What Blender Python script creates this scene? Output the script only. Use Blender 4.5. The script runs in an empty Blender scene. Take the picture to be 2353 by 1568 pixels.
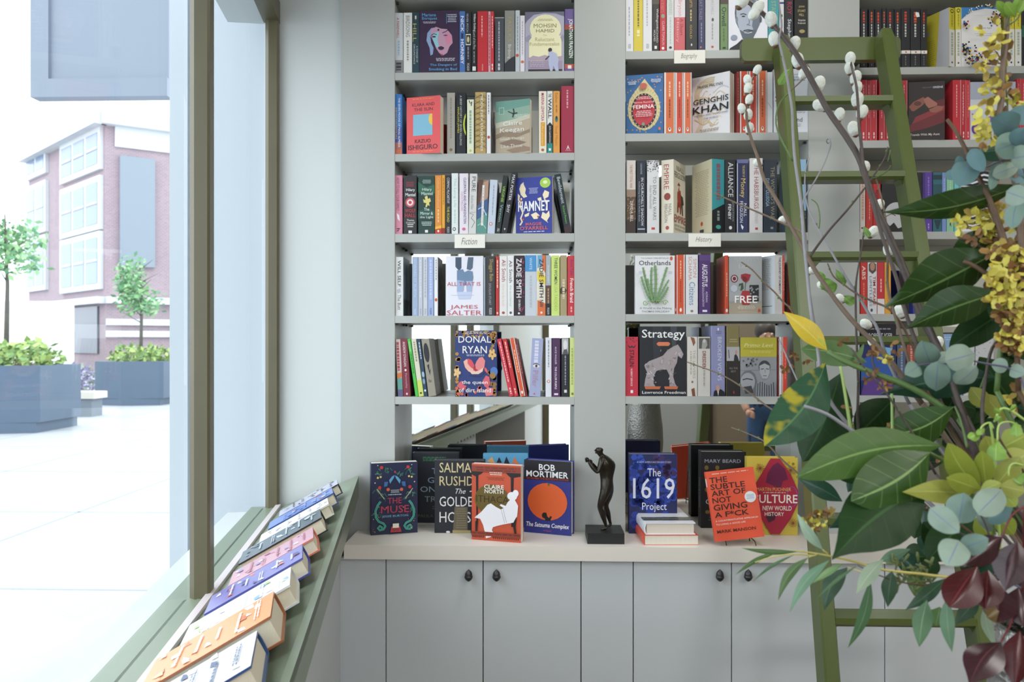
import bpy, math, random
from mathutils import Vector, Matrix, Euler
random.seed(7)
R = math.radians
C = bpy.context.scene.collection
# ------------------------------------------------------------------ camera model
FPX = 1794.0; DC = 2.6; ZC = 1.55; PSI = math.atan(57.5 / FPX)
CS, SN = math.cos(PSI), math.sin(PSI)
CAM = Vector((0, -DC, ZC))
def U(px, py, t):
    """point seen at px,py whose distance from the camera along +Y is t"""
    cx = (px - 1176.5) / FPX; cy = (788 - py) / FPX
    d = Vector((cx * CS - SN, cx * SN + CS, cy))
    return CAM + d * (t / d.y)
def X0(px, Y=0.0): return U(px, 788, DC + Y).x
def Z0(px, py, Y=0.0): return U(px, py, DC + Y).z
# ------------------------------------------------------------------ materials
def lin(c):
    if isinstance(c, str):
        c = c.lstrip('#')
        if len(c) == 3: c = ''.join(q * 2 for q in c)
        c = [int(c[i:i + 2], 16) / 255 for i in (0, 2, 4)]
        c = [(x / 12.92 if x <= .04045 else ((x + .055) / 1.055) ** 2.4) for x in c]
    return (c[0], c[1], c[2], 1)
MATS = {}
def mat(col, rough=.5, metal=0, noise=0, nscale=20, bump=0, spec=.5, emit=0, name=None, coat=0):
    key = (str(col), rough, metal, noise, nscale, bump, spec, emit, coat)
    if key in MATS: return MATS[key]
    m = bpy.data.materials.new(name or 'paint'); m.use_nodes = True
    nt = m.node_tree; b = nt.nodes['Principled BSDF']
    c = lin(col)
    b.inputs['Base Color'].default_value = c
    b.inputs['Roughness'].default_value = rough
    b.inputs['Metallic'].default_value = metal
    b.inputs['Specular IOR Level'].default_value = spec
    if coat: b.inputs['Coat Weight'].default_value = coat
    if emit:
        b.inputs['Emission Color'].default_value = c; b.inputs['Emission Strength'].default_value = emit
    if noise or bump:
        tc = nt.nodes.new('ShaderNodeTexCoord'); n = nt.nodes.new('ShaderNodeTexNoise')
        n.inputs['Scale'].default_value = nscale; n.inputs['Detail'].default_value = 4
        nt.links.new(tc.outputs['Object'], n.inputs['Vector'])
        if noise:
            mr = nt.nodes.new('ShaderNodeMapRange')
            mr.inputs['To Min'].default_value = 1 - noise; mr.inputs['To Max'].default_value = 1 + noise
            nt.links.new(n.outputs['Fac'], mr.inputs['Value'])
            mx = nt.nodes.new('ShaderNodeVectorMath'); mx.operation = 'MULTIPLY'
            mx.inputs[0].default_value = c[:3]
            nt.links.new(mr.outputs[0], mx.inputs[1]); nt.links.new(mx.outputs[0], b.inputs['Base Color'])
        if bump:
            bp = nt.nodes.new('ShaderNodeBump'); bp.inputs['Strength'].default_value = bump
            bp.inputs['Distance'].default_value = .004
            nt.links.new(n.outputs['Fac'], bp.inputs['Height']); nt.links.new(bp.outputs[0], b.inputs['Normal'])
    MATS[key] = m
    return m
def pagemat(col='#e9e3d0'):
    key = ('pages', col)
    if key in MATS: return MATS[key]
    m = bpy.data.materials.new('page_edges'); m.use_nodes = True
    nt = m.node_tree; b = nt.nodes['Principled BSDF']; b.inputs['Roughness'].default_value = .8
    tc = nt.nodes.new('ShaderNodeTexCoord'); mp = nt.nodes.new('ShaderNodeMapping')
    mp.inputs['Scale'].default_value = (900, 900, 3)
    n = nt.nodes.new('ShaderNodeTexNoise'); n.inputs['Scale'].default_value = 1
    mr = nt.nodes.new('ShaderNodeMapRange'); mr.inputs['To Min'].default_value = .86; mr.inputs['To Max'].default_value = 1.05
    mx = nt.nodes.new('ShaderNodeVectorMath'); mx.operation = 'MULTIPLY'; mx.inputs[0].default_value = lin(col)[:3]
    nt.links.new(tc.outputs['Object'], mp.inputs[0]); nt.links.new(mp.outputs[0], n.inputs['Vector'])
    nt.links.new(n.outputs['Fac'], mr.inputs['Value']); nt.links.new(mr.outputs[0], mx.inputs[1])
    nt.links.new(mx.outputs[0], b.inputs['Base Color'])
    MATS[key] = m
    return m
# ------------------------------------------------------------------ mesh builder
class MB:
    def __init__(s): s.v = []; s.f = []; s.m = []; s.mats = []; s.uv = {}; s.sm = []
    def mi(s, m):
        if m not in s.mats: s.mats.append(m)
        return s.mats.index(m)
    def add(s, vs, fs, m, smooth=False):
        o = len(s.v); s.v += [tuple(v) for v in vs]; k = s.mi(m)
        for f in fs: s.f.append([i + o for i in f]); s.m.append(k); s.sm.append(smooth)
        return o
    def box(s, a, b, m, M=None):
        x0, y0, z0 = a; x1, y1, z1 = b
        vs = [(x, y, z) for z in (z0, z1) for y in (y0, y1) for x in (x0, x1)]
        if M: vs = [M @ Vector(v) for v in vs]
        s.add(vs, [(0, 2, 3, 1), (4, 5, 7, 6), (0, 1, 5, 4), (2, 6, 7, 3), (0, 4, 6, 2), (1, 3, 7, 5)], m)
    def prism(s, pts, a, b, m, M=None, smooth=False):
        """pts 2D polygon in local xy, extruded in z a..b (M maps)"""
        n = len(pts); vs = [(x, y, z) for z in (a, b) for x, y in pts]
        if M: vs = [M @ Vector(v) for v in vs]
        s.add(vs, [tuple(range(n))[::-1], tuple(range(n, 2 * n))], m)
        o = len(s.v) - 2 * n; k = s.mi(m)
        for i in range(n):
            j = (i + 1) % n; s.f.append([o + i, o + j, o + n + j, o + n + i]); s.m.append(k); s.sm.append(smooth)
    def tube(s, pts, rs, m, seg=8, cap=True, smooth=True):
        pts = [Vector(p) for p in pts]
        if not isinstance(rs, (list, tuple)): rs = [rs] * len(pts)
        vs = []; up = Vector((.13, .31, .94)).normalized(); last = None
        for i, p in enumerate(pts):
            d = (pts[min(i + 1, len(pts) - 1)] - pts[max(i - 1, 0)])
            if d.length < 1e-9: d = Vector((0, 0, 1))
            d.normalize()
            if last is None:
                a = d.cross(up)
                if a.length < .05: a = d.cross(Vector((1, 0, 0)))
            else: a = last - d * last.dot(d)
            a.normalize(); last = a; b = d.cross(a)
            for k in range(seg):
                t = 2 * math.pi * k / seg; vs.append(p + (a * math.cos(t) + b * math.sin(t)) * rs[i])
        fs = []
        for i in range(len(pts) - 1):
            for k in range(seg):
                k2 = (k + 1) % seg; fs.append((i * seg + k, i * seg + k2, (i + 1) * seg + k2, (i + 1) * seg + k))
        if cap: fs.append(tuple(range(seg))[::-1]); fs.append(tuple(range((len(pts) - 1) * seg, len(pts) * seg)))
        s.add(vs, fs, m, smooth)
    def lathe(s, prof, c, m, seg=32, M=None, smooth=True):
        vs = []
        for r, z in prof:
            for k in range(seg):
                a = 2 * math.pi * k / seg; vs.append(Vector((r * math.cos(a), r * math.sin(a), z)))
        vs = [(M @ v if M else v) + Vector(c) for v in vs]
        fs = []
        for i in range(len(prof) - 1):
            for k in range(seg):
                k2 = (k + 1) % seg; fs.append((i * seg + k, i * seg + k2, (i + 1) * seg + k2, (i + 1) * seg + k))
        if prof[0][0] > 1e-6: fs.append(tuple(range(seg))[::-1])
        if prof[-1][0] > 1e-6: fs.append(tuple(range((len(prof) - 1) * seg, len(prof) * seg)))
        s.add(vs, fs, m, smooth)
    def ball(s, c, r, m, seg=12, rings=8, sc=(1, 1, 1), M=None):
        prof = [(max(math.sin(math.pi * i / rings), 1e-4) , -math.cos(math.pi * i / rings)) for i in range(rings + 1)]
        S = Matrix.Diagonal((r * sc[0], r * sc[1], r * sc[2])).to_4x4()
        s.lathe(prof, c, m, seg, (M @ S) if M else S)
    def build(s, name, parent=None, loc=None):
        me = bpy.data.meshes.new(name); me.from_pydata(s.v, [], s.f)
        for m in s.mats: me.materials.append(m)
        me.polygons.foreach_set('material_index', s.m); me.polygons.foreach_set('use_smooth', s.sm)
        if s.uv:
            l = me.uv_layers.new(name='UVMap')
            for p in me.polygons:
                for li in p.loop_indices:
                    l.data[li].uv = s.uv.get(me.loops[li].vertex_index, (0, 0))
        me.update(); o = bpy.data.objects.new(name, me); C.objects.link(o)
        if parent: o.parent = parent
        if loc: o.location = loc
        return o
def tag(o, label=None, cat=None, group=None, kind=None):
    if label: o['label'] = label
    if cat: o['category'] = cat
    if group: o['group'] = group
    if kind: o['kind'] = kind
    return o
def thing(name, label, cat, loc=(0, 0, 0), rot=(0, 0, 0), group=None):
    o = bpy.data.objects.new(name, None); C.objects.link(o); o.empty_display_size = .05
    o.location = loc; o.rotation_euler = rot
    return tag(o, label, cat, group)
def struct(name, mb): return tag(mb.build(name), kind='structure')
# ------------------------------------------------------------------ lettering
TX = {}
def textgeo(st, bold=0, shear=0):
    bold = min(bold, .012)
    key = (st, bold, shear)
    if key in TX: return TX[key]
    cu = bpy.data.curves.new('lettering', 'FONT'); cu.body = st; cu.resolution_u = 2; cu.offset = bold; cu.shear = shear
    cu.align_x = 'LEFT'
    ob = bpy.data.objects.new('lettering', cu); C.objects.link(ob)
    dg = bpy.context.evaluated_depsgraph_get()
    me = bpy.data.meshes.new_from_object(ob.evaluated_get(dg))
    vs = [(v.co.x, v.co.y) for v in me.vertices]; fs = [tuple(p.vertices) for p in me.polygons]
    bpy.data.meshes.remove(me); bpy.data.objects.remove(ob); bpy.data.curves.remove(cu)
    if vs:
        xs = [v[0] for v in vs]; ys = [v[1] for v in vs]
        x0, x1, y0, y1 = min(xs), max(xs), min(ys), max(ys)
        vs = [((x - x0) / (x1 - x0 + 1e-9), (y - y0) / (y1 - y0 + 1e-9)) for x, y in vs]
        asp = (x1 - x0) / (y1 - y0 + 1e-9)
    else: asp = 1
    TX[key] = (vs, fs, asp)
    return TX[key]
class Face:
    """flat face frame: O top-left corner, eu right, ev down (full extents), n outward"""
    def __init__(s, O, eu, ev, n): s.O = Vector(O); s.u = Vector(eu); s.v = Vector(ev); s.n = Vector(n); s.k = 0
    def p(s, u, v): return s.O + s.u * u + s.v * v + s.n * (.0003 + .00012 * s.k)
def ell(cu, cv, ru, rv, n=24, a=0):
    return [(cu + ru * math.cos(2 * math.pi * i / n) * math.cos(a) - rv * math.sin(2 * math.pi * i / n) * math.sin(a),
             cv + ru * math.cos(2 * math.pi * i / n) * math.sin(a) + rv * math.sin(2 * math.pi * i / n) * math.cos(a)) for i in range(n)]
def art(mb, F, ops, gl=.45):
    for op in ops:
        k = op[0]; F.k += 1
        if k == 'R':
            u0, v0, u1, v1, c = op[1:6]
            mb.add([F.p(u0, v0), F.p(u0, v1), F.p(u1, v1), F.p(u1, v0)], [(0, 1, 2, 3)], mat(c, gl))
        elif k == 'E':
            cu, cv, ru, rv, c = op[1:6]; a = op[6] if len(op) > 6 else 0
            P = ell(cu, cv, ru, rv, 24, a); mb.add([F.p(u, v) for u, v in P], [tuple(range(len(P)))], mat(c, gl))
        elif k == 'P':
            P, c = op[1:3]; mb.add([F.p(u, v) for u, v in P], [tuple(range(len(P)))], mat(c, gl))
        elif k == 'L':   # polyline, width as fraction of |u|
            P, w, c = op[1:4]; W = F.u.length; H = F.v.length
            vs = []
            for i, (u, v) in enumerate(P):
                a = P[max(i - 1, 0)]; b = P[min(i + 1, len(P) - 1)]
                dx, dy = (b[0] - a[0]) * W, (b[1] - a[1]) * H; l = math.hypot(dx, dy) + 1e-9
                nx, ny = -dy / l * w * W / 2, dx / l * w * W / 2
                vs += [F.p(u + nx / W, v + ny / H), F.p(u - nx / W, v - ny / H)]
            mb.add(vs, [(2 * i, 2 * i + 1, 2 * i + 3, 2 * i + 2) for i in range(len(P) - 1)], mat(c, gl))
        elif k == 'T':   # horizontal text in box
            st, u0, v0, u1, v1, c = op[1:7]; bold = op[7] if len(op) > 7 else 0; sh = op[8] if len(op) > 8 else 0
            vs, fs, _ = textgeo(st, bold, sh)
            mb.add([F.p(u0 + (u1 - u0) * x, v1 + (v0 - v1) * y) for x, y in vs], fs, mat(c, gl))
        elif k == 'S':   # spine text, reads downwards, box v0..v1, centred u, width w
            st, v0, v1, c = op[1:5]; u = op[5] if len(op) > 5 else .5; w = op[6] if len(op) > 6 else .5; bold = op[7] if len(op) > 7 else 0
            vs, fs, _ = textgeo(st, bold, 0)
            mb.add([F.p(u - w / 2 + w * y, v0 + (v1 - v0) * x) for x, y in vs], fs, mat(c, gl))
        elif k == 'b':   # rows of dashes standing in for print too small to read
            u0, v0, u1, v1, c, n = op[1:7]; rr = random.Random(int(u0 * 999 + v0 * 777 + n)); hh = (v1 - v0) / n
            vs = []; fs = []
            for i in range(n):
                vv = v0 + hh * i; ins = (u1 - u0) * rr.uniform(0, .12); x = u0 + ins
                while x < u1 - ins:
                    w = (u1 - u0) * rr.uniform(.06, .17); x2 = min(x + w, u1 - ins); o = len(vs)
                    vs += [F.p(x, vv), F.p(x, vv + hh * .45), F.p(x2, vv + hh * .45), F.p(x2, vv)]; fs.append((o, o + 1, o + 2, o + 3))
                    x = x2 + (u1 - u0) * .03
            mb.add(vs, fs, mat(c, gl))
        elif k == 's':   # vertical dashes down a spine
            v0, v1, c = op[1:4]; u = op[4] if len(op) > 4 else .5; w = op[5] if len(op) > 5 else .22
            rr = random.Random(int(v0 * 991 + v1 * 313 + u * 77)); x = v0; vs = []; fs = []
            while x < v1:
                l = rr.uniform(.02, .06); x2 = min(x + l, v1); o = len(vs)
                vs += [F.p(u - w / 2, x), F.p(u - w / 2, x2), F.p(u + w / 2, x2), F.p(u + w / 2, x)]; fs.append((o, o + 1, o + 2, o + 3)); x = x2 + .012
            mb.add(vs, fs, mat(c, gl))
        elif k == 'D':   # scatter of dots
            u0, v0, u1, v1, c, n, r = op[1:8]; rr = random.Random(int(u0 * 99 + v0 * 77 + n + r * 1e4)); A = F.u.length / F.v.length
            vs = []; fs = []
            for i in range(n):
                q = ell(min(max(rr.uniform(u0, u1), r), 1 - r), min(max(rr.uniform(v0, v1), r * A), 1 - r * A), r, r * A, 6); o = len(vs)
                vs += [F.p(a, b) for a, b in q]; fs.append(tuple(range(o, o + 6)))
            mb.add(vs, fs, mat(c, gl))
# ------------------------------------------------------------------ books
ALLBOOKS = []
def make_book(W, T, H, col, ops=(), kind='s', hard=False, pages='#e9e3d0', side=(), side2=(), top=None, gl=.5, name=None):
    """kind s: spine faces -Y (W across spine, T deep). kind f: front cover faces -Y, spine on the left."""
    c = .0028 if hard else .0009; ins = .004 if hard else .0008
    cm = mat(col, gl); mb = MB(); pg = MB(); pm = pagemat(pages)
    h = W / 2
    if kind == 's':
        ch = min(.0022 if hard else .0012, W * .2)
        P = [(-h, T), (-h, ch), (-h + ch, 0), (h - ch, 0), (h, ch), (h, T), (h - c, T), (h - c, c + .0012), (-h + c, c + .0012), (-h + c, T)]
        mb.prism(P, 0, H, cm)
        pg.box((-h + c, c + .0012, ins), (h - c, T - ins, H - ins), pm)
    else:
        P = [(h, 0), (h, c), (-h + c, c), (-h + c, T - c), (h, T - c), (h, T), (-h + .0008, T), (-h, T - .0008), (-h, .0008), (-h + .0008, 0)][::-1]
        mb.prism(P, 0, H, cm)
        pg.box((-h + c, c, ins), (h - ins, T - c, H - ins), pm)
    F = Face((-h, 0, H), (W, 0, 0), (0, 0, -H), (0, -1, 0))
    art(mb, F, ops, gl)
    if side: art(mb, Face((h, 0, H), (0, T, 0), (0, 0, -H), (1, 0, 0)), side, gl)
    if side2: art(mb, Face((-h, T, H), (0, -T, 0), (0, 0, -H), (-1, 0, 0)), side2, gl)
    return mb, pg
def place_book(mb, pg, label, loc, rot, group=None, name='book'):
    e = thing(name, label, 'book', loc, rot, group)
    mb.build('cover', e); pg.build('pages', e)
    return e
def shelf_row(bay, zs, yb, sname, rows, group):
    """rows: dict(x=(x0,x1), top=, c=colour, d=description, n=short name, a=art, k='s'/'f', lean=px, Y=(yl,yr), hard, T=)"""
    for i, r in enumerate(rows):
        x0, x1 = r['x']; Y = r.get('Y', (.008, .008))
        if not isinstance(Y, tuple): Y = (Y, Y)
        k = r.get('k', 's')
        A = Vector((X0(x0, Y[0]), Y[0], zs)); B = Vector((X0(x1, Y[1]), Y[1], zs))
        W = (B - A).length; yaw = math.atan2(B.y - A.y, B.x - A.x)
        near = A if A.y <= B.y else B
        nx = x0 if near is A else x1
        H = Z0(nx, r['top'], near.y) - zs
        H = r.get('H', H)
        dx = r.get('lean', 0) / 690.0
        lean = math.asin(max(-.5, min(.5, dx / H))) if dx else 0
        if lean: H = H / math.cos(lean) - W * abs(math.sin(lean)) * .6; W *= .985 * math.cos(lean)
        else: W -= .0006
        T = r.get('T', .126 if k == 's' else .024)
        mb, pg = make_book(W, T, H, r['c'], r.get('a', ()), k, r.get('hard', False), r.get('pg', '#e9e3d0'), r.get('side', ()), r.get('side2', ()))
        base = (A + B) / 2
        if lean: base.z += W / 2 * abs(math.sin(lean))
        base.z += .0003
        d = r['d']
        if i > 0: lab = f"{d}, right of the {rows[i-1]['n']}, {sname}"
        else: lab = f"{d}, first on {sname}"
        if len(lab.split()) > 16: lab = lab.replace('right of the', 'beside')
        if len(lab.split()) > 16: lab = f"{d}, {sname}"
        e = place_book(mb, pg, lab, base, (0, lean, yaw), f'books on the {sname}', r.get('name', 'book'))
        ALLBOOKS.append(e)
# ------------------------------------------------------------------ the setting
WALLC = '#cfd3cf'; GREYC = '#b9bbb4'; GREENC = '#8d9d80'
m_wall = mat('#c6cccc', .6, bump=.02, nscale=60)
m_case = mat('#b1b5b2', .42, bump=.015, nscale=80)
m_cab = mat('#ccd3d7', .42, bump=.015, nscale=80)
m_post = mat('#5b563f', .4, noise=.12, nscale=9, bump=.25)
m_rack = mat('#7f8c78', .33, noise=.04, nscale=6, bump=.03)
m_ceil = mat('#e4e2dc', .7); m_dark = mat('#3a3936', .4)
m_black = mat('#141414', .35)
KW = .172
WD = Vector((-KW, 1, 0)).normalized(); WN = Vector((-1, -KW, 0)).normalized()
def WP(t, off=0.0, z=0.0, c=-.452):
    return Vector((c - KW * t, t - DC, 0)) + WN * off + Vector((0, 0, z))
def wallbox(mb, t0, t1, o0, o1, z0, z1, m, c=-.452):
    vs = [WP(t, o, z, c) for z in (z0, z1) for o in (o0, o1) for t in (t0, t1)]
    mb.add(vs, [(0, 2, 3, 1), (4, 5, 7, 6), (0, 1, 5, 4), (2, 6, 7, 3), (0, 4, 6, 2), (1, 3, 7, 5)], m)
TB = -3.0; YB = TB - DC; ZCEIL = 3.2; XR = 3.8
SILL = ZC - .552; HEAD = 2.63
mb = MB(); mb.box((-1.1, YB, -.05), (XR, .3, 0), mat('#8a7258', .4, noise=.25, nscale=3)); struct('floor', mb)
mb = MB(); mb.box((-1.1, YB, ZCEIL), (XR, .3, ZCEIL + .1), m_ceil); struct('ceiling', mb)
mb = MB(); mb.box((X0(600) - .3, .2, 0), (XR, .3, ZCEIL), m_wall); struct('wall_front', mb)
mb = MB(); mb.box((X0(617), .014, 0), (X0(783) + .002, .2, ZCEIL), m_wall); struct('wall_corner', mb)
mb = MB(); mb.box((XR, YB, 0), (XR + .1, .3, ZCEIL), mat('#8d8c84', .6)); struct('wall_right', mb)
# window wall on the left
mb = MB(); wallbox(mb, TB, 2.62, 0, .14, 0, SILL - .02, m_wall); wallbox(mb, TB, 2.62, 0, .14, HEAD, ZCEIL, m_wall)
wallbox(mb, TB, -.72, 0, .14, SILL - .02, HEAD, m_wall); struct('wall_left', mb)
gm = bpy.data.materials.new('window_glass'); gm.use_nodes = True; nt = gm.node_tree; nt.nodes.clear()
o_ = nt.nodes.new('ShaderNodeOutputMaterial'); mxs = nt.nodes.new('ShaderNodeMixShader'); tr = nt.nodes.new('ShaderNodeBsdfTransparent')
gl_ = nt.nodes.new('ShaderNodeBsdfGlossy'); gl_.inputs['Roughness'].default_value = .02; fr = nt.nodes.new('ShaderNodeFresnel'); fr.inputs[0].default_value = 1.3
tr.inputs[0].default_value = (.97, .985, .99, 1)
mxs.inputs[0].default_value = .035; nt.links.new(tr.outputs[0], mxs.inputs[1]); nt.links.new(gl_.outputs[0], mxs.inputs[2]); nt.links.new(mxs.outputs[0], o_.inputs[0])
# window frame and glazing: one structure per pane
posts = [(2.575, 2.605), (1.655, 1.70), (.50, .55), (.10, .15), (-.72, -.67)]
win = thing('window_1', None, None); win['kind'] = 'structure'
for a, b in posts:
    q = MB(); P = [(a, .0), (a, -.027), (a + .004, -.032), (b - .006, -.032), (b, -.026), (b, .012), (a + .012, .012)]
    vs = [WP(t, o, z) for z in (SILL, HEAD + .02) for t, o in P]; n = len(P)
    q.add(vs, [tuple(range(n)), tuple(range(n, 2 * n))[::-1]] + [(i, n + i, n + (i + 1) % n, (i + 1) % n) for i in range(n)], m_post)
    q.build('window_post', win)
q = MB(); wallbox(q, -.72, 2.605, -.033, .02, HEAD - .002, HEAD + .07, m_post); q.build('top_rail', win)
q = MB(); wallbox(q, -.72, 2.605, -.025, .06, SILL - .05, SILL, m_rack); q.build('sill_rail', win)
for i in range(4):
    q = MB(); a = posts[i + 1][1]; b = posts[i][0]; wallbox(q, a, b, .015, .021, SILL, HEAD, gm); q.build('glass_pane', win)
# back wall behind the camera with a glazed door
XB = WP(TB).x
mb = MB(); mb.box((XB - .1, YB - .1, 2.75), (XR, YB, ZCEIL), m_wall)
mb.box((.95, YB - .1, 0), (1.78, YB, 2.75), mat('#9aa0a0', .6)); mb.box((1.9, YB - .1, 0), (XR, YB, 1.95), mat('#7a7060', .6))
mb.box((3.0, YB - .1, 1.95), (XR, YB, 2.75), m_wall)
struct('wall_back', mb)
dr = thing('door_1', None, None); dr['kind'] = 'structure'
q = MB(); q.box((XB + .0, YB - .06, 0), (XB + .07, YB + .03, 2.75), m_post); q.build('door_post', dr)
q = MB(); q.box((.9, YB - .06, 0), (.95, YB + .03, 2.75), m_post); q.build('door_post', dr)
q = MB(); q.box((XB + .07, YB - .02, 0), (.9, YB - .012, 2.75), gm); q.build('glass_pane', dr)
w2 = thing('window_2', None, None); w2['kind'] = 'structure'
q = MB(); q.box((1.9, YB - .02, 1.95), (3.0, YB - .012, 2.75), gm); q.build('glass_pane', w2)
q = MB(); q.box((1.9, YB - .03, 1.95), (1.94, YB + .03, 2.75), m_post); q.box((2.96, YB - .03, 1.95), (3.0, YB + .03, 2.75), m_post); q.box((1.9, YB - .03, 1.95), (3.0, YB + .03, 1.99), m_post); q.build('window_frame', w2)
q = MB(); q.box((1.78, YB - .02, 0), (1.9, YB + .06, 2.75), mat('#2c2418', .5)); struct('trim_4', q)
# ------------------------------------------------------------------ pilasters (fixed trim)
BK = .18
cols = [(783, 907), (1320, 1437), (1858, 1975)]
for i, (a, b) in enumerate(cols):
    q = MB(); zb = 0
    q.box((X0(a), 0, 0), (X0(b), .2, ZCEIL), m_case); struct('trim_%d' % (i + 1), q)
def zrow(px, py): return Z0(px, py, 0)
BAYS = {
 1: dict(x=(907, 1320), rows=[(-22, -5), (165, 182), (352.5, 369.5), (537, 556), (726, 742.5), (912.5, 930)]),
 2: dict(x=(1437, 1858), rows=[(-80, -62), (115, 133.5), (305.3, 323), (535, 553.5), (722, 738.5), (911.5, 929)]),
 3: dict(x=(1975, 2420), rows=[(-36, -18), (153.4, 170), (321.5, 338.5), (532.5, 549.5), (721.7, 738), (909.5, 925)])}
mir = bpy.data.materials.new('mirror'); mir.use_nodes = True; b_ = mir.node_tree.nodes['Principled BSDF']
b_.inputs['Base Color'].default_value = (.83, .85, .84, 1); b_.inputs['Metallic'].default_value = 1; b_.inputs['Roughness'].default_value = .012
SHELFZ = {}
CT = ZC - (1222 - 788) / 690.0      # counter top
BL = {1: 'grey painted bookcase bay nearest the window with mirror back', 2: 'grey painted middle bookcase bay behind the ladder with mirror back', 3: 'grey painted bookcase bay at the right edge behind the foliage'}
for bay, d in BAYS.items():
    xa, xb = X0(d['x'][0]), X0(d['x'][1]); pc = (d['x'][0] + d['x'][1]) / 2 if bay < 3 else 2150
    e = thing('bookcase', BL[bay], 'bookcase', ((xa + xb) / 2, .09, CT), group='built-in bookcases')
    def L(v): return (v[0] - (xa + xb) / 2, v[1] - .09, v[2] - CT)
    for i, (y0, y1) in enumerate(d['rows']):
        z1, z0 = zrow(pc, y0), zrow(pc, y1); SHELFZ[(bay, i)] = z1
        q = MB(); q.box(L((xa + .0005, 0.001, z0)), L((xb - .0005, BK - .004, z1)), m_case); q.build('shelf', e)
        for yy in (.02, .15):
            for xx in (xa + .001, xb - .009):
                q = MB(); q.box(L((xx, yy, z0 - .007)), L((xx + .008, yy + .01, z0)), m_dark); q.build('shelf_pin', e)
    q = MB(); q.box(L((xa - .02, BK, CT)), L((xb + .02, BK + .006, ZCEIL - .01)), mir); q.build('back_mirror', e)
# ------------------------------------------------------------------ counter and cabinets
CF = -.189
q = MB(); q.box((X0(790, CF), CF, CT - .0443), (X0(2420) + .1, BK - .001, CT), mat('#e8e3da', .35, bump=.01, nscale=80))
cnt = tag(q.build('worktop'), 'long pale grey painted worktop running under the bookcases above the cupboards', 'worktop')
DP = CF + .020
cabs = [((775, 887), [(887, 1110, 'r'), (1110, 1335, 'l')], (1335, 1455), 'grey cupboard with two dark acorn knobs under the left bookcase bay'),
        (None, [(1455, 1681, 'r'), (1681, 1908, 'l')], (1908, 2033), 'grey cupboard behind the ladder foot under the middle bookcase bay'),
        (None, [(2033, 2258, 'r'), (2258, 2440, 'l')], None, 'grey cupboard at the lower right behind the vase and hanging leaves')]
m_gap = mat('#2b2a27', .6)
def knob(par, x, z):
    q = MB(); M = Matrix.Rotation(0, 4, 'X')
    q.tube([(x, DP, z), (x, DP - .02, z)], .005, m_dark, 10)
    prof = [(.0001, -.019), (.003, -.0175), (.009, -.013), (.0128, -.006), (.0128, -.002), (.0118, -.001), (.0118, .001), (.0112, .006), (.009, .0115), (.005, .0155), (.0018, .0185), (.0001, .020)]
    q.lathe(prof, (x, DP - .022, z), mat('#2a2a2c', .38, spec=.6), 20)
    q.build('knob', par)
for left, doors, right, lab in cabs:
    e = thing('cupboard', lab, 'cupboard', (0, 0, 0), group='base cupboards')
    z0, z1 = .09, CT - .045
    xs = X0(left[0], DP) if left else X0(doors[0][0], DP); xe = X0(right[1], DP) if right else X0(doors[-1][1], DP)
    q = MB(); q.box((xs, DP + .022, z0), (xe, BK - .02, z1), m_gap)
    q.box((xs, DP + .03, 0), (xe, DP + .05, z0), m_cab)
    q.build('carcass', e)
    g = .0016
    for nm, pr in (('filler_panel', left), ('filler_panel', right)):
        if pr:
            q = MB(); q.box((X0(pr[0], DP) + g, DP, z0), (X0(pr[1], DP) - g, DP + .02, z1 - .001), m_cab); q.build(nm, e)
    for a, b, s in doors:
        q = MB(); q.box((X0(a, DP) + g, DP, z0), (X0(b, DP) - g, DP + .02, z1 - .001), m_cab); dd = q.build('door', e)
        kx = {1110: (1077, 1110), 1335: (1141, 1335), 1681: (1654, 0), 1908: (1719, 0), 2258: (2231, 0), 2440: (2288, 0)}[b][0]
        knob(dd, X0(kx, DP - .02), Z0(kx, 1323, DP - .02))
# ------------------------------------------------------------------ sloping window display rack
RC = -.1495                      # inner edge line
rk = thing('display_rack', 'sage green sloping display rack along the shop window holding a row of books', 'display rack', WP(0, 0, .9, RC))
def rL(p): return p - Vector(rk.location)
H1, H2 = ZC - .443, ZC - .553
CE = -.418                       # outer edge, by the glass
T0, T1 = -1.05, 2.588
def slopez(c): return H1 + (H2 - H1) * (RC - c) / (RC - CE)
def strip(mb, c0, z0, c1, z1, th, m, t0=T0, t1=T1):
    vs = [rL(Vector((c - KW * t, t - DC, z + dz))) for dz in (-th, 0) for c, z in ((c0, z0), (c1, z1)) for t in (t0, t1)]
    mb.add(vs, [(0, 2, 3, 1), (4, 5, 7, 6), (0, 1, 5, 4), (2, 6, 7, 3), (0, 4, 6, 2), (1, 3, 7, 5)], m)
q = MB(); strip(q, -.4115, slopez(-.4115), RC, H1, .018, m_rack); q.build('board', rk)
q = MB(); strip(q, RC - .014, H1 - .004, RC, H1 - .0, .072, m_rack); q.build('fascia', rk)
q = MB(); strip(q, -.428, H2 + .012, -.412, H2 + .012, .03, mat('#d8d0d3', .35)); q.build('retaining_lip', rk)
q = MB(); strip(q, -.446, H2 + .002, -.4285, H2 + .002, .03, m_rack); q.build('window_ledge', rk)
q = MB(); strip(q, RC - .066, H1 - .05, RC - .05, H1 - .05, H1 - .05 - .002, m_cab, .95, 2.43); q.build('support_panel', rk)
q = MB(); strip(q, RC - .13, H1 - .06, RC - .115, H1 - .06, H1 - .06 - .002, mat('#4b4534', .6), T0 + .1, .94); q.build('rack_shade_panel', rk)  # added panel; its dark brown includes the shade under the rack
t = .8
while t < 2.4:
    q = MB(); p = rL(WP(t, 0, H1 - .076, RC - .018)); q.box((p.x - .0025, p.y - .004, p.z - .014), (p.x + .0025, p.y + .004, p.z + .004), m_dark); t += .065; q.build('hook', rk)
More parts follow.
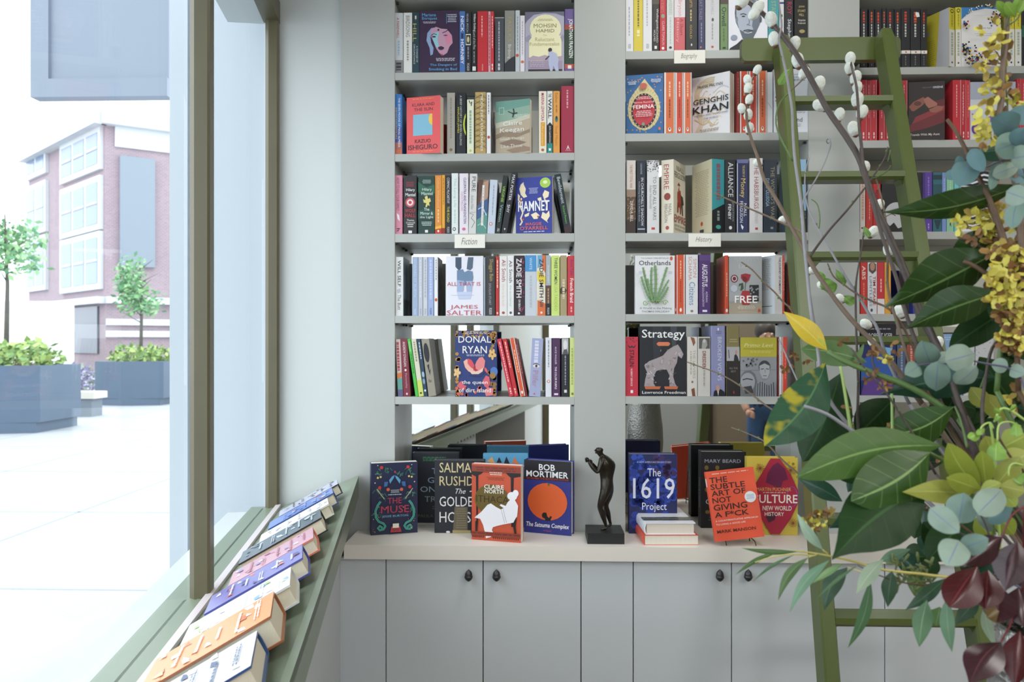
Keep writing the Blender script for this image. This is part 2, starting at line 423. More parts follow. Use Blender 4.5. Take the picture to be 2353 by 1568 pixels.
# ------------------------------------------------------------------ lights
w = bpy.data.worlds.new('overcast_sky'); bpy.context.scene.world = w; w.use_nodes = True
bg = w.node_tree.nodes['Background']; bg.inputs[0].default_value = (.89, .95, 1.0, 1); bg.inputs[1].default_value = 3.5
def area(name, loc, size, power, col, rot=(0, 0, 0), sy=None):
    l = bpy.data.lights.new(name, 'AREA'); l.energy = power; l.color = col; l.size = size
    if sy: l.shape = 'RECTANGLE'; l.size_y = sy
    o = bpy.data.objects.new(name, l); C.objects.link(o); o.location = loc; o.rotation_euler = rot
    return o
for i, (x, y, p, s) in enumerate([(.6, -.85, 11, .5), (1.7, -2.6, 22, .6), (2.6, -4.2, 34, .6), (1.0, -4.4, 30, .6)]):  # unseen overhead lights with housings, added to brighten the interior
    area('added_fill_light', (x, y, ZCEIL - .06), s, p, (1.0, .97, .93))
    q = MB(); q.box((-s / 2 - .03, -s / 2 - .03, 0), (s / 2 + .03, s / 2 + .03, .035), mat('#f2f0ea', .5))
    l = tag(q.build('fill_light_housing', loc=(x, y, ZCEIL - .04)), 'square white ceiling light fitting over the shop floor', 'ceiling light', 'ceiling lights')
# ------------------------------------------------------------------ camera and view
cd = bpy.data.cameras.new('camera'); co = bpy.data.objects.new('camera', cd); C.objects.link(co)
co.location = CAM; co.rotation_euler = (R(90), 0, PSI)
cd.lens = FPX / 2353 * 36; cd.sensor_width = 36; cd.shift_y = 4 / 2353; cd.clip_start = .05; cd.clip_end = 300
cd.dof.use_dof = True; cd.dof.focus_distance = 1.75; cd.dof.aperture_fstop = 7
sc = bpy.context.scene; sc.camera = co
sc.view_settings.view_transform = 'Standard'; sc.view_settings.look = 'None'; sc.view_settings.exposure = 0; sc.view_settings.gamma = 1
sc.view_settings.use_curve_mapping = False
sc.cycles.use_denoising = True
try: sc.cycles.denoiser = 'OPENIMAGEDENOISE'
except Exception: pass
sc.cycles.max_bounces = 10; sc.cycles.diffuse_bounces = 6; sc.cycles.transparent_max_bounces = 16
sc.cycles.sample_clamp_indirect = 6
# ------------------------------------------------------------------ book data
W_ = '#f1f2f4'; K_ = '#17181b'; PG = 'E'
def peng(c='#f4f4f0', r='#d9652f'):   # small oval device at a spine foot
    return [('E', .5, .93, .22, .022, r), ('E', .5, .93, .13, .014, c)]
def sp(x0, x1, top, c, d, n, *a, **k):
    r = dict(x=(x0, x1), top=top, c=c, d=d, n=n, a=list(a)); r.update(k); return r
def fc(x0, x1, top, c, d, n, a, **k):
    r = dict(x=(x0, x1), top=top, c=c, d=d, n=n, a=a, k='f'); r.update(k); return r
B11 = [
 sp(906.5, 926, 30, '#c9cdd0', 'pale grey paperback spine over dark waves', 'pale grey spine', ('R', 0, .78, 1, 1, '#8b8d90'), ('s', .82, .95, '#3c3c40', .5, .6), ('S', 'A FAREWELL', .08, .42, '#a85050', .4, .3), ('s', .46, .7, '#8fb4c8')),
 sp(927, 947, 29.5, '#e4e5e2', 'white paperback spine with spaced grey capitals', 'white spine', ('S', 'BIRDSONG', .05, .4, '#7d7f7c', .5, .45), ('s', .46, .8, '#9c9e9a')),
 sp(947, 963.5, 29.5, '#26424e', 'dark teal spine with tall gold letters', 'dark teal spine', ('S', 'HILL', .18, .48, '#b8ad6a', .35, .5), ('S', 'A CHANGE OF', .55, .82, '#cfd6d6', .7, .22), ('S', 'CIRCUMSTANCE', .52, .85, '#cfd6d6', .3, .22), ('s', .05, .12, '#d5d5c8')),
 fc(963.5, 1055, 25.5, '#3a2647', 'deep purple face-out paperback with a painted pink and blue face', 'purple face-out book', [
   ('T', 'Mariana', .07, .04, .42, .09, '#5fa9d8', .01), ('T', 'Enriquez', .07, .1, .45, .155, '#5fa9d8', .01), ('b', .07, .175, .45, .21, '#d9d9e6', 2), ('b', .7, .06, .95, .2, '#cfd6ea', 5), ('R', .68, .05, .69, .21, '#5fa9d8'),
   ('P', [(.2,.36),(.3,.28),(.42,.27),(.36,.33),(.28,.42),(.3,.52),(.36,.6),(.34,.7),(.28,.72),(.26,.6),(.18,.48)], '#8fa8cf'),
   ('P', [(.3,.3),(.42,.26),(.55,.29),(.7,.3),(.82,.4),(.84,.52),(.76,.58),(.7,.68),(.6,.72),(.5,.68),(.42,.6),(.36,.5),(.3,.42)], '#c79ab4'),
   ('P', [(.36,.36),(.5,.34),(.46,.46),(.5,.6),(.42,.58),(.34,.46)], '#8fd0dc'), ('P', [(.66,.36),(.8,.4),(.82,.5),(.7,.56),(.66,.46)], '#d98aa8'),
   ('E', .48, .31, .025, .017, '#2a1a36'), ('L', [(.3,.4),(.36,.37),(.44,.385)], .018, '#2a1a36'), ('L', [(.58,.36),(.66,.34),(.74,.31)], .018, '#2a1a36'), ('E', .37, .42, .05, .012, '#2a1a36'), ('E', .66, .4, .05, .01, '#5a3a66'), ('E', .55, .6, .075, .035, '#3c2c4c'), ('L', [(.48,.58),(.55,.565),(.62,.585)], .012, '#e6b8c8'),
   ('P', [(.52,.7),(.6,.7),(.57,.73)], '#c8484e'), ('b', .38, .765, .94, .82, '#d9d9e6', 3),
   ('T', 'The Dangers of', .27, .855, .95, .9, '#5fa9d8', .01), ('T', 'Smoking in Bed', .24, .92, .95, .975, '#5fa9d8', .01)]),
 sp(1055.5, 1069, 26, '#4b76b8', 'bright blue spine with bold white capitals', 'bright blue spine', ('S', 'NICK', .08, .34, '#f0f3f8', .5, .55, .02), ('S', 'HORNBY', .46, .86, '#f0f3f8', .5, .55, .02), ('R', .3, .36, .7, .44, '#2a3a5c')),
 sp(1069, 1082.6, 26.5, '#262831', 'black spine with small framed photo square', 'black spine with photo', ('S', 'FEVER PITCH', .04, .34, '#b8bcc6', .35, .35), ('R', .08, .37, .95, .55, '#e6e6dc'), ('R', .15, .385, .9, .535, '#35352e'), ('E', .5, .46, .2, .05, '#d6cf9c'), ('s', .58, .78, '#8c90a0'), ('S', 'PICADOR', .85, .97, '#e0e0e0', .5, .4)),
 sp(1083, 1096, 27.5, '#1d1f22', 'black spine with white bold title', 'black spine', ('S', 'William Golding', .03, .32, '#e8e8e6', .55, .5, .01), ('S', 'Lord of the Flies', .33, .62, '#c8ccca', .55, .42), ('s', .65, .85, '#8a9094'), ('R', .2, .9, .8, .97, '#e8e8e8')),
 sp(1096.5, 1121, 26, '#c62f38', 'wide red paperback spine with tiny white lettering', 'wide red spine', ('s', .08, .42, '#e9a6a6', .45, .12), ('S', 'VINTAGE', .86, .97, '#f3d8d8', .5, .12)),
 sp(1121.5, 1127.5, 26.5, '#e2a7b8', 'thin pink spine with red print', 'thin pink spine', ('s', .06, .9, '#c62f38', .5, .35)),
 sp(1127.5, 1135, 26.5, '#cf3a42', 'thin red spine with white print', 'thin red spine', ('s', .08, .6, '#f0cccc', .5, .25), ('s', .86, .97, '#f4e4e4', .5, .35)),
 sp(1137, 1158.5, 40, '#4a4f58', 'short slate grey paperback spine', 'short slate spine', ('s', .08, .8, '#aeb4bc', .45, .14), ('s', .84, .96, '#d4d8dc', .45, .2), ('R', 0, 0, 1, .02, '#9aa0a4')),
 sp(1159.5, 1183, 24.7, '#8f918c', 'grey spine fading to a dark hill at the foot', 'grey and black spine', ('P', [(0,.86),(.4,.8),(.7,.76),(1,.74),(1,1),(0,1)], '#30333a'), ('S', 'FAULKS', .1, .5, '#b4a468', .5, .35), ('S', 'Birdsong', .55, .78, '#dcdcd4', .45, .4)),
 sp(1184, 1194.6, 24, '#c5cdd3', 'slim pale blue-grey spine with oval badge', 'slim pale blue spine', ('s', .1, .66, '#8b98a2', .5, .2), ('E', .45, .73, .35, .025, '#c85a3a')),
 sp(1195, 1206, 36, '#e6e3ea', 'slim white spine with oval badge', 'slim white spine', ('s', .1, .7, '#b6b0c0', .5, .2), ('E', .5, .82, .35, .025, '#c87a5a')),
 fc(1206.5, 1296.6, 28, '#b3b2c4', 'cream and lilac face-out paperback with keyhole arch and seated figure', 'arch cover book', [
   ('P', [(0,0),(1,0),(1,.08),(.78,.03),(.5,.02),(.22,.05),(.06,.14),(0,.2)], '#6e6f86'),
   ('E', .52, .28, .40, .235, '#f1eec4'), ('R', .1, .4, .93, .82, '#f1eec4'), ('P', [(.08,.5),(.02,.5),(.02,.42),(.1,.38),(.17,.42)], '#9c9bb2'), ('P', [(.97,.5),(.94,.5),(.9,.42),(.96,.38),(1,.42)], '#9c9bb2'),
   ('R', .08, .76, .95, .97, '#a596ae'), ('P', [(.08,.78),(.2,.73),(.35,.75),(.5,.72),(.7,.76),(.95,.74),(.95,.82),(.08,.82)], '#b7a6b6'),
   ('T', 'MOHSIN', .22, .2, .8, .265, '#8d8a68'), ('T', 'HAMID', .28, .29, .75, .345, '#8d8a68'), ('T', 'The', .46, .38, .56, .4, '#b5b088'), ('T', 'Reluctant', .26, .43, .75, .49, '#c3bd92'), ('T', 'Fundamentalist', .12, .51, .88, .565, '#c3bd92'), ('b', .3, .12, .74, .16, '#c9c49a', 2),
   ('R', .08, .96, .95, 1, '#2c2a2c'), ('E', .64, .64, .05, .035, '#3b2f33'), ('P', [(.6,.68),(.68,.66),(.8,.7),(.86,.8),(.84,.88),(.86,.99),(.78,.99),(.72,.9),(.7,.99),(.64,.99),(.6,.88),(.6,.76)], '#b9c1de'), ('L', [(.62,.74),(.52,.8)], .03, '#4a3a3c'), ('b', .12, .82, .5, .93, '#cfc4d2', 4)]),
 sp(1297.5, 1321.5, 21, '#6d5a96', 'violet and dark green spine with slanted white capitals', 'violet green spine', ('R', 0, .25, 1, .36, '#a0453c'), ('R', 0, .33, 1, .9, '#26402e'), ('R', 0, .88, 1, .95, '#b4564a'), ('S', 'JONATHAN FRANZEN', .16, .78, '#f1f1f1', .55, .5, .015), ('R', .3, .9, .65, .955, '#f3e4e0')),
]
def skyblue(u0, v0, u1, v1): return ('R', u0, v0, u1, v1, '#8fb5c6')
B12 = [
 sp(905.5, 924, 217, '#2f74bd', 'blue spine turning orange at the foot with white capitals', 'blue and orange spine', ('R', 0, .55, 1, .8, '#3a4f9a'), ('R', 0, .8, 1, .92, '#a8655e'), ('R', 0, .92, 1, 1, '#c46848'), ('S', 'THE SEVEN MOONS OF MAALI ALMEIDA', .06, .88, '#e8eef5', .65, .26), ('S', 'SHEHAN KARUNATILAKA', .22, .75, '#d8c36a', .27, .2)),
 fc(934, 1012, 219, '#e2575a', 'coral red face-out book with pale blue square and yellow sun', 'coral face-out book', [
   ('T', 'KLARA AND', .17, .11, .83, .165, '#3a2e33'), ('T', 'THE SUN', .22, .195, .78, .25, '#3a2e33'), ('R', .2, .31, .77, .68, '#7fb7cf'), ('P', [(.77,.31),(.7,.31),(.66,.36),(.655,.42),(.68,.47),(.73,.5),(.77,.51)], '#f0c04a'),
   ('T', 'KAZUO', .25, .745, .72, .81, '#3a2e33', .005), ('T', 'ISHIGURO', .05, .84, .92, .925, '#3a2e33', .005), ('b', .1, .035, .9, .055, '#f0a84a', 1), ('b', .1, .955, .9, .975, '#f0a84a', 1)], Y=(.012, -.014), T=.034),
 sp(1027, 1045.6, 213.7, '#a9a69d', 'warm grey paperback spine', 'warm grey spine', ('s', .08, .75, '#8b8980', .5, .16), ('E', .5, .93, .2, .025, '#7a6a50')),
 sp(1047.5, 1070.5, 213, '#1d232b', 'black spine with yellow name and lime half circle', 'black and lime spine', ('P', [(1,.34),(.88,.38),(.78,.45),(.74,.52),(.78,.6),(.88,.66),(1,.7)], '#c3d53c'), ('P', [(1,.4),(.92,.44),(.88,.52),(.92,.6),(1,.64)], '#1d232b'), ('S', 'A BRIEF HISTORY OF SEVEN KILLINGS', .05, .86, '#c9cbc6', .5, .2), ('S', 'MARLON JAMES', .24, .66, '#d8cf2e', .22, .22)),
 sp(1073, 1089, 229, '#e6e9cf', 'short cream-green spine with black leaf sprig', 'short cream spine', ('L', [(.3,.02),(.5,.08),(.7,.04),(.6,.12)], .12, '#23282a'), ('s', .2, .82, '#8fb0a0', .5, .3), ('E', .5, .94, .18, .022, '#b8cf5a')),
 sp(1091.6, 1117, 212, '#bb9f63', 'ochre spine covered in trellis pattern', 'patterned ochre spine', *[('L', [(0, .05 + .09 * i), (.5, .1 + .09 * i), (1, .05 + .09 * i)], .06, '#6f8f70') for i in range(10)], *[('L', [(0, .1 + .09 * i), (.5, .05 + .09 * i), (1, .1 + .09 * i)], .05, '#8a5a34') for i in range(10)], ('S', 'MIDDLESEX EUGENIDES', .03, .96, '#f2ecd6', .62, .22, .01)),
 sp(1118, 1128, 213, '#ebebee', 'slim white spine with black and white side', 'slim white spine', ('s', .04, .35, '#777a80', .5, .2), ('E', .5, .73, .32, .025, '#b8583a'), side=[('R', 0, 0, 1, 1, '#8e9092'), ('R', 0, .3, 1, .62, '#33363a'), ('S', 'THE', .35, .6, '#e4e4e4', .6, .4)]),
 fc(1139, 1218, 226.6, '#b9aa93', 'green sky and sand face-out paperback with a flying bird', 'bird cover book', [
   ('R', 0, 0, 1, .22, '#6f9f92'), ('P', [(0,.2),(1,.12),(1,.3),(.5,.36),(0,.4)], '#8fae9c'), ('P', [(0,.4),(.5,.36),(1,.28),(1,.36),(.4,.46),(0,.5)], '#c9c8b4'),
   ('P', [(0,.62),(.3,.56),(.7,.62),(1,.56),(1,.62),(.6,.7),(.2,.66),(0,.7)], '#93806a'), ('P', [(.1,.78),(.5,.72),(.9,.8),(.6,.86),(.3,.84)], '#8a7462'), ('P', [(.3,.92),(.8,.86),(1,.9),(1,.96),(.5,.98)], '#97806c'),
   ('L', [(.36,.2),(.48,.24),(.56,.26)], .025, '#1f2a2c'), ('L', [(.52,.16),(.54,.22),(.5,.32)], .035, '#1f2a2c'), ('L', [(.48,.25),(.64,.245)], .03, '#1f2a2c'), ('R', .1, .12, .25, .25, '#b9d2c8'), ('R', .115, .13, .235, .24, '#6f9f92'),
   ('T', 'Claire', .22, .39, .78, .47, '#ecebe4', .008), ('T', 'Keegan', .13, .51, .83, .61, '#ecebe4', .008), ('T', 'Small Things', .12, .69, .84, .75, '#e9e3da'), ('T', 'Like These', .16, .82, .78, .88, '#e9e3da'), ('b', .55, .28, .95, .34, '#dfe8dc', 3)], Y=(.03, -.004), T=.02),
 sp(1238, 1256, 210, '#ece7d6', 'cream spine with magenta capitals and yellow block', 'cream spine', ('S', 'MARINA LEWYCKA', .03, .48, '#b02a5a', .5, .4, .01), ('R', .25, .5, .8, .88, '#dfa33a'), ('S', 'Ukrainian', .52, .86, '#f3dca0', .5, .25), ('E', .5, .945, .2, .022, '#b06a3a'), side2=[('R', 0, 0, 1, 1, '#e8e3d2'), ('R', .3, .1, .8, .6, '#d8b45a')], T=.12),
 sp(1257, 1270, 209.6, '#e4e6e4', 'white over black spine with bold black title', 'white and black spine', ('P', [(0,.55),(.5,.5),(1,.55),(1,.86),(0,.86)], '#1c2224'), ('R', 0, .84, 1, 1, '#1f8a86'), ('S', 'THE', .04, .1, '#22272b', .5, .55), ('S', 'WALL', .12, .44, '#22272b', .5, .62, .02), ('S', 'John Lanchester', .56, .84, '#e4e8ea', .5, .4), ('R', .3, .92, .7, .96, '#e8efee')),
 sp(1271, 1286.6, 209.6, '#e2a04d', 'orange yellow spine with feather motif', 'orange yellow spine', ('S', 'Esther', .03, .2, '#a8683a', .5, .4), ('s', .22, .36, '#b57a3c'), ('E', .5, .45, .22, .05, '#3c7a6e'), ('E', .5, .43, .1, .03, '#1d3434'), ('S', 'Soul Music', .56, .88, '#c9812f', .5, .42)),
 sp(1289, 1321.5, 198, '#a12b48', 'tall crimson hardback spine with white triangle device', 'tall crimson spine', ('s', .06, .34, '#d9a3ae', .45, .1), ('P', [(.5,.88),(.62,.945),(.38,.945)], '#e8d8dc'), ('E', .5, .935, .05, .012, '#a12b48'), ('R', .3, .958, .72, .963, '#d9b3bb'), hard=True),
]
B13 = [
 sp(905.7, 925, 403.4, '#d48ba2', 'pink spine with dark pink capitals and knife mark', 'pink spine', ('S', 'HOW TO KILL YOUR FAMILY', .04, .6, '#8a3a54', .45, .36), ('P', [(.3,.64),(.6,.68),(.7,.78),(.4,.74)], '#f0e6ea'), ('S', 'h', .9, .95, '#222', .5, .4, .02)),
 sp(927, 958, 404, '#2d2c31', 'dark grey spine with red rose roundel', 'dark rose spine', ('b', .15, .11, .85, .2, '#a43a42', 3), ('T', 'Hilary', .2, .22, .85, .28, '#e8e8e4', .01), ('T', 'Mantel', .15, .3, .9, .355, '#e8e8e4', .01), ('E', .5, .46, .36, .085, '#c2505a'), ('E', .5, .46, .24, .055, '#e3d6d8'), ('E', .5, .46, .12, .028, '#b8424e'), ('T', 'WOLF', .12, .57, .9, .63, '#b8323e', .02), ('T', 'HALL', .12, .65, .9, .71, '#b8323e', .02), ('T', 'Thomas', .25, .745, .8, .78, '#e8e8e4'), ('T', 'Cromwell', .2, .79, .85, .82, '#e8e8e4'), ('b', .3, .83, .75, .9, '#dcdcd8', 2), ('R', .38, .94, .64, .985, '#e8e8e8')),
 sp(960.7, 999, 404.6, '#1d3e38', 'wide dark green spine with gold heraldic lion', 'wide green lion spine', ('P', [(0,.1),(.5,.2),(1,.15),(1,.3),(.4,.35),(0,.28)], '#2a6650'), ('P', [(0,.6),(.6,.55),(1,.62),(1,.72),(.3,.7),(0,.75)], '#24564a'), ('b', .25, .07, .8, .14, '#a8c8bc', 3), ('T', 'Hilary', .25, .21, .82, .27, '#dfe9e4'), ('T', 'Mantel', .2, .28, .88, .33, '#dfe9e4'), ('P', [(.4,.36),(.55,.34),(.6,.4),(.72,.38),(.78,.44),(.66,.46),(.7,.52),(.58,.5),(.52,.54),(.44,.53),(.5,.47),(.34,.46),(.3,.4),(.44,.42)], '#dcd07c'), ('T', 'The', .36, .55, .68, .6, '#dfe9e4'), ('T', 'Mirror &', .14, .62, .9, .67, '#dfe9e4'), ('T', 'the Light', .12, .69, .92, .74, '#dfe9e4'), ('b', .2, .79, .85, .87, '#c8dcd4', 3), ('R', .42, .93, .6, .975, '#e8e8e8')),
 sp(999.5, 1015, 403.4, '#dd8f3c', 'orange spine with red foot', 'orange spine', ('R', 0, .88, 1, 1, '#c0392b'), ('P', [(0,.88),(1,.85),(1,.9),(0,.92)], '#e8b83c'), ('S', 'Colson Whitehead', .04, .55, '#f0c88c', .5, .32), ('s', .58, .8, '#f0c88c'), ('E', .5, .95, .14, .02, '#f4e8dc')),
 sp(1015.3, 1022.8, 402.7, '#e3a535', 'thin yellow-orange spine', 'thin yellow spine', ('R', 0, .9, 1, 1, '#8e2f22'), ('s', .05, .5, '#a8682a')),
 sp(1023, 1037, 403.4, '#23272d', 'black spine with yellow second title', 'black spine', ('S', 'CORMAC McCARTHY', .04, .48, '#d4d8da', .5, .42), ('S', 'THE ROAD', .53, .8, '#d6ce5c', .5, .4), ('S', 'PICADOR', .88, .98, '#d8d8d8', .5, .4)),
 sp(1037.5, 1053, 398.6, '#dfe8e6', 'tall pale green-white spine with black oval', 'tall pale green spine', ('S', 'The Lying Life', .08, .56, '#a5cfc8', .5, .45), ('s', .6, .82, '#b8d4d0'), ('E', .4, .92, .24, .03, '#202428'), ('E', .4, .92, .14, .018, '#e8e8e8')),
 sp(1055.5, 1076.2, 399, '#e5dfe8', 'pale lilac spine with indigo capitals', 'pale lilac spine', ('S', 'CLEOPATRA AND FRANKENSTEIN', .07, .83, '#3c2c78', .62, .28, .008), ('S', 'COCO MELLORS', .3, .62, '#d48ab4', .3, .22), ('E', .5, .92, .2, .025, '#d46a98')),
 sp(1076.5, 1094, 399.5, '#d5d5d3', 'white spine with tall grey title and line drawing', 'white drawing spine', ('S', 'PURE', .05, .3, '#4b4d52', .55, .5), ('S', 'Andrew Miller', .36, .6, '#9a9ca0', .4, .35), ('L', [(.1,.66),(.6,.68),(.3,.74),(.8,.8),(.4,.9)], .06, '#45474c'), ('R', .1, .64, .9, .645, '#888'), lean=3),
 sp(1094, 1118.5, 413.6, '#8e776a', 'painted multicolour spine of brown blue and green brushwork', 'multicolour spine', ('P', [(0,0),(.5,0),(.2,.5),(0,.55)], '#5b4036'), ('P', [(.5,.05),(1,0),(1,.3),(.6,.45)], '#b39280'), ('P', [(0,.5),(.4,.4),(1,.35),(1,.62),(.4,.7),(0,.75)], '#3d5e8c'), ('P', [(0,.75),(.5,.68),(1,.6),(1,1),(0,1)], '#5d958a'), ('L', [(.1,.55),(.5,.5),(.9,.66)], .08, '#c8dcec'), ('L', [(.1,.85),(.5,.8),(.9,.9)], .07, '#a9cfc0'), ('R', .42, .1, .62, .85, '#e9e6e4'), ('S', 'The Essex Serpent', .14, .8, '#55504c', .52, .1), lean=5),
 sp(1119, 1137, 413.6, '#c4d0e0', 'pale blue spine with orange oval', 'pale blue spine', ('s', .1, .66, '#9aa8ba', .55, .14), ('E', .42, .82, .2, .03, '#c4654a'), ('E', .42, .82, .12, .018, '#eee'), lean=7),
 sp(1138, 1150, 404, '#1d2a28', 'dark spine with bright green title leaning right', 'dark green-lettered spine', ('S', 'VIRGINIE', .18, .46, '#9ccf4a', .5, .5), ('S', 'Vernon', .5, .8, '#8fb8b0', .5, .5), ('S', 'S', .91, .97, '#c8d4d0', .5, .4), lean=18),
 sp(1151, 1165, 396.6, '#24252c', 'black spine with white capitals leaning right', 'leaning black spine', ('S', 'MAX PORTER', .04, .46, '#e4e6ec', .5, .45), ('S', 'SHY', .53, .66, '#e4e6ec', .5, .45), ('E', .5, .93, .1, .015, '#e4e6ec'), lean=24),
 fc(1185, 1269, 404.7, '#2b3994', 'royal blue face-out paperback with cream birds and big white title', 'royal blue face-out book', [
   ('E', .81, .11, .145, .09, '#a8cf4e'), ('E', .81, .1, .06, .03, '#dfeec0'), ('b', .36, .19, .62, .3, '#b8c0e8', 5),
   ('P', [(.14,.12),(.22,.08),(.22,.12),(.28,.2),(.26,.28),(.32,.34),(.22,.36),(.14,.3),(.1,.2)], '#efe2c0'), ('P', [(.06,.28),(.12,.32),(.1,.4),(.2,.42),(.14,.46),(.06,.4)], '#efe2c0'), ('P', [(.8,.24),(.92,.28),(.9,.36),(.78,.4),(.74,.32)], '#efe2c0'), ('P', [(.6,.38),(.7,.36),(.72,.42),(.62,.42)], '#efe2c0'),
   ('L', [(.16,.36),(.12,.5),(.2,.62),(.14,.72),(.18,.78),(.12,.84)], .04, '#efe2c0'), ('P', [(.24,.66),(.38,.62),(.36,.68),(.26,.7)], '#efe2c0'), ('P', [(.42,.66),(.56,.62),(.66,.68),(.6,.74),(.5,.74)], '#efe2c0'), ('P', [(.74,.62),(.84,.66),(.92,.6),(.94,.7),(.86,.78),(.9,.82),(.78,.76),(.7,.72)], '#efe2c0'), ('L', [(.8,.4),(.86,.5),(.84,.6)], .035, '#efe2c0'),
   ('E', .15, .41, .025, .016, '#c4453c'), ('E', .21, .74, .025, .016, '#c4453c'), ('E', .62, .7, .025, .016, '#c4453c'),
   ('T', 'HAMNET', .07, .42, .93, .6, '#f4f5fb', .03), ('T', 'MAGGIE', .28, .8, .72, .85, '#d9685e', .01), ('T', "O'FARRELL", .12, .865, .89, .93, '#d9685e', .01), ('b', .14, .955, .88, .98, '#dfe2f4', 1)], Y=(.03, .0), T=.028),
 sp(1298, 1314, 400, '#1c2b33', 'dark teal hardback leaning left with pale script', 'leaning teal spine', ('S', 'Bewilderment', .05, .5, '#c6d4da', .55, .5), ('S', 'Richard Powers', .54, .84, '#6ec04a', .5, .3), ('P', [(0,.9),(1,.86),(1,1),(0,1)], '#3c2a30'), lean=-25, hard=True),
]
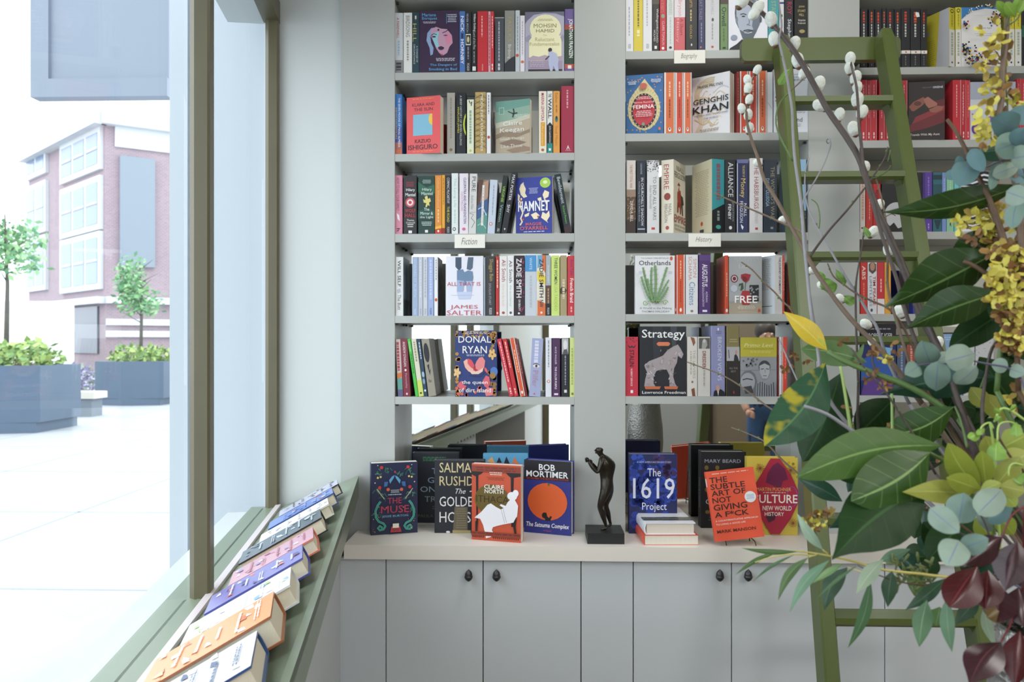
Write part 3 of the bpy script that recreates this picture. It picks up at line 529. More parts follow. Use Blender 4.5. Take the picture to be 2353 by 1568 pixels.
B14 = [
 sp(908, 927, 591, '#dfe2e1', 'white spine with black capitals and dark side cover', 'white and black spine', ('S', 'WILL SELF', .06, .5, '#222527', .5, .4, .008), ('P', [(.2,.56),(.6,.53),(.7,.6),(.3,.62)], '#b8bcc6'), ('S', 'The Butt', .64, .9, '#6b5a58', .5, .4), side=[('R', 0, 0, 1, 1, '#5c6a70'), ('R', 0, .3, 1, .7, '#6f7d82'), ('R', 0, .72, 1, 1, '#3b4448'), ('T', 'SELF', .1, .74, .9, .86, '#15181a')]),
 sp(947, 960.8, 590.5, '#9db0cc', 'steel blue spine with picador foot', 'steel blue spine', ('S', 'EDWARD ST AUBYN', .05, .68, '#c4d0e2', .5, .4), ('S', 'PICADOR', .88, .98, '#d8e2f0', .5, .3)),
 sp(961, 971.6, 590.5, '#bcc3cf', 'slim grey-blue spine', 'slim grey-blue spine', ('s', .05, .7, '#d0d6e0', .5, .3), ('S', 'PICADOR', .88, .98, '#8c94a4', .5, .35)),
 sp(972, 982.6, 590.5, '#c9ced6', 'slim light grey spine', 'slim light grey spine', ('s', .05, .7, '#aab2be', .5, .3), ('S', 'PICADOR', .88, .98, '#8c94a4', .5, .35)),
 sp(983, 996.6, 590.5, '#9fb1dc', 'periwinkle spine', 'periwinkle spine', ('s', .05, .72, '#c4cfee', .5, .35), ('S', 'PICADOR', .87, .98, '#3c4c7c', .5, .35)),
 sp(997.5, 1006.5, 590.5, '#e8e9ec', 'slim white spine with dark photographic side cover', 'slim white spine', ('s', .05, .4, '#8c9098', .5, .22), ('E', .5, .73, .34, .028, '#c25a34'), side=[('R', 0, 0, 1, 1, '#3a3234'), ('L', [(.1,.1),(.5,.3),(.9,.4)], .05, '#7d7276'), ('P', [(.2,.6),(.7,.5),(.8,.8),(.4,.9)], '#5b4c4e')]),
 fc(1024, 1110.5, 589, '#e6e7f2', 'white face-out paperback with blue shadow of two walkers', 'white walkers cover', [
   ('P', [(.26,.02),(.42,.02),(.42,.2),(.36,.25),(.26,.18)], '#3d5266'), ('P', [(.6,.02),(.74,.02),(.72,.2),(.66,.24),(.56,.22),(.58,.1)], '#54677a'), ('P', [(.3,.24),(.46,.22),(.5,.27),(.6,.24),(.72,.26),(.74,.36),(.7,.5),(.6,.46),(.5,.5),(.4,.48),(.3,.4)], '#6d87a8'), ('P', [(.3,.4),(.5,.42),(.48,.58),(.4,.66),(.3,.6)], '#9db0d4'), ('P', [(.54,.42),(.72,.42),(.7,.6),(.62,.66),(.56,.6)], '#a5b7d8'), ('P', [(.3,.6),(.7,.6),(.66,.72),(.34,.72)], '#c4cfea'),
   ('T', 'ALL THAT IS', .04, .435, .93, .5, '#b8424e'), ('R', .14, .655, .76, .659, '#9aa4c0'), ('T', 'JAMES', .12, .82, .86, .9, '#c05560'), ('T', 'SALTER', .03, .91, .96, .99, '#c05560')], T=.022),
 sp(1111.5, 1115.5, 592, '#9aa8b8', 'very thin blue-grey spine', 'very thin spine', ('R', .4, .1, .6, .5, '#c8d0da')),
 sp(1116, 1138, 589, '#37373a', 'charcoal spine with tall gold title', 'charcoal gold spine', ('S', 'Shuggie Bain', .05, .42, '#a9945a', .55, .5, .01), ('S', 'DOUGLAS STUART', .46, .82, '#a8aab0', .45, .25), ('S', 'PICADOR', .87, .98, '#e4e4e4', .5, .3)),
 sp(1139, 1147, 590, '#c0332f', 'slim red spine', 'slim red spine', ('s', .06, .54, '#f0c8b8', .5, .3), ('R', .3, .94, .7, .97, '#f0e0dc')),
 sp(1147.6, 1165.7, 589, '#e6e4e4', 'white spine with red name in large letters', 'white red-lettered spine', ('S', 'Ali Smith', .06, .43, '#9c3c3c', .55, .5), ('S', 'How to be both', .47, .84, '#d9c9b4', .5, .34), ('E', .5, .95, .2, .022, '#a85a4a')),
 sp(1166, 1181, 588, '#e9e9ea', 'white spine with black name in large letters', 'white black-lettered spine', ('S', 'Ali Smith', .08, .45, '#2c2f33', .5, .5), ('S', 'the accidental', .49, .84, '#a9ccc0', .5, .36), ('E', .5, .95, .2, .022, '#55585c')),
 sp(1181.5, 1205.7, 587.6, '#2a2229', 'black and magenta patterned spine with white slab capitals', 'black magenta spine', ('D', .6, .0, 1, 1, '#b8337a', 40, .05), ('S', 'ZADIE SMITH', .05, .7, '#efeaf0', .45, .5, .025), ('S', 'ON BEAUTY', .73, .92, '#efeaf0', .5, .2, .01), ('E', .45, .96, .1, .016, '#efeaf0')),
 sp(1206.2, 1233, 587, '#c6ced8', 'wide spine blue at the top and pale grey below', 'blue over grey spine', ('R', 0, 0, 1, .27, '#4b93cc'), ('S', 'WHITE', .04, .24, '#c8e2f4', .5, .22), ('s', .34, .86, '#b4bcc8', .5, .16)),
 sp(1234.6, 1253.5, 587, '#e5e0cf', 'orange blue and yellow striped spine with black capitals', 'striped orange spine', ('P', [(0,0),(1,0),(1,.12),(0,.22)], '#6ba6cf'), ('P', [(0,.25),(1,.35),(1,.48),(0,.42)], '#e6cf45'), ('P', [(0,.74),(1,.8),(1,1),(0,1)], '#d9703f'), ('P', [(.6,0),(1,.0),(1,.3),(.6,.2)], '#d9703f'), ('S', 'ZADIE SMITH', .06, .7, '#22242a', .5, .5, .03), ('S', 'NW', .74, .86, '#22242a', .5, .5, .03), ('E', .5, .95, .14, .02, '#eadccc')),
 sp(1253.7, 1266, 587, '#a9b3b6', 'slim spine grey above and brown black below', 'grey brown spine', ('R', 0, .5, 1, .82, '#5e4538'), ('R', 0, .8, 1, 1, '#1b1c1e'), ('S', 'GRAHAM SWIFT', .16, .46, '#dfe6e8', .5, .34), ('s', .55, .8, '#b89a7c'), ('S', 'PICADOR', .87, .98, '#e4e4e4', .5, .4)),
 sp(1266.5, 1286, 587, '#cde27f', 'lime green spine with dark green capitals', 'lime green spine', ('S', 'THREE WOMEN', .04, .48, '#33491f', .55, .38, .005), ('S', 'LISA TADDEO', .5, .92, '#a9c05a', .55, .36)),
 sp(1287, 1303, 587, '#a99a76', 'khaki spine with dark smudge', 'khaki spine', ('P', [(0,.56),(.4,.5),(1,.58),(.7,.64),(0,.64)], '#4d4430'), ('s', .4, .72, '#d8ccae', .5, .35)),
 sp(1304, 1321.5, 588, '#c8363f', 'red spine with violet and white title', 'red violet-lettered spine', ('S', 'Anne Tyler', .06, .34, '#5a2a8c', .5, .45), ('S', 'French Braid', .38, .78, '#f4ecec', .55, .45, .01), ('s', .85, .95, '#e8b0b0', .5, .2)),
]
B15 = [
 sp(914.5, 926, 780, '#c9b8b4', 'slim spine patterned red cream and teal', 'patterned slim spine', ('s', .05, .55, '#a8404c', .4, .5), ('P', [(0,.6),(1,.58),(1,.66),(0,.7)], '#d4733a'), ('R', 0, .68, 1, .88, '#5f9a90'), ('R', 0, .88, 1, 1, '#5a5a80'), lean=-6),
 sp(927, 944, 779, '#7d2a3c', 'maroon spine with white name and star', 'maroon spine', ('S', "ANDREW O'HAGAN", .05, .48, '#e9dde0', .5, .36), ('E', .5, .545, .14, .02, '#e9dde0'), ('S', 'Personality', .6, .86, '#cfa8b0', .5, .3), ('R', .4, .94, .6, .975, '#e9dde0'), lean=-8),
 sp(954.5, 962, 779, '#4dbb4a', 'thin bright green spine', 'bright green spine', ('S', 'Samanta', .05, .22, '#e0f4dc', .5, .4), ('s', .26, .6, '#1f6a24'), lean=-19),
 sp(962.5, 974, 779, '#d8d6c0', 'cream spine turning lime at the foot', 'cream lime spine', ('R', 0, .72, 1, 1, '#c9d66a'), ('s', .05, .4, '#9a967a', .5, .3), ('R', .3, .93, .7, .96, '#3a3c30'), lean=-18),
 sp(974.5, 983, 779, '#28405a', 'slim navy spine with pale flowers', 'slim navy spine', ('s', .06, .35, '#c9d6e0', .5, .25), ('E', .5, .62, .35, .05, '#9cb8c8'), ('E', .45, .74, .35, .05, '#7d9cb4'), ('E', .5, .9, .25, .02, '#e8eef2'), lean=-17),
 sp(984.5, 1003, 779, '#9a9486', 'stone grey spine with black blot, tilted', 'stone grey spine', ('E', .45, .24, .34, .17, '#23252c'), ('P', [(.3,.46),(.6,.44),(.5,.56),(.7,.52),(.55,.64)], '#2d2d30'), ('T', 'lu', .3, .7, .6, .76, '#2a2a2a'), lean=-17, side=[('R', 0, 0, 1, 1, '#7d7666')]),
 fc(1045.6, 1142, 760, '#263a78', 'deep blue face-out hardback with pink magnolia flower', 'magnolia cover book', [
   ('D', 0, 0, 1, .09, '#a8803c', 40, .035), ('D', .85, 0, 1, .3, '#a8803c', 14, .04), ('D', 0, .3, .1, 1, '#b8843c', 16, .045), ('D', .82, .55, 1, 1, '#96703c', 14, .06), ('D', 0, .02, 1, .1, '#d07048', 18, .012), ('D', 0, .85, .6, 1, '#d8604f', 10, .04),
   ('T', 'DONAL', .08, .085, .86, .185, '#f1f0ee', .004), ('T', 'RYAN', .18, .235, .76, .345, '#f1f0ee', .004), ('b', .26, .365, .72, .395, '#c8d0e0', 2), ('b', .2, .02, .85, .06, '#d8d8e0', 2),
   ('P', [(.2,.47),(.28,.43),(.36,.5),(.44,.54),(.5,.6),(.42,.64),(.32,.62),(.24,.56)], '#eab4a4'), ('P', [(.3,.42),(.4,.45),(.46,.52),(.48,.6),(.38,.56),(.3,.5)], '#d8505c'), ('P', [(.58,.41),(.66,.4),(.72,.46),(.7,.56),(.6,.62),(.5,.6),(.48,.52),(.52,.46)], '#e48888'), ('P', [(.3,.58),(.42,.62),(.56,.61),(.68,.56),(.66,.62),(.56,.66),(.4,.66)], '#ecc8b8'), ('P', [(.44,.54),(.5,.58),(.55,.6),(.5,.62),(.44,.6)], '#b8303c'),
   *[('E', .89 + .055 * math.cos(a), .36 + .042 * math.sin(a), .045, .03, '#e0b878', a) for a in (0.3, 1.5, 2.8, 4.0, 5.2)], ('E', .89, .36, .02, .015, '#8a5a2c'),
   *[('E', .05 + .05 * math.cos(a), .64 + .04 * math.sin(a), .04, .026, '#e6c088', a) for a in (0, 1.3, 2.6, 3.9, 5.1)],
   ('E', .74, .6, .05, .025, '#d8606c', .8), ('L', [(.35,.68),(.6,.7),(.74,.62)], .012, '#2a2430'),
   ('P', [(.66,.76),(.74,.68),(.82,.7),(.84,.8),(.78,.88),(.7,.84)], '#d86070'), ('P', [(.08,.8),(.16,.76),(.2,.82),(.28,.84),(.2,.9),(.1,.88)], '#d86070'), ('P', [(.7,.9),(.8,.86),(.92,.88),(.9,.98),(.74,.99)], '#e07c80'), ('E', .93, .62, .09, .07, '#4f7ac0'), ('E', .9, .68, .07, .05, '#9c7844'),
   ('T', 'the queen', .17, .755, .78, .825, '#f4f2f0', .004), ('T', 'of dirt island', .09, .87, .86, .935, '#f4f2f0', .004)], T=.03, hard=True, Y=(.01, .01)),
 sp(1170.5, 1181, 779, '#cf3446', 'slim crimson spine leaning left', 'leaning crimson spine', ('s', .05, .75, '#f0b8bc', .5, .25), ('s', .85, .96, '#f0c8c8', .5, .3), lean=-29),
 sp(1181.5, 1191.5, 779, '#c42c36', 'slim red spine leaning left', 'leaning red spine', ('s', .05, .5, '#f0b8b0', .5, .28), ('s', .86, .96, '#f0c8c0', .5, .3), lean=-27),
 sp(1196, 1207, 777, '#db5a30', 'slim orange-red spine leaning left with white stripes', 'leaning orange spine', ('R', 0, 0, .12, 1, '#e8e4e0'), ('R', .86, 0, 1, 1, '#e8e4e0'), ('s', .2, .6, '#f4c8a8', .5, .2), ('E', .5, .93, .2, .025, '#f2f2ee'), lean=-25),
 sp(1208, 1213, 779, '#7c2626', 'very thin dark red spine leaning left', 'leaning dark red spine', ('s', .1, .6, '#b87a70', .5, .3), lean=-26),
 sp(1215.5, 1242, 778, '#a3abd0', 'wide lavender spine with painted eye leaning slightly right', 'lavender eye spine', ('s', .04, .42, '#d4d9ee', .45, .35), ('E', .5, .475, .3, .03, '#e4dcd8'), ('E', .5, .475, .1, .025, '#35323c'), ('L', [(.2,.45),(.5,.43),(.8,.46)], .05, '#2c2a34'), ('S', 'Pilfer', .55, .84, '#b490a8', .45, .5), ('E', .45, .955, .08, .014, '#c4603c'), lean=7),
 sp(1253.5, 1267.5, 776, '#dfe1ea', 'white spine with small oval', 'white oval spine', ('s', .05, .5, '#9a9cae', .5, .2), ('E', .5, .74, .26, .024, '#b86a54'), ('E', .5, .74, .16, .014, '#eee')),
 sp(1268.5, 1287.4, 777, '#4c2a55', 'plum purple spine with white capitals', 'plum spine', ('S', 'ALICE WALKER', .15, .45, '#e8dcec', .45, .2), ('S', 'THE COLOR PURPLE', .49, .87, '#f2ecf4', .45, .24, .012), ('s', .94, .98, '#e8e0ec', .5, .5)),
 sp(1290, 1308, 777, '#202329', 'black spine with grey portrait photo at its top', 'black photo spine', ('R', .05, .01, .9, .28, '#b8b8bc'), ('E', .5, .12, .25, .08, '#dcdcde'), ('P', [(.1,.28),(.3,.2),(.7,.19),(.9,.28)], '#55565c'), ('s', .3, .8, '#8e94a0', .5, .16), ('R', .35, .88, .7, .93, '#e0e0e4')),
 sp(1309, 1321.5, 776, '#cfdc8c', 'pale lime spine beside the upright', 'pale lime spine', ('s', .18, .8, '#a8b45c', .45, .3), ('E', .5, .95, .22, .022, '#8a7a3c')),
]
penl = [('R', 0, 0, .09, 1, '#ece8e2'), ('R', .88, 0, 1, 1, '#ece8e2')]
B21 = [
 sp(1437.5, 1455.8, -28, '#e6e7ea', 'white spine with faint grey print at the far left', 'white spine', ('s', .3, .75, '#a8acb4', .45, .14), ('S', 'SCEO', .88, .95, '#4a4c50', .5, .3)),
 sp(1456, 1477.5, -28, '#dcc93f', 'bright yellow spine with small black print', 'bright yellow spine', ('s', .2, .62, '#6a6430', .5, .16), ('s', .66, .76, '#f4ecb0', .5, .3)),
 sp(1477.5, 1498.5, -28, '#e4e5e9', 'white spine with small black mark', 'plain white spine', ('s', .2, .6, '#a8acb4', .45, .12), ('S', 'SCEO', .88, .95, '#4a4c50', .5, .26)),
 sp(1499, 1515, -26, '#1d1c1d', 'black spine with white italic name', 'black italic spine', ('R', 0, 0, 1, .25, '#4a4436'), ('S', 'Wellington', .32, .62, '#e0e0e0', .7, .4), ('S', 'RICHARD', .62, .86, '#c9c9c9', .7, .28), ('S', 'HOLMES', .66, .84, '#c9c9c9', .3, .28), ('R', .3, .91, .65, .96, '#e8e8e8')),
 sp(1515.8, 1531, -26, '#bf2a35', 'bright red spine with round emblem', 'bright red spine', ('S', 'ANDREW ROBERTS', .05, .38, '#e07a80', .4, .5), ('E', .5, .44, .28, .035, '#8f9a80'), ('S', 'CLAIRE TOMALIN', .52, .9, '#f0c0c4', .55, .35), ('E', .5, .95, .2, .022, '#eee')),
 sp(1532, 1549, -26, '#d8dcda', 'white spine with green title', 'white green-lettered spine', ('S', 'STRAWBERRIES', .05, .42, '#a8c0ac', .5, .5), ('s', .46, .88, '#b0c0bc', .5, .16), ('E', .5, .94, .2, .02, '#222')),
 sp(1549.2, 1574.5, -26, '#cf5f66', 'pink and white spine with pink lettering', 'pink white spine', ('R', 0, 0, 1, .46, '#dfd9de'), ('S', 'Bryson', .18, .44, '#d48a94', .5, .42), ('S', 'A Short', .48, .75, '#9c3a44', .68, .3), ('S', 'History', .48, .86, '#f0b4b8', .3, .3)),
 sp(1575, 1603, -26, '#1a1b1e', 'wide black spine with gold lettering', 'wide black gold spine', ('S', 'Turn', .1, .3, '#b89a4a', .5, .3), ('s', .34, .52, '#c8b070', .45, .12), ('S', 'GOLD', .58, .8, '#c8a850', .45, .16), ('E', .5, .9, .06, .02, '#d8d8d8')),
 sp(1604, 1619.5, -26, '#30345a', 'navy spine with faint gold print', 'navy spine', ('S', 'GREAT TALES', .08, .5, '#8a84a0', .4, .4), ('s', .55, .86, '#7f86a8', .5, .16), ('E', .4, .94, .12, .015, '#c8845a')),
 sp(1620.5, 1653.5, -26, '#cbcdcf', 'broad pale grey spine with small black emblem', 'broad grey spine', ('S', 'CHURCHILL', .06, .42, '#b0b3b7', .5, .18), ('E', .52, .5, .08, .028, '#4a4c52'), ('s', .56, .82, '#9b9ea4', .5, .08), ('R', .42, .92, .58, .95, '#c4483c')),
 sp(1655, 1673, -26, '#6b8a58', 'sage green spine with large black name', 'sage green spine', ('R', 0, 0, 1, .25, '#4a3a34'), ('S', 'Orwell', .3, .6, '#1c241a', .48, .6), ('s', .64, .86, '#4c6640', .45, .14), ('s', .94, .98, '#2c3828', .5, .4)),
 fc(1673.8, 1764, -24, '#e3e5ee', 'white face-out biography with grey portrait of bearded man', 'portrait cover book', [
   ('E', .5, .38, .34, .36, '#4c5562'), ('P', [(.2,.3),(.28,.18),(.5,.12),(.72,.18),(.82,.34),(.8,.55),(.72,.7),(.6,.82),(.46,.84),(.32,.74),(.24,.58),(.2,.44)], '#aab4c4'), ('P', [(.52,.14),(.74,.2),(.84,.4),(.8,.58),(.68,.74),(.6,.6),(.64,.4),(.56,.3)], '#66717f'),
   ('P', [(.28,.66),(.4,.7),(.5,.68),(.66,.66),(.72,.68),(.62,.82),(.5,.87),(.38,.84)], '#59636f'), ('L', [(.3,.415),(.38,.4),(.46,.42)], .025, '#2b323c'), ('L', [(.56,.42),(.64,.4),(.72,.42)], .025, '#2b323c'), ('E', .38, .445, .045, .012, '#20262e'), ('E', .64, .445, .045, .012, '#20262e'), ('L', [(.52,.45),(.53,.56),(.46,.58),(.56,.59)], .02, '#6a7484'), ('L', [(.38,.68),(.5,.665),(.62,.68)], .03, '#353d48'), ('L', [(.4,.71),(.5,.72),(.6,.705)], .015, '#e6eaf0'), ('E', .21, .5, .03, .05, '#7c8696'), ('E', .82, .5, .03, .05, '#4a535f'),
   ('P', [(0,1),(.04,.96),(.2,.9),(.34,.82),(.46,.87),(.62,.84),(.8,.9),(1,.98),(1,1)], '#1b1e25'), ('E', .14, .79, .085, .045, '#8f98ac')], T=.035),
 sp(1765, 1790, -26, '#3f9aa0', 'teal spine with gold-green title', 'teal spine', ('S', 'STALIN', .2, .5, '#a8b070', .5, .4), ('s', .55, .85, '#2a6a70', .5, .2)),
 sp(1791, 1801.8, -26, '#d8d9da', 'slim white spine', 'slim white spine', ('R', 0, .22, 1, .25, '#2c4a80'), ('s', .5, .85, '#b88a6a', .5, .3)),
 sp(1802.5, 1823.5, -26, '#20222a', 'black spine with red capitals above white name', 'black red-lettered spine', ('S', 'ROY', .22, .42, '#b82d3c', .55, .5), ('S', 'Stephen F', .5, .92, '#e4e6ec', .5, .5)),
 sp(1825, 1857.5, -26, '#181818', 'broad black spine with gold lines of lettering', 'broad black gold spine', ('T', 'JOHN', .32, .28, .72, .32, '#cbb878'), ('T', 'STUART', .24, .345, .8, .385, '#cbb878'), ('T', 'MILL', .34, .41, .7, .45, '#cbb878'), ('T', 'Victorian', .26, .5, .78, .535, '#e8e4d8'), ('T', 'Firebrand', .26, .55, .78, .58, '#e8e4d8'), ('E', .55, .7, .2, .03, '#a89460'), ('E', .5, .08, .3, .06, '#b08a44')),
]
orange = [('R', 0, 0, .16, 1, '#dedad8'), ('R', .86, 0, 1, 1, '#dedad8'), ('R', .9, 0, .93, 1, '#3c3a44'), ('s', .15, .4, '#f2c8a8', .5, .14), ('s', .44, .74, '#8a3c22', .5, .12), ('E', .5, .93, .13, .034, '#f1f0ec'), ('E', .5, .92, .06, .02, '#222')]
def femina():
    o = [('D', .03, .04, .97, .96, '#d99a4a', 70, .018)]
    o += [('P', [(.5,.07),(.6,.16),(.72,.25),(.86,.38),(.92,.55),(.9,.7),(.8,.82),(.66,.9),(.5,.93),(.34,.9),(.18,.82),(.08,.7),(.05,.55),(.1,.4),(.26,.26),(.4,.15)], '#dccf9c'),
          ('E', .48, .6, .34, .29, '#3c3034'), ('E', .48, .6, .29, .25, '#c4404a')]
    o += [('E', .48 + .315 * math.cos(a * math.pi / 11), .6 + .27 * math.sin(a * math.pi / 11), .018, .012, '#b9b0a0') for a in range(22)]
    o += [('L', [(.5 + .36 * math.cos(a), .58 + .3 * math.sin(a)), (.5 + .42 * math.cos(a + .05), .58 + .345 * math.sin(a + .05))], .008, '#8f8458') for a in [i * .19 for i in range(33)]]
    o += [('T', 'Janina Ramirez', .23, .455, .76, .49, '#f3dede'), ('T', 'FEMINA', .2, .51, .76, .575, '#f6ecec', .02), ('b', .28, .38, .7, .43, '#f0cfcf', 2), ('b', .25, .61, .72, .72, '#f0cfcf', 4), ('E', .47, .83, .04, .03, '#7f9a8c'), ('E', .47, .2, .1, .05, '#c46a54'), ('E', .9, .92, .03, .025, '#e4713c'), ('b', .05, .12, .3, .18, '#e4e8f0', 3), ('b', .66, .1, .95, .16, '#e4e8f0', 3)]
    return o
def genghis():
    rr = random.Random(5); o = [('P', [(0,.0),(1,0),(1,1),(0,1)], '#e3e4e8')]
    for i in range(16):
        cy = rr.uniform(.02, .95); cx = rr.uniform(.0, .6); a = rr.uniform(.15, .5); ph = rr.uniform(0, 6)
        o.append(('L', [(cx + a * k / 7, cy + .05 * math.sin(ph + k * .7)) for k in range(8) if cx + a * k / 7 < 1], rr.uniform(.015, .035), rr.choice(['#d9c9a0', '#dfd3b4', '#cdbb92', '#cfd0d6'])))
    for i in range(5):
        o.append(('L', [(.5 + (.42 - i * .03) * math.cos(q), .3 + (.26 - i * .03) * math.sin(q)) for q in [2.6 + k * .3 for k in range(9)]], .02, '#d8c8a0'))
    for i in range(3): o.append(('L', [(.12 + i * .05 + .1 * math.sin(k * .6), .6 + k * .055) for k in range(8)], .018, '#d6c596'))
    return o + [('T', 'FRANK McLYNN', .16, .15, .82, .2, '#3d4450'), ('T', 'GENGHIS', .04, .37, .97, .46, '#1f2124', .006), ('T', 'KHAN', .03, .49, .97, .61, '#1f2124', .012), ('T', 'THE MAN WHO CONQUERED', .06, .635, .96, .665, '#555a60'), ('T', 'THE WORLD', .32, .69, .7, .72, '#555a60'), ('b', .2, .88, .75, .93, '#8a7a4a', 3)]
B22 = [
 fc(1438, 1524.6, 168.4, '#3a6ea5', 'blue face-out paperback with teardrop jewel and red oval centre', 'jewel cover book', femina(), Y=(.03, .008), T=.022),
 sp(1526, 1551.5, 167, '#d9703f', 'orange spine with white side stripes and bird emblem', 'orange striped spine', *orange),
 sp(1552, 1570.5, 167, '#cf4630', 'deeper red-orange spine with white side stripes', 'red-orange spine', *orange),
 sp(1571, 1589.4, 167, '#d96a3c', 'narrower orange spine with white side stripes', 'narrow orange spine', *orange),
 fc(1590.5, 1677.4, 163, '#e3e4e8', 'white face-out paperback with swirling sand lines and big black title', 'sand swirl book', genghis(), Y=(.078, .003), T=.038, side=[('R', 0, 0, .02, 1, '#e3e4e8')]),
 sp(1693, 1699.5, 165, '#8e2a26', 'thin dark red spine', 'thin dark red spine', ('s', .1, .7, '#c87a70')),
 sp(1700, 1719.5, 164, '#cf4a2e', 'red-orange striped spine behind catkins', 'red-orange striped spine', *orange),
 sp(1721, 1740, 164, '#c8402e', 'vermilion striped spine behind catkins', 'vermilion spine', *orange),
 sp(1741.5, 1762.5, 163, '#d4683c', 'orange striped spine beside the ladder rail', 'orange spine', *orange),
 sp(1763, 1776, 166, '#dcdee2', 'white spine half hidden by the ladder rail', 'white spine', ('L', [(.1,.5),(.8,.6)], .05, '#555')),
 fc(1778, 1858, 159, '#dbe1ea', 'pale blue-white face-out book with red title half behind ladder', 'pale ladder-side book', [('b', .35, .08, .95, .16, '#aab4c4', 2), ('T', 'SAPIENS', .2, .16, .9, .19, '#7b8698'), ('T', 'Sapiens', .03, .42, .96, .54, '#b54450'), ('T', 'A Brief History', .1, .66, .9, .7, '#7b7f8a'), ('T', 'Humankind', .05, .76, .82, .83, '#5c6470'), ('b', .3, .86, .8, .92, '#aab4c4', 2), ('E', .4, .3, .07, .05, '#8c96aa')], T=.03),
]
def elephant():
    return [('T', 'NIALL', .25, .06, .85, .13, '#4a453a'), ('T', 'FERGUSON', .06, .15, .98, .23, '#4a453a'), ('P', [(.3,.33),(.42,.28),(.56,.32)], '#9c3426'), ('L', [(.44,.3),(.45,.42)], .02, '#3a2a20'), ('P', [(.3,.42),(.56,.38),(.64,.5),(.6,.58),(.34,.58),(.3,.5)], '#a83c2c'), ('P', [(.56,.44),(.76,.46),(.84,.56),(.74,.58),(.78,.72),(.7,.72),(.64,.6)], '#3f3a36'), ('P', [(.3,.56),(.62,.56),(.6,.7),(.52,.72),(.5,.62),(.4,.62),(.38,.7),(.28,.7)], '#8f3528'), ('E', .42, .4, .05, .04, '#b5563c'), ('T', 'EMPIRE', .04, .74, .98, .84, '#a03a32'), ('T', 'HOW BRITAIN MADE', .06, .87, .96, .9, '#6b6455'), ('T', 'THE MODERN WORLD', .06, .92, .96, .95, '#6b6455')]
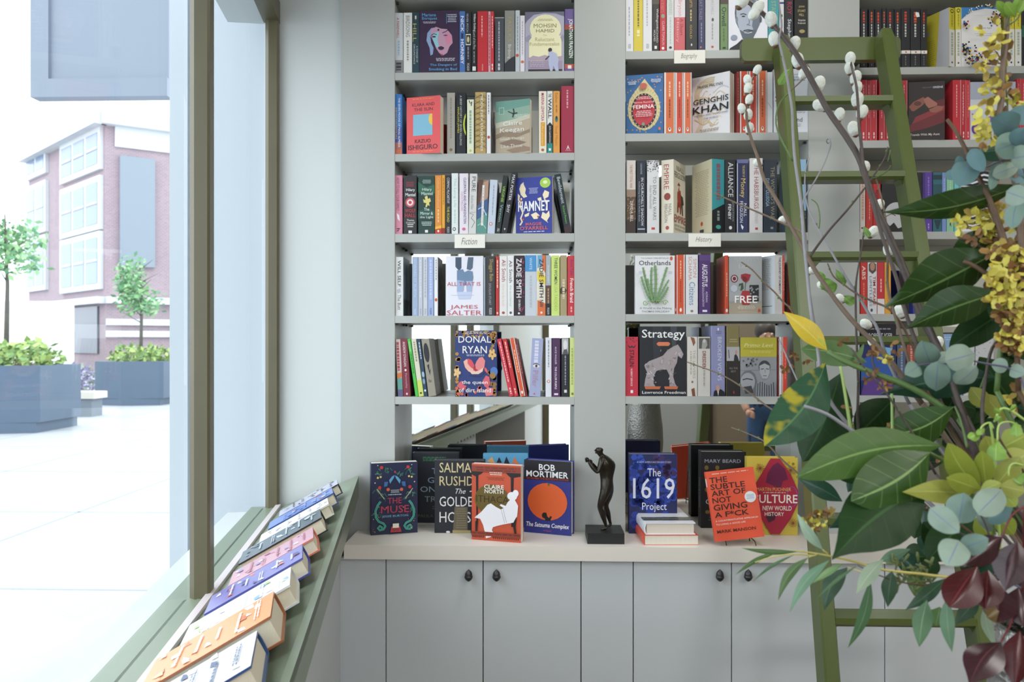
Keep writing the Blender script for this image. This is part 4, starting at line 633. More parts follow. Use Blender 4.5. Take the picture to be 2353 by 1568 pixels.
B23 = [
 sp(1439.6, 1461, 369, '#d5d0ca', 'spine white above and brown battle scene below', 'white brown spine', ('R', 0, .45, 1, 1, '#5c4636'), ('R', 0, .4, 1, .5, '#97806e'), ('D', 0, .5, 1, .8, '#a08468', 30, .06), ('R', 0, .82, 1, 1, '#3a2c26'), ('S', 'THE FIRST TOTAL WAR', .06, .38, '#c48a78', .5, .3), ('S', 'DAVID A. BELL', .56, .84, '#efe6dc', .55, .32)),
 sp(1463, 1484, 369, '#232b38', 'dark navy spine with two lines of white print', 'dark navy spine', ('S', 'CANNADINE', .04, .19, '#9fb0c4', .5, .2), ('S', "IN CHURCHILL'S SHADOW", .24, .9, '#dfe6ee', .62, .3), ('S', 'Confronting the Past in Modern Britain', .29, .84, '#c9d2de', .26, .16), ('R', .1, .935, .9, .95, '#b8c4d2')),
 sp(1486.7, 1515, 369, '#dadbdd', 'white spine with grey branches at the top', 'white branches spine', ('D', 0, 0, 1, .16, '#6e727a', 50, .05), ('S', 'TO END ALL WARS', .22, .82, '#7c8088', .62, .28), ('S', 'Adam Hochschild', .34, .66, '#9a9ea6', .3, .2), ('R', .36, .92, .64, .95, '#c43c3c')),
 sp(1519, 1548, 366, '#dfd9c8', 'thick cream paperback angled to show a red elephant cover', 'cream elephant book', ('S', 'EMPIRE', .06, .4, '#a5433c', .42, .4), ('E', .5, .5, .26, .05, '#8f3a2c'), ('S', 'NIALL', .6, .76, '#8c8674', .72, .24), ('S', 'FERGUSON', .6, .85, '#8c8674', .4, .24), ('E', .5, .925, .14, .026, '#a5433c'), Y=(.022, .001), side=elephant(), T=.122, rotfix=1),
 sp(1636, 1665, 365, '#3e9ba3', 'teal and black spine angled to show its cream back cover', 'teal black spine', ('P', [(0,.7),(1,.6),(1,1),(0,1)], '#1f2226'), ('s', .06, .55, '#8a5a6a', .5, .3), ('s', .7, .84, '#8f9a9a', .5, .18), ('E', .5, .92, .2, .028, '#4aa8a0'), Y=(-.003, .015), T=.118, side2=[('R', 0, 0, 1, 1, '#d5cdb0'), ('b', .15, .12, .85, .75, '#b0a888', 26), ('E', .5, .85, .06, .03, '#c4562c'), ('R', .4, .93, .6, .98, '#444')]),
 sp(1666, 1691, 367, '#1c1e22', 'black spine with large white capitals', 'black capitals spine', ('S', 'ALLIANCE', .04, .51, '#d8dadf', .52, .48), ('S', 'JONATHAN', .58, .84, '#9fa4ac', .72, .2), ('S', 'FENBY', .61, .82, '#e4e6ea', .42, .28, .01), ('E', .5, .93, .14, .024, '#e4e6ea')),
 sp(1693, 1719, 367, '#272e57', 'navy spine with gold script word', 'navy gold spine', ('R', 0, 0, .08, 1, '#c9cfe0'), ('R', 0, 0, 1, .05, '#6a70a0'), ('S', 'THE ASCENT OF', .08, .24, '#d8c27a', .6, .2), ('S', 'Money', .26, .52, '#dcc06a', .5, .55), ('S', 'NIALL', .6, .78, '#dfe3ee', .75, .24), ('S', 'FERGUSON', .57, .86, '#dfe3ee', .4, .28), ('P', [(.35,.88),(.6,.92),(.5,.96),(.4,.93)], '#e8ecf4')),
 sp(1722.6, 1753, 364, '#d6d5d6', 'white spine with maroon capitals behind a catkin twig', 'white maroon spine', ('S', 'THE HABSBURGS', .08, .68, '#9c4a50', .5, .34), ('S', 'MARTYN RADY', .7, .88, '#b4b0b0', .5, .24), ('R', .42, .93, .62, .96, '#a8323c')),
 sp(1755, 1786, 367, '#1d2a3c', 'dark blue spine with olive and pale blue capitals', 'dark blue spine', ('S', "THE WORLD'S WAR", .1, .82, '#8f8c70', .66, .3), ('S', 'DAVID OLUSOGA', .26, .64, '#9cc0dc', .28, .26), ('R', .5, .92, .7, .95, '#8a8c90')),
 sp(1818, 1853, 367, '#8fb8d4', 'light blue spine with dark foot behind the ladder', 'light blue spine', ('s', .05, .3, '#5d88a8', .5, .2), ('R', 0, .7, 1, 1, '#23262c'), ('D', 0, .66, 1, .8, '#506070', 20, .06), ('E', .5, .93, .16, .03, '#dfe3e8')),
]
def fern():
    o = [('T', 'THE SUNDAY TIMES BESTSELLER', .15, .035, .85, .055, '#6a6d75'), ('E', .915, .05, .035, .035, '#c4603c'), ('T', 'Otherlands', .1, .085, .9, .165, '#2f3338', .004)]
    for (b, m, t, w) in [((.46,.8),(.28,.5),(.2,.2),.05), ((.46,.8),(.38,.5),(.42,.2),.05), ((.48,.8),(.55,.5),(.5,.17),.06), ((.52,.8),(.66,.5),(.8,.2),.05), ((.42,.8),(.26,.66),(.15,.36),.05), ((.54,.8),(.68,.6),(.84,.42),.04), ((.56,.8),(.72,.72),(.82,.54),.05), ((.44,.8),(.34,.6),(.3,.4),.05)]:
        pts = []
        for k in range(9):
            s = k / 8; x = (1-s)**2*b[0] + 2*s*(1-s)*m[0] + s*s*t[0]; y = (1-s)**2*b[1] + 2*s*(1-s)*m[1] + s*s*t[1]; pts.append((x, y))
        o.append(('L', pts, w, '#7fa872')); o.append(('L', pts, w * .5, '#4d7c4c')); o.append(('L', pts, w * .15, '#bcd0a4'))
        for i in range(1, 8):
            dx, dy = pts[i+1][0]-pts[i-1][0], pts[i+1][1]-pts[i-1][1]; l = math.hypot(dx, dy)+1e-6
            for sg in (1, -1): o.append(('L', [pts[i], (pts[i][0]-dy/l*w*sg+dx/l*.01, pts[i][1]+dx/l*w*sg*.7+dy/l*.01)], .007, '#5c8c54'))
    for cx, sg in ((.24, 1), (.74, -1)):
        o.append(('L', [(cx + .07 * (1 - k / 14) * math.cos(k * .7) , .81 + .05 * (1 - k / 14) * math.sin(k * .7) * sg) for k in range(12)], .022, '#86a86c'))
        o.append(('L', [(.48, .79), ((cx + .48) / 2, .775), (cx + .06 * sg, .79)], .02, '#86a86c'))
    o += [('D', .4, .78, .58, .84, '#7a6a50', 14, .012), ('E', .12, .3, .05, .03, '#c9cfe0'), ('b', .82, .28, .92, .33, '#9aa0c0', 3), ('T', 'A World in the Making', .1, .885, .9, .93, '#33373d'), ('T', 'THOMAS HALLIDAY', .15, .945, .85, .975, '#33373d', .006)]
    return o
def rose():
    return [('R', 0, .8, 1, 1, '#a89c8a'), ('R', 0, .78, 1, .82, '#9c9894'), ('b', .15, .03, .9, .1, '#b4b8bc', 3), ('T', 'Lea', .3, .14, .55, .21, '#c3c6ca'), ('E', .16, .39, .11, .068, '#6a2430'), ('E', .16, .39, .08, .05, '#d8c8cc'), ('E', .16, .39, .055, .035, '#6a2430'), ('E', .15, .56, .1, .062, '#b9bfcc'),
      ('P', [(.36,.32),(.5,.3),(.66,.32),(.6,.42),(.52,.46),(.44,.44),(.36,.38)], '#9c2430'), ('P', [(.4,.34),(.5,.36),(.56,.4),(.5,.45),(.42,.42)], '#6e1a22'), ('L', [(.5,.45),(.48,.62)], .02, '#3f5a3c'), ('P', [(.3,.48),(.42,.46),(.44,.56),(.36,.6),(.3,.54)], '#33483a'), ('P', [(.28,.54),(.36,.5),(.34,.6)], '#9aa89a'),
      ('R', .62, .5, .9, .78, '#1e1f22'), ('D', .64, .52, .88, .76, '#8c8f92', 12, .03), ('P', [(.4,.6),(.6,.6),(.66,.7),(.62,.84),(.4,.84),(.34,.7)], '#a02a30'), ('T', 'FREE', .17, .685, .85, .81, '#f1f1f1', .02), ('b', .25, .86, .8, .93, '#dcd4c8', 3), ('E', .91, .94, .035, .03, '#c4482c')]
B24 = [
 fc(1459, 1550.5, 588, '#e3e5e9', 'white face-out paperback with green fern illustration', 'fern cover book', fern(), T=.024),
 sp(1551, 1554.2, 590, '#b8362c', 'very thin red spine', 'very thin red spine', ('R', .3, .9, .7, .95, '#eee')),
 sp(1554.7, 1573.5, 586, '#d2522c', 'orange-red spine with white edges', 'orange-red spine', *penl, ('s', .1, .4, '#f0c4a4', .5, .12), ('s', .44, .8, '#9c3418', .5, .1), ('E', .5, .93, .14, .034, '#f1f0ec')),
 sp(1575.6, 1604, 585.8, '#dde0e4', 'white spine with pink and blue serif lettering', 'white citizens spine', ('S', 'SIMON', .07, .38, '#c98f8c', .74, .28), ('S', 'SCHAMA', .03, .43, '#c98f8c', .36, .28), ('S', 'Citizens', .46, .85, '#6f90b4', .52, .48), ('E', .5, .95, .12, .02, '#8a7a6a')),
 sp(1606, 1633, 585.8, '#4b2d6c', 'rich purple spine with condensed white title', 'rich purple spine', ('R', 0, 0, 1, .1, '#553a7c'), ('S', 'AUGUSTUS', .16, .54, '#eee9f4', .5, .46, .02), ('S', 'ADRIAN', .62, .8, '#d6cbe4', .66, .18), ('S', 'GOLDSWORTHY', .55, .88, '#d6cbe4', .36, .18), ('R', .3, .93, .7, .965, '#e8e2f0')),
 sp(1666, 1674, 587, '#cf4f2e', 'slim orange spine standing apart', 'slim orange spine', ('s', .3, .7, '#f0c0a0'), ('E', .5, .94, .3, .03, '#f1f0ec')),
 fc(1675, 1751, 589, '#a3a6a9', 'grey face-out paperback with red rose and white block title', 'grey rose book', rose(), T=.024),
 sp(1780, 1798.5, 586.5, '#e3e4e6', 'white paperback angled to show printed back cover', 'angled white book', ('S', 'THE JOURNEY OF HUMANITY', .03, .66, '#33363a', .6, .36, .01), side2=[('R', 0, 0, 1, 1, '#ccd2d8'), ('b', .12, .05, .85, .6, '#9aa6b0', 18), ('R', .1, .86, .9, .87, '#2c3034')], Y=(-.001, .012), T=.12),
 sp(1799, 1803, 586.5, '#c8442c', 'very thin orange spine beside the ladder', 'thin orange spine', ('s', .1, .6, '#eab0a0')),
 sp(1836, 1851, 586, '#cf5230', 'orange spine right of the ladder rail', 'orange spine', *penl, ('s', .1, .7, '#f0c4a4', .5, .12)),
]
def horse():
    o = [('P', [(.28,0),(.5,0),(.42,.5),(.3,.5)], '#2b3038'), ('P', [(.66,0),(.8,0),(.78,.3),(.7,.3)], '#3c434c'), ('T', 'Strategy', .05, .045, .97, .2, '#eef0f2', .006), ('P', [(.36,.25),(.4,.225),(.62,.225),(.66,.25),(.62,.28),(.4,.28)], '#d87c58')]
    body = [(.1,.56),(.2,.5),(.36,.46),(.5,.42),(.6,.34),(.72,.29),(.82,.26),(.88,.32),(.94,.4),(.9,.46),(.82,.42),(.8,.52),(.74,.6),(.72,.72),(.76,.82),(.8,.86),(.64,.86),(.64,.7),(.58,.62),(.46,.62),(.36,.64),(.3,.72),(.3,.82),(.34,.86),(.1,.86),(.12,.76),(.16,.66),(.12,.6)]
    o.append(('P', body, '#a39a9e'))
    rr = random.Random(11)
    for i in range(70):
        x, y = rr.uniform(.12, .85), rr.uniform(.32, .84)
        if y > .64 and .34 < x < .62: continue
        if y < .5 and x < .45: continue
        if x > .76 and y > .5: continue
        a = rr.uniform(-.5, 2.2); l = rr.uniform(.03, .08)
        o.append(('L', [(x, y), (x + l * .5 * math.cos(a), y + l * .4 * math.sin(a) + .01), (x + l * math.cos(a), y + l * .6 * math.sin(a))], rr.uniform(.006, .014), rr.choice(['#d9cfc8', '#6e5a50', '#b8c0dc', '#e6e0e6', '#a08468', '#4c4a58', '#8c7a70'])))
    o += [('P', [(.1,.86),(.45,.86),(.42,.9),(.12,.9)], '#c46a44'), ('P', [(.52,.86),(.82,.86),(.8,.9),(.54,.9)], '#c46a44'), ('T', 'Lawrence Freedman', .05, .925, .98, .965, '#e8eaec', .006)]
    return o
def twomen():
    return [('R', 0, 0, 1, .33, '#b3ab38'), ('T', 'Primo Levi', .1, .1, .9, .16, '#dfdc9c', 0, .3), ('R', .08, .19, .92, .2, '#8f8a2c'), ('b', .2, .23, .9, .27, '#cfca6c', 2), ('D', .02, .36, .45, .5, '#5c6066', 16, .03), ('L', [(.0,.56),(1,.55)], .008, '#6a6d72'),
      ('P', [(.02,.64),(.12,.57),(.28,.56),(.4,.62),(.46,.74),(.44,.86),(.5,1),(0,1)], '#6a6e73'), ('E', .2, .76, .2, .16, '#9a9ea4'), ('L', [(.06,.72),(.18,.7),(.34,.72)], .03, '#2b2d31'), ('P', [(.08,.84),(.3,.82),(.36,.94),(.14,.96)], '#3c3f44'),
      ('E', .66, .5, .16, .11, '#3b3e43'), ('P', [(.52,.48),(.66,.44),(.8,.48),(.8,.6),(.74,.7),(.6,.7),(.53,.6)], '#a4a8ae'), ('L', [(.56,.54),(.64,.53)], .02, '#26282c'), ('L', [(.7,.53),(.78,.54)], .02, '#26282c'), ('L', [(.67,.54),(.68,.6)], .012, '#6a6d72'), ('L', [(.62,.65),(.72,.65)], .014, '#3c3f44'),
      ('P', [(.44,.8),(.56,.7),(.66,.74),(.78,.7),(.94,.78),(.98,1),(.42,1)], '#8c9298'), *[('L', [(.48 + i * .06, .78 - .03 * math.sin(i)), (.46 + i * .065, 1)], .02, '#2e3136') for i in range(8)]]
B25 = [
 sp(1436.8, 1466.7, 774.6, '#c32d42', 'red spine with black capitals and moustache motif', 'red moustache spine', ('D', .1, .02, .9, .1, '#4a2a3a', 8, .05), ('P', [(.15,.13),(.4,.17),(.5,.14),(.6,.17),(.85,.13),(.7,.19),(.5,.18),(.3,.19)], '#2c2a3c'), ('S', 'STALIN', .22, .5, '#1f1a22', .5, .36, .02), ('S', 'ROBERT SERVICE', .54, .83, '#eadce0', .48, .14, .01), ('R', .4, .9, .6, .95, '#f0e4e8')),
 fc(1469.5, 1577, 750.6, '#1c2027', 'black face-out book with sculpted horse made of scrap', 'black horse book', horse(), T=.04),
 sp(1579, 1602.7, 774.6, '#d6d2cc', 'pale spine with painted hands at top and foot', 'pale hands spine', ('P', [(.3,0),(.7,.02),(.8,.1),(.6,.16),(.5,.1)], '#8a5a44'), ('S', 'THE LOVERS', .22, .7, '#a8a49c', .68, .24), ('s', .24, .64, '#b4b0a8', .36, .14), ('P', [(.4,.88),(.7,.86),(.8,1),(.5,1)], '#7c4a38'), ('E', .5, .76, .1, .02, '#8c6a5c')),
 sp(1603.5, 1632.6, 774.6, '#cfccc6', 'pale spine with statue photograph and red title', 'pale statue spine', ('R', .08, .02, .95, .2, '#5b5b58'), ('P', [(.3,.2),(.35,.08),(.5,.03),(.7,.06),(.75,.14),(.6,.2)], '#a4a49e'), ('E', .5, .07, .12, .03, '#c4c4be'), ('S', 'DRESDEN', .24, .54, '#8e3a38', .5, .28, .01), ('s', .56, .84, '#a8a49e', .5, .12)),
 sp(1634, 1666.5, 749, '#8c8fb8', 'tall lavender hardback spine with suited man at foot', 'tall lavender spine', ('E', .5, .05, .05, .02, '#e8e8f4'), ('b', .3, .08, .8, .13, '#6a6d98', 2), ('S', 'BROKEN VOWS', .16, .78, '#cdd0e6', .6, .28), ('P', [(.15,1),(.2,.93),(.42,.9),(.7,.9),(.95,.94),(1,1)], '#1b1d28'), ('P', [(.34,.85),(.46,.84),(.6,.86),(.6,.91),(.5,.94),(.38,.92)], '#c49a88'), ('P', [(.44,.93),(.54,.93),(.5,1)], '#e4e4ec'), hard=True, T=.15),
 sp(1669.4, 1699.5, 749, '#80774e', 'tall spine khaki above black with photo band', 'tall khaki black spine', ('R', 0, .3, 1, .5, '#a8a8ac'), ('P', [(.55,.5),(.6,.42),(.72,.4),(.86,.44),(.95,.5)], '#22242c'), ('E', .74, .375, .09, .03, '#b48a74'), ('L', [(.15,.34),(.2,.46)], .06, '#4a4c50'), ('R', 0, .5, 1, 1, '#23201f'), ('b', .2, .19, .85, .25, '#b0a878', 2), ('T', 'ALL THE', .2, .59, .85, .615, '#8a857c'), ('T', 'BEST', .34, .635, .72, .66, '#8a857c'), ('E', .55, .945, .05, .02, '#a82c3a'), hard=True, T=.15),
 fc(1701, 1785, 776, '#8d9196', 'face-out book with olive yellow band over grey photo of two men', 'olive band photo book', twomen(), T=.03),
 sp(1787, 1790, 775, '#7c2326', 'sliver of dark red spine', 'dark red sliver', ('R', .4, .1, .6, .3, '#c88')),
 sp(1790.5, 1797, 775, '#d7d8dc', 'slim silver-white spine', 'slim silver spine', ('s', .1, .6, '#a9acb2')),
 sp(1797.5, 1809, 775, '#cf4432', 'vermilion spine beside the ladder rail', 'vermilion spine', ('R', 0, 0, .1, 1, '#e6e2dc'), ('s', .3, .7, '#e8907c', .6, .1)),
]
def classic(o='#cf5a36'): return [('s', .06, .24, o, .45, .26), ('s', .26, .48, '#c9c9c6', .45, .18), ('R', 0, .71, 1, .765, '#e6e4de'), ('E', .5, .738, .1, .014, '#d2602e'), ('s', .8, .96, '#77777a', .45, .1)]
def dotty():
    o = [('P', [(0,0),(1,0),(1,.05),(.6,.02),(.3,.06),(.1,.14),(0,.2)], '#3c86c8')]
    rr = random.Random(9)
    for cx, cy, s, n in ((.85,.2,.14,46), (.1,.72,.14,50), (.05,.3,.07,20), (.35,.88,.12,34), (.15,.93,.12,30), (.6,.97,.15,20)):
        for i in range(n):
            o.append(('E', min(max(cx + rr.gauss(0, s * .55), .01), .99), min(max(cy + rr.gauss(0, s * .4), .01), .99), .022, .015, rr.choice(['#16161a', '#16161a', '#16161a', '#c43c44', '#e0c23a', '#2c74c0'])))
    for i in range(60):
        x = rr.uniform(0, 1); o.append(('E', x, max(.01, .16 - .5 * x * (1 - x) + rr.gauss(0, .02)), .015, .01, rr.choice(['#3c86c8', '#16161a', '#fff', '#e0c23a'])))
    return o + [('T', 'Jennifer Egan', .3, .4, .62, .43, '#555'), ('R', .15, .2, .7, .203, '#c8c8c8'), ('b', .2, .5, .65, .56, '#c4c4c4', 2)]
yw = lambda: [('R', 0, .37, 1, 1, '#e4e4e0'), ('E', .5, .055, .3, .034, '#33321c'), ('E', .5, .055, .2, .02, '#d8cc3a'), ('s', .12, .32, '#a89c30', .5, .2), ('s', .42, .82, '#a8b8a0', .5, .34), ('E', .5, .93, .14, .016, '#33465c')]
K3 = [(1977.5, 1994), (1996.6, 2010), (2011, 2026.5), (2027, 2037), (2037.5, 2054.7), (2055.5, 2071), (2071.5, 2092), (2092.8, 2115.6), (2116.4, 2130.5)]
kd = ['black classic at the left upright', 'black classic with two-line orange title', 'scuffed black classic', 'thin black classic with grey print', 'black classic with long orange title', 'black classic with frayed edge', 'black classic right of the ladder head', 'wide black classic with torn white patch', 'last black classic with red title']
B31 = [sp(a, b, 19 + (i % 3), '#1f2126', kd[i] + ' spine', ['first', 'second', 'third', 'thin', 'fifth', 'frayed', 'seventh', 'wide', 'last'][i] + ' black classic', *classic('#cf5a36' if i % 2 else '#c8452f'), *([('P', [(.5,.06),(.8,.07),(.9,.14),(.6,.15),(.45,.1)], '#e8e8e8')] if i == 7 else [])) for i, (a, b) in enumerate(K3)]
B31 += [
 sp(2181, 2193.6, 17, '#d9cf3e', 'yellow over white paperback angled to show its yellow cover', 'angled yellow book', *yw(), Y=(-.004, .006), T=.124, side2=[('R', 0, 0, 1, 1, '#b9b03a'), ('P', [(.72,0),(1,0),(1,1),(.6,1)], '#b4b6bc'), ('E', .3, .32, .1, .05, '#9aa0a4'), ('b', .1, .45, .6, .9, '#a39a30', 12)]),
 sp(2195.5, 2208.6, 17, '#d9cf3e', 'yellow over white spine touching the dotted cover', 'yellow white spine', *yw()),
 fc(2209.3, 2300, 17.5, '#ebebec', 'white face-out book with blue sky and coloured dots', 'dotted cover book', dotty(), T=.02),
 sp(2316, 2331, 17, '#d9cf3e', 'yellow over white spine behind the yellow blossom twig', 'yellow white spine behind blossom', *yw()),
 sp(2332.5, 2347, 17, '#d9cf3e', 'yellow over white spine at the right picture edge', 'edge yellow spine', *yw()),
 sp(2348, 2362, 18, '#23252a', 'black and green spine at the right picture edge', 'edge black spine', ('R', 0, .3, 1, .5, '#2c6a54')),
]
def redv(): return [('R', .9, 0, 1, 1, '#d98a8e'), ('s', .08, .62, '#e8a8ac', .45, .12), ('s', .86, .96, '#f0d8d8', .45, .22)]
R3 = [(1978, 1991.5), (1992, 2002), (2002.5, 2015), (2020, 2033), (2034, 2046), (2047, 2057), (2057.5, 2070.5), (2071, 2085)]
rd = ['red paperback spine at the left upright', 'red paperback spine left of the drooping catkins', 'red paperback spine beneath the ladder tread', 'red paperback spine behind the ladder rail', 'red paperback spine half behind ladder rail', 'red paperback spine just right of ladder rail', 'second red spine right of ladder rail', 'red paperback spine touching the brown cover']
B32 = [sp(a, b, 184 + i % 2, ['#c02b38', '#b82a36'][i % 2], rd[i], 'red spine ' + ['one', 'two', 'three', 'four', 'five', 'six', 'seven', 'eight'][i], *redv()) for i, (a, b) in enumerate(R3)]
for r in B32: r['n'] = 'red spine'
B32 += [
 fc(2086.5, 2171, 186, '#241a1a', 'dark brown face-out book with shoe buckle photograph', 'dark brown face-out book', [('P', [(0,.75),(.4,.64),(1,.5),(1,.7),(.5,.8),(0,.86)], '#6a1a22'), ('P', [(.2,.6),(1,.4),(1,.5),(.1,.72)], '#8a2a30'), ('P', [(.6,.36),(1,.3),(1,.42),(.7,.44)], '#5c1a20'), ('P', [(.02,.42),(.14,.34),(.42,.26),(.5,.34),(.36,.42),(.16,.5),(.1,.5)], '#8a5142'), ('E', .26, .37, .1, .04, '#5a2e26'), ('P', [(.42,.3),(.54,.26),(.8,.38),(.78,.42),(.56,.46),(.48,.4)], '#a3685a'), ('P', [(.56,.48),(.8,.42),(.97,.44),(.92,.5),(.74,.54),(.62,.53)], '#94594a'), ('T', 'GRAHAM', .38, .09, .64, .115, '#7c6f70'), ('T', 'GREENE', .67, .085, .95, .12, '#cfd6e4', .01), ('T', 'Travels With My Aunt', .05, .885, .86, .935, '#e4dcd8', .006)], T=.026, Y=(.01, -.003), pg='#dcd9cf'),
 sp(2189.5, 2208.5, 184, '#c22c39', 'wide red spine right of the brown cover', 'wide red spine', *redv()),
 sp(2209, 2220, 184, '#b52733', 'red spine with three columns of print', 'red spine', *redv(), ('s', .2, .75, '#e8a8ac', .3, .12)),
 sp(2220.5, 2228.8, 185, '#c8313c', 'slim red spine touching the butterfly cover', 'slim red spine', *redv()),
 fc(2229.7, 2334, 189, '#cfd2da', 'pale face-out book with purple butterfly behind blossom', 'butterfly cover book', [('R', 0, 0, 1, .3, '#a9b0c2'), ('b', .45, .06, .95, .09, '#8c93a8', 1), ('P', [(.02,.54),(.1,.56),(.24,.66),(.3,.72),(.24,.74),(.1,.66)], '#6b4fa0'), ('E', .14, .81, .12, .1, '#5e3f92'), ('E', .14, .82, .07, .06, '#c07a98'), ('P', [(.28,.72),(.4,.66),(.36,.76)], '#4a3a80'), ('P', [(.36,.62),(.5,.56),(.52,.68),(.4,.7)], '#7a5cae')], T=.024),
 sp(2337, 2345, 181, '#b52a35', 'red spine at the far right', 'far right red spine', *redv()),
 sp(2346, 2360, 181, '#c23440', 'red spine cut by the picture edge', 'edge red spine', *redv()),
]
B33 = [
 sp(1976, 1988.7, 398, '#d6d2ca', 'cream spine with salmon print at the left upright', 'cream spine', ('s', .1, .8, '#d49a84', .5, .4), ('E', .4, .93, .18, .015, '#444')),
 sp(1990, 2006, 398, '#c8352c', 'red spine behind the dark catkin branch', 'red spine', ('s', .1, .8, '#e8a090', .5, .14)),
 sp(2006.5, 2024, 396, '#c4252e', 'red spine with dark capitals', 'second red spine', ('S', 'REVENGE', .3, .6, '#5c1a1c', .5, .4, .02), ('R', .3, .93, .6, .96, '#eee')),
 fc(2026, 2118.6, 397, '#1d1b1e', 'black face-out book with red lines of text and white disc', 'black disc book', [('E', .36, .72, .3, .22, '#c9cace'), ('b', .1, .04, .9, .1, '#7c2a2c', 2), ('T', 'THE REVENGE', .42, .135, .9, .185, '#c8302f', .02), ('T', 'OF POWER', .42, .225, .86, .27, '#c8302f', .02), ('T', 'MOISES', .42, .31, .86, .35, '#c8302f', .02), ('P', [(.04,.94),(.1,.84),(.2,.9),(.3,.84),(.4,.94),(.4,1),(.04,1)], '#0f0f10'), ('R', .86, .91, .98, .98, '#b4b4b4')], T=.03),
 sp(2120, 2142.7, 396.5, '#5c3f9c', 'violet spine with darker left edge', 'violet spine', ('R', 0, 0, .25, 1, '#3f2c74'), ('s', .08, .4, '#8d76c4', .6, .14), ('s', .86, .96, '#b4a4dc', .6, .12)),
 sp(2144, 2164.5, 397, '#2f6a78', 'dark teal spine with black and white motifs', 'dark teal spine', ('R', 0, .04, 1, .12, '#1a3a44'), ('R', 0, .2, 1, .5, '#24525e'), ('R', .1, .57, .7, .6, '#e6eaea'), ('R', .1, .63, .7, .66, '#e6eaea'), ('R', 0, .7, 1, .74, '#7fb0b4'), ('P', [(.1,.8),(.9,.8),(.6,.95),(.4,.95)], '#1a3a44')),
 sp(2165, 2175, 397, '#7b93cc', 'slim cornflower blue spine', 'cornflower spine', ('s', .1, .8, '#a8b8e0', .5, .2)),
 sp(2175.7, 2192, 397, '#8cc4a0', 'mint green spine with small black figure', 'mint spine', ('P', [(.3,.8),(.5,.84),(.75,.78),(.55,.86),(.65,.93),(.48,.88),(.35,.92),(.44,.85)], '#1c2a22'), ('s', .1, .6, '#a8d8b8', .5, .16)),
 sp(2193, 2207, 397, '#6fc0c8', 'turquoise spine beside zebra cover', 'turquoise spine', ('s', .1, .8, '#a0dce0', .5, .16)),
 fc(2208, 2296, 397, '#e4e4e8', 'black and white zebra-striped face-out book behind blossom', 'zebra cover book', [*[('L', [(0, .02 + i * .08), (.3, .06 + i * .08), (.6, .0 + i * .08), (1, .05 + i * .08)], .07, '#1c1f30') for i in range(12)], ('P', [(.75,.1),(1,.05),(1,.9),(.85,.9)], '#b06a34')], T=.02),
]
B34 = [
 sp(1976.5, 1993, 599, '#c8342e', 'red spine with large pale capitals', 'red capitals spine', ('S', 'ABS', .1, .36, '#f0d8d0', .5, .5, .02), ('s', .42, .8, '#e07a6c', .5, .2)),
 sp(1994, 2015.5, 598, '#dcdee2', 'white spine with portrait and red and grey names', 'white portrait spine', ('P', [(.1,.08),(.5,.02),(.9,.08),(.9,.2),(.5,.26),(.1,.2)], '#5b4a44'), ('E', .5, .12, .26, .08, '#b48a74'), ('S', 'TIM PEAKE', .3, .84, '#b02c34', .7, .28, .01), ('S', 'LIMITLESS', .3, .86, '#6d86a4', .3, .26), ('E', .4, .93, .12, .03, '#444')),
 sp(2016, 2032.5, 598, '#c4303a', 'red spine with white foot', 'red white-foot spine', ('R', 0, .72, 1, 1, '#e2dede'), ('s', .35, .6, '#eab0b0', .5, .2)),
 sp(2033, 2047.6, 600, '#e0a238', 'amber yellow spine behind twigs', 'amber spine', ('s', .1, .8, '#c8842c', .5, .2)),
 fc(2098, 2168, 602, '#1f2f8c', 'royal blue face-out book with pale ring above the glossy leaves', 'royal blue ring book', [('E', .62, .32, .17, .13, '#5468b4'), ('E', .62, .32, .11, .085, '#1f2f8c'), ('b', .1, .05, .6, .1, '#4a5cae', 2)], T=.03),
 sp(2170, 2182, 600, '#c0b8c8', 'pale mauve spine with pink top', 'pale mauve spine', ('R', 0, 0, 1, .1, '#d87a9a')),
 sp(2183, 2215, 600, '#8f99a8', 'grey-blue spine hidden behind leaves', 'grey-blue spine', ('s', .2, .8, '#c8d0d8', .5, .12)),
 sp(2216, 2236, 602, '#b8a888', 'tan spine hidden behind leaves', 'tan spine', ('s', .2, .8, '#786a50', .5, .12)),
]
B35 = [
 fc(1978, 2059, 745, '#152a66', 'face-out book with black band above blue and violet picture', 'black band blue book', [('R', 0, 0, 1, .3, '#16151f'), ('b', .1, .06, .9, .1, '#8c8c9c', 1), ('T', 'ROBERT IGER', .22, .13, .9, .2, '#c9cbd4', .01), ('P', [(0,.5),(.5,.4),(1,.55),(1,.8),(.4,.7),(0,.8)], '#2c5aa8'), ('P', [(.1,.8),(.6,.75),(1,.9),(1,1),(0,1)], '#5b3c8c'), ('P', [(.6,.32),(.9,.34),(.8,.5)], '#7cb4e0')], T=.03),
 sp(2062, 2082, 772, '#4a5a78', 'slate blue spine behind blossom twigs', 'slate spine', ('s', .1, .8, '#8c9cb8')),
 sp(2084, 2104, 772, '#9a4a3c', 'brick red spine behind the eucalyptus', 'brick red spine', ('s', .1, .8, '#d8a090')),
 fc(2150, 2211, 768, '#87a9d0', 'light blue face-out book behind the round eucalyptus leaves', 'light blue face-out book', [('b', .1, .05, .8, .12, '#b8cfe8', 2)], T=.03),
 sp(2214, 2240, 776, '#c9ccd0', 'pale grey spine behind the leaves', 'pale grey spine', ('D', 0, .02, 1, .5, '#8c8c94', 30, .05)),
 sp(2242, 2284, 762, '#c4c6ca', 'mottled white box-like book above the dark leaves', 'mottled white spine', ('D', 0, .0, 1, .9, '#a0a2a8', 60, .03)),
]
GR = 'books standing on the bookcase shelves'
NM = ['', 'top', 'second', 'third', 'fourth', 'fifth']
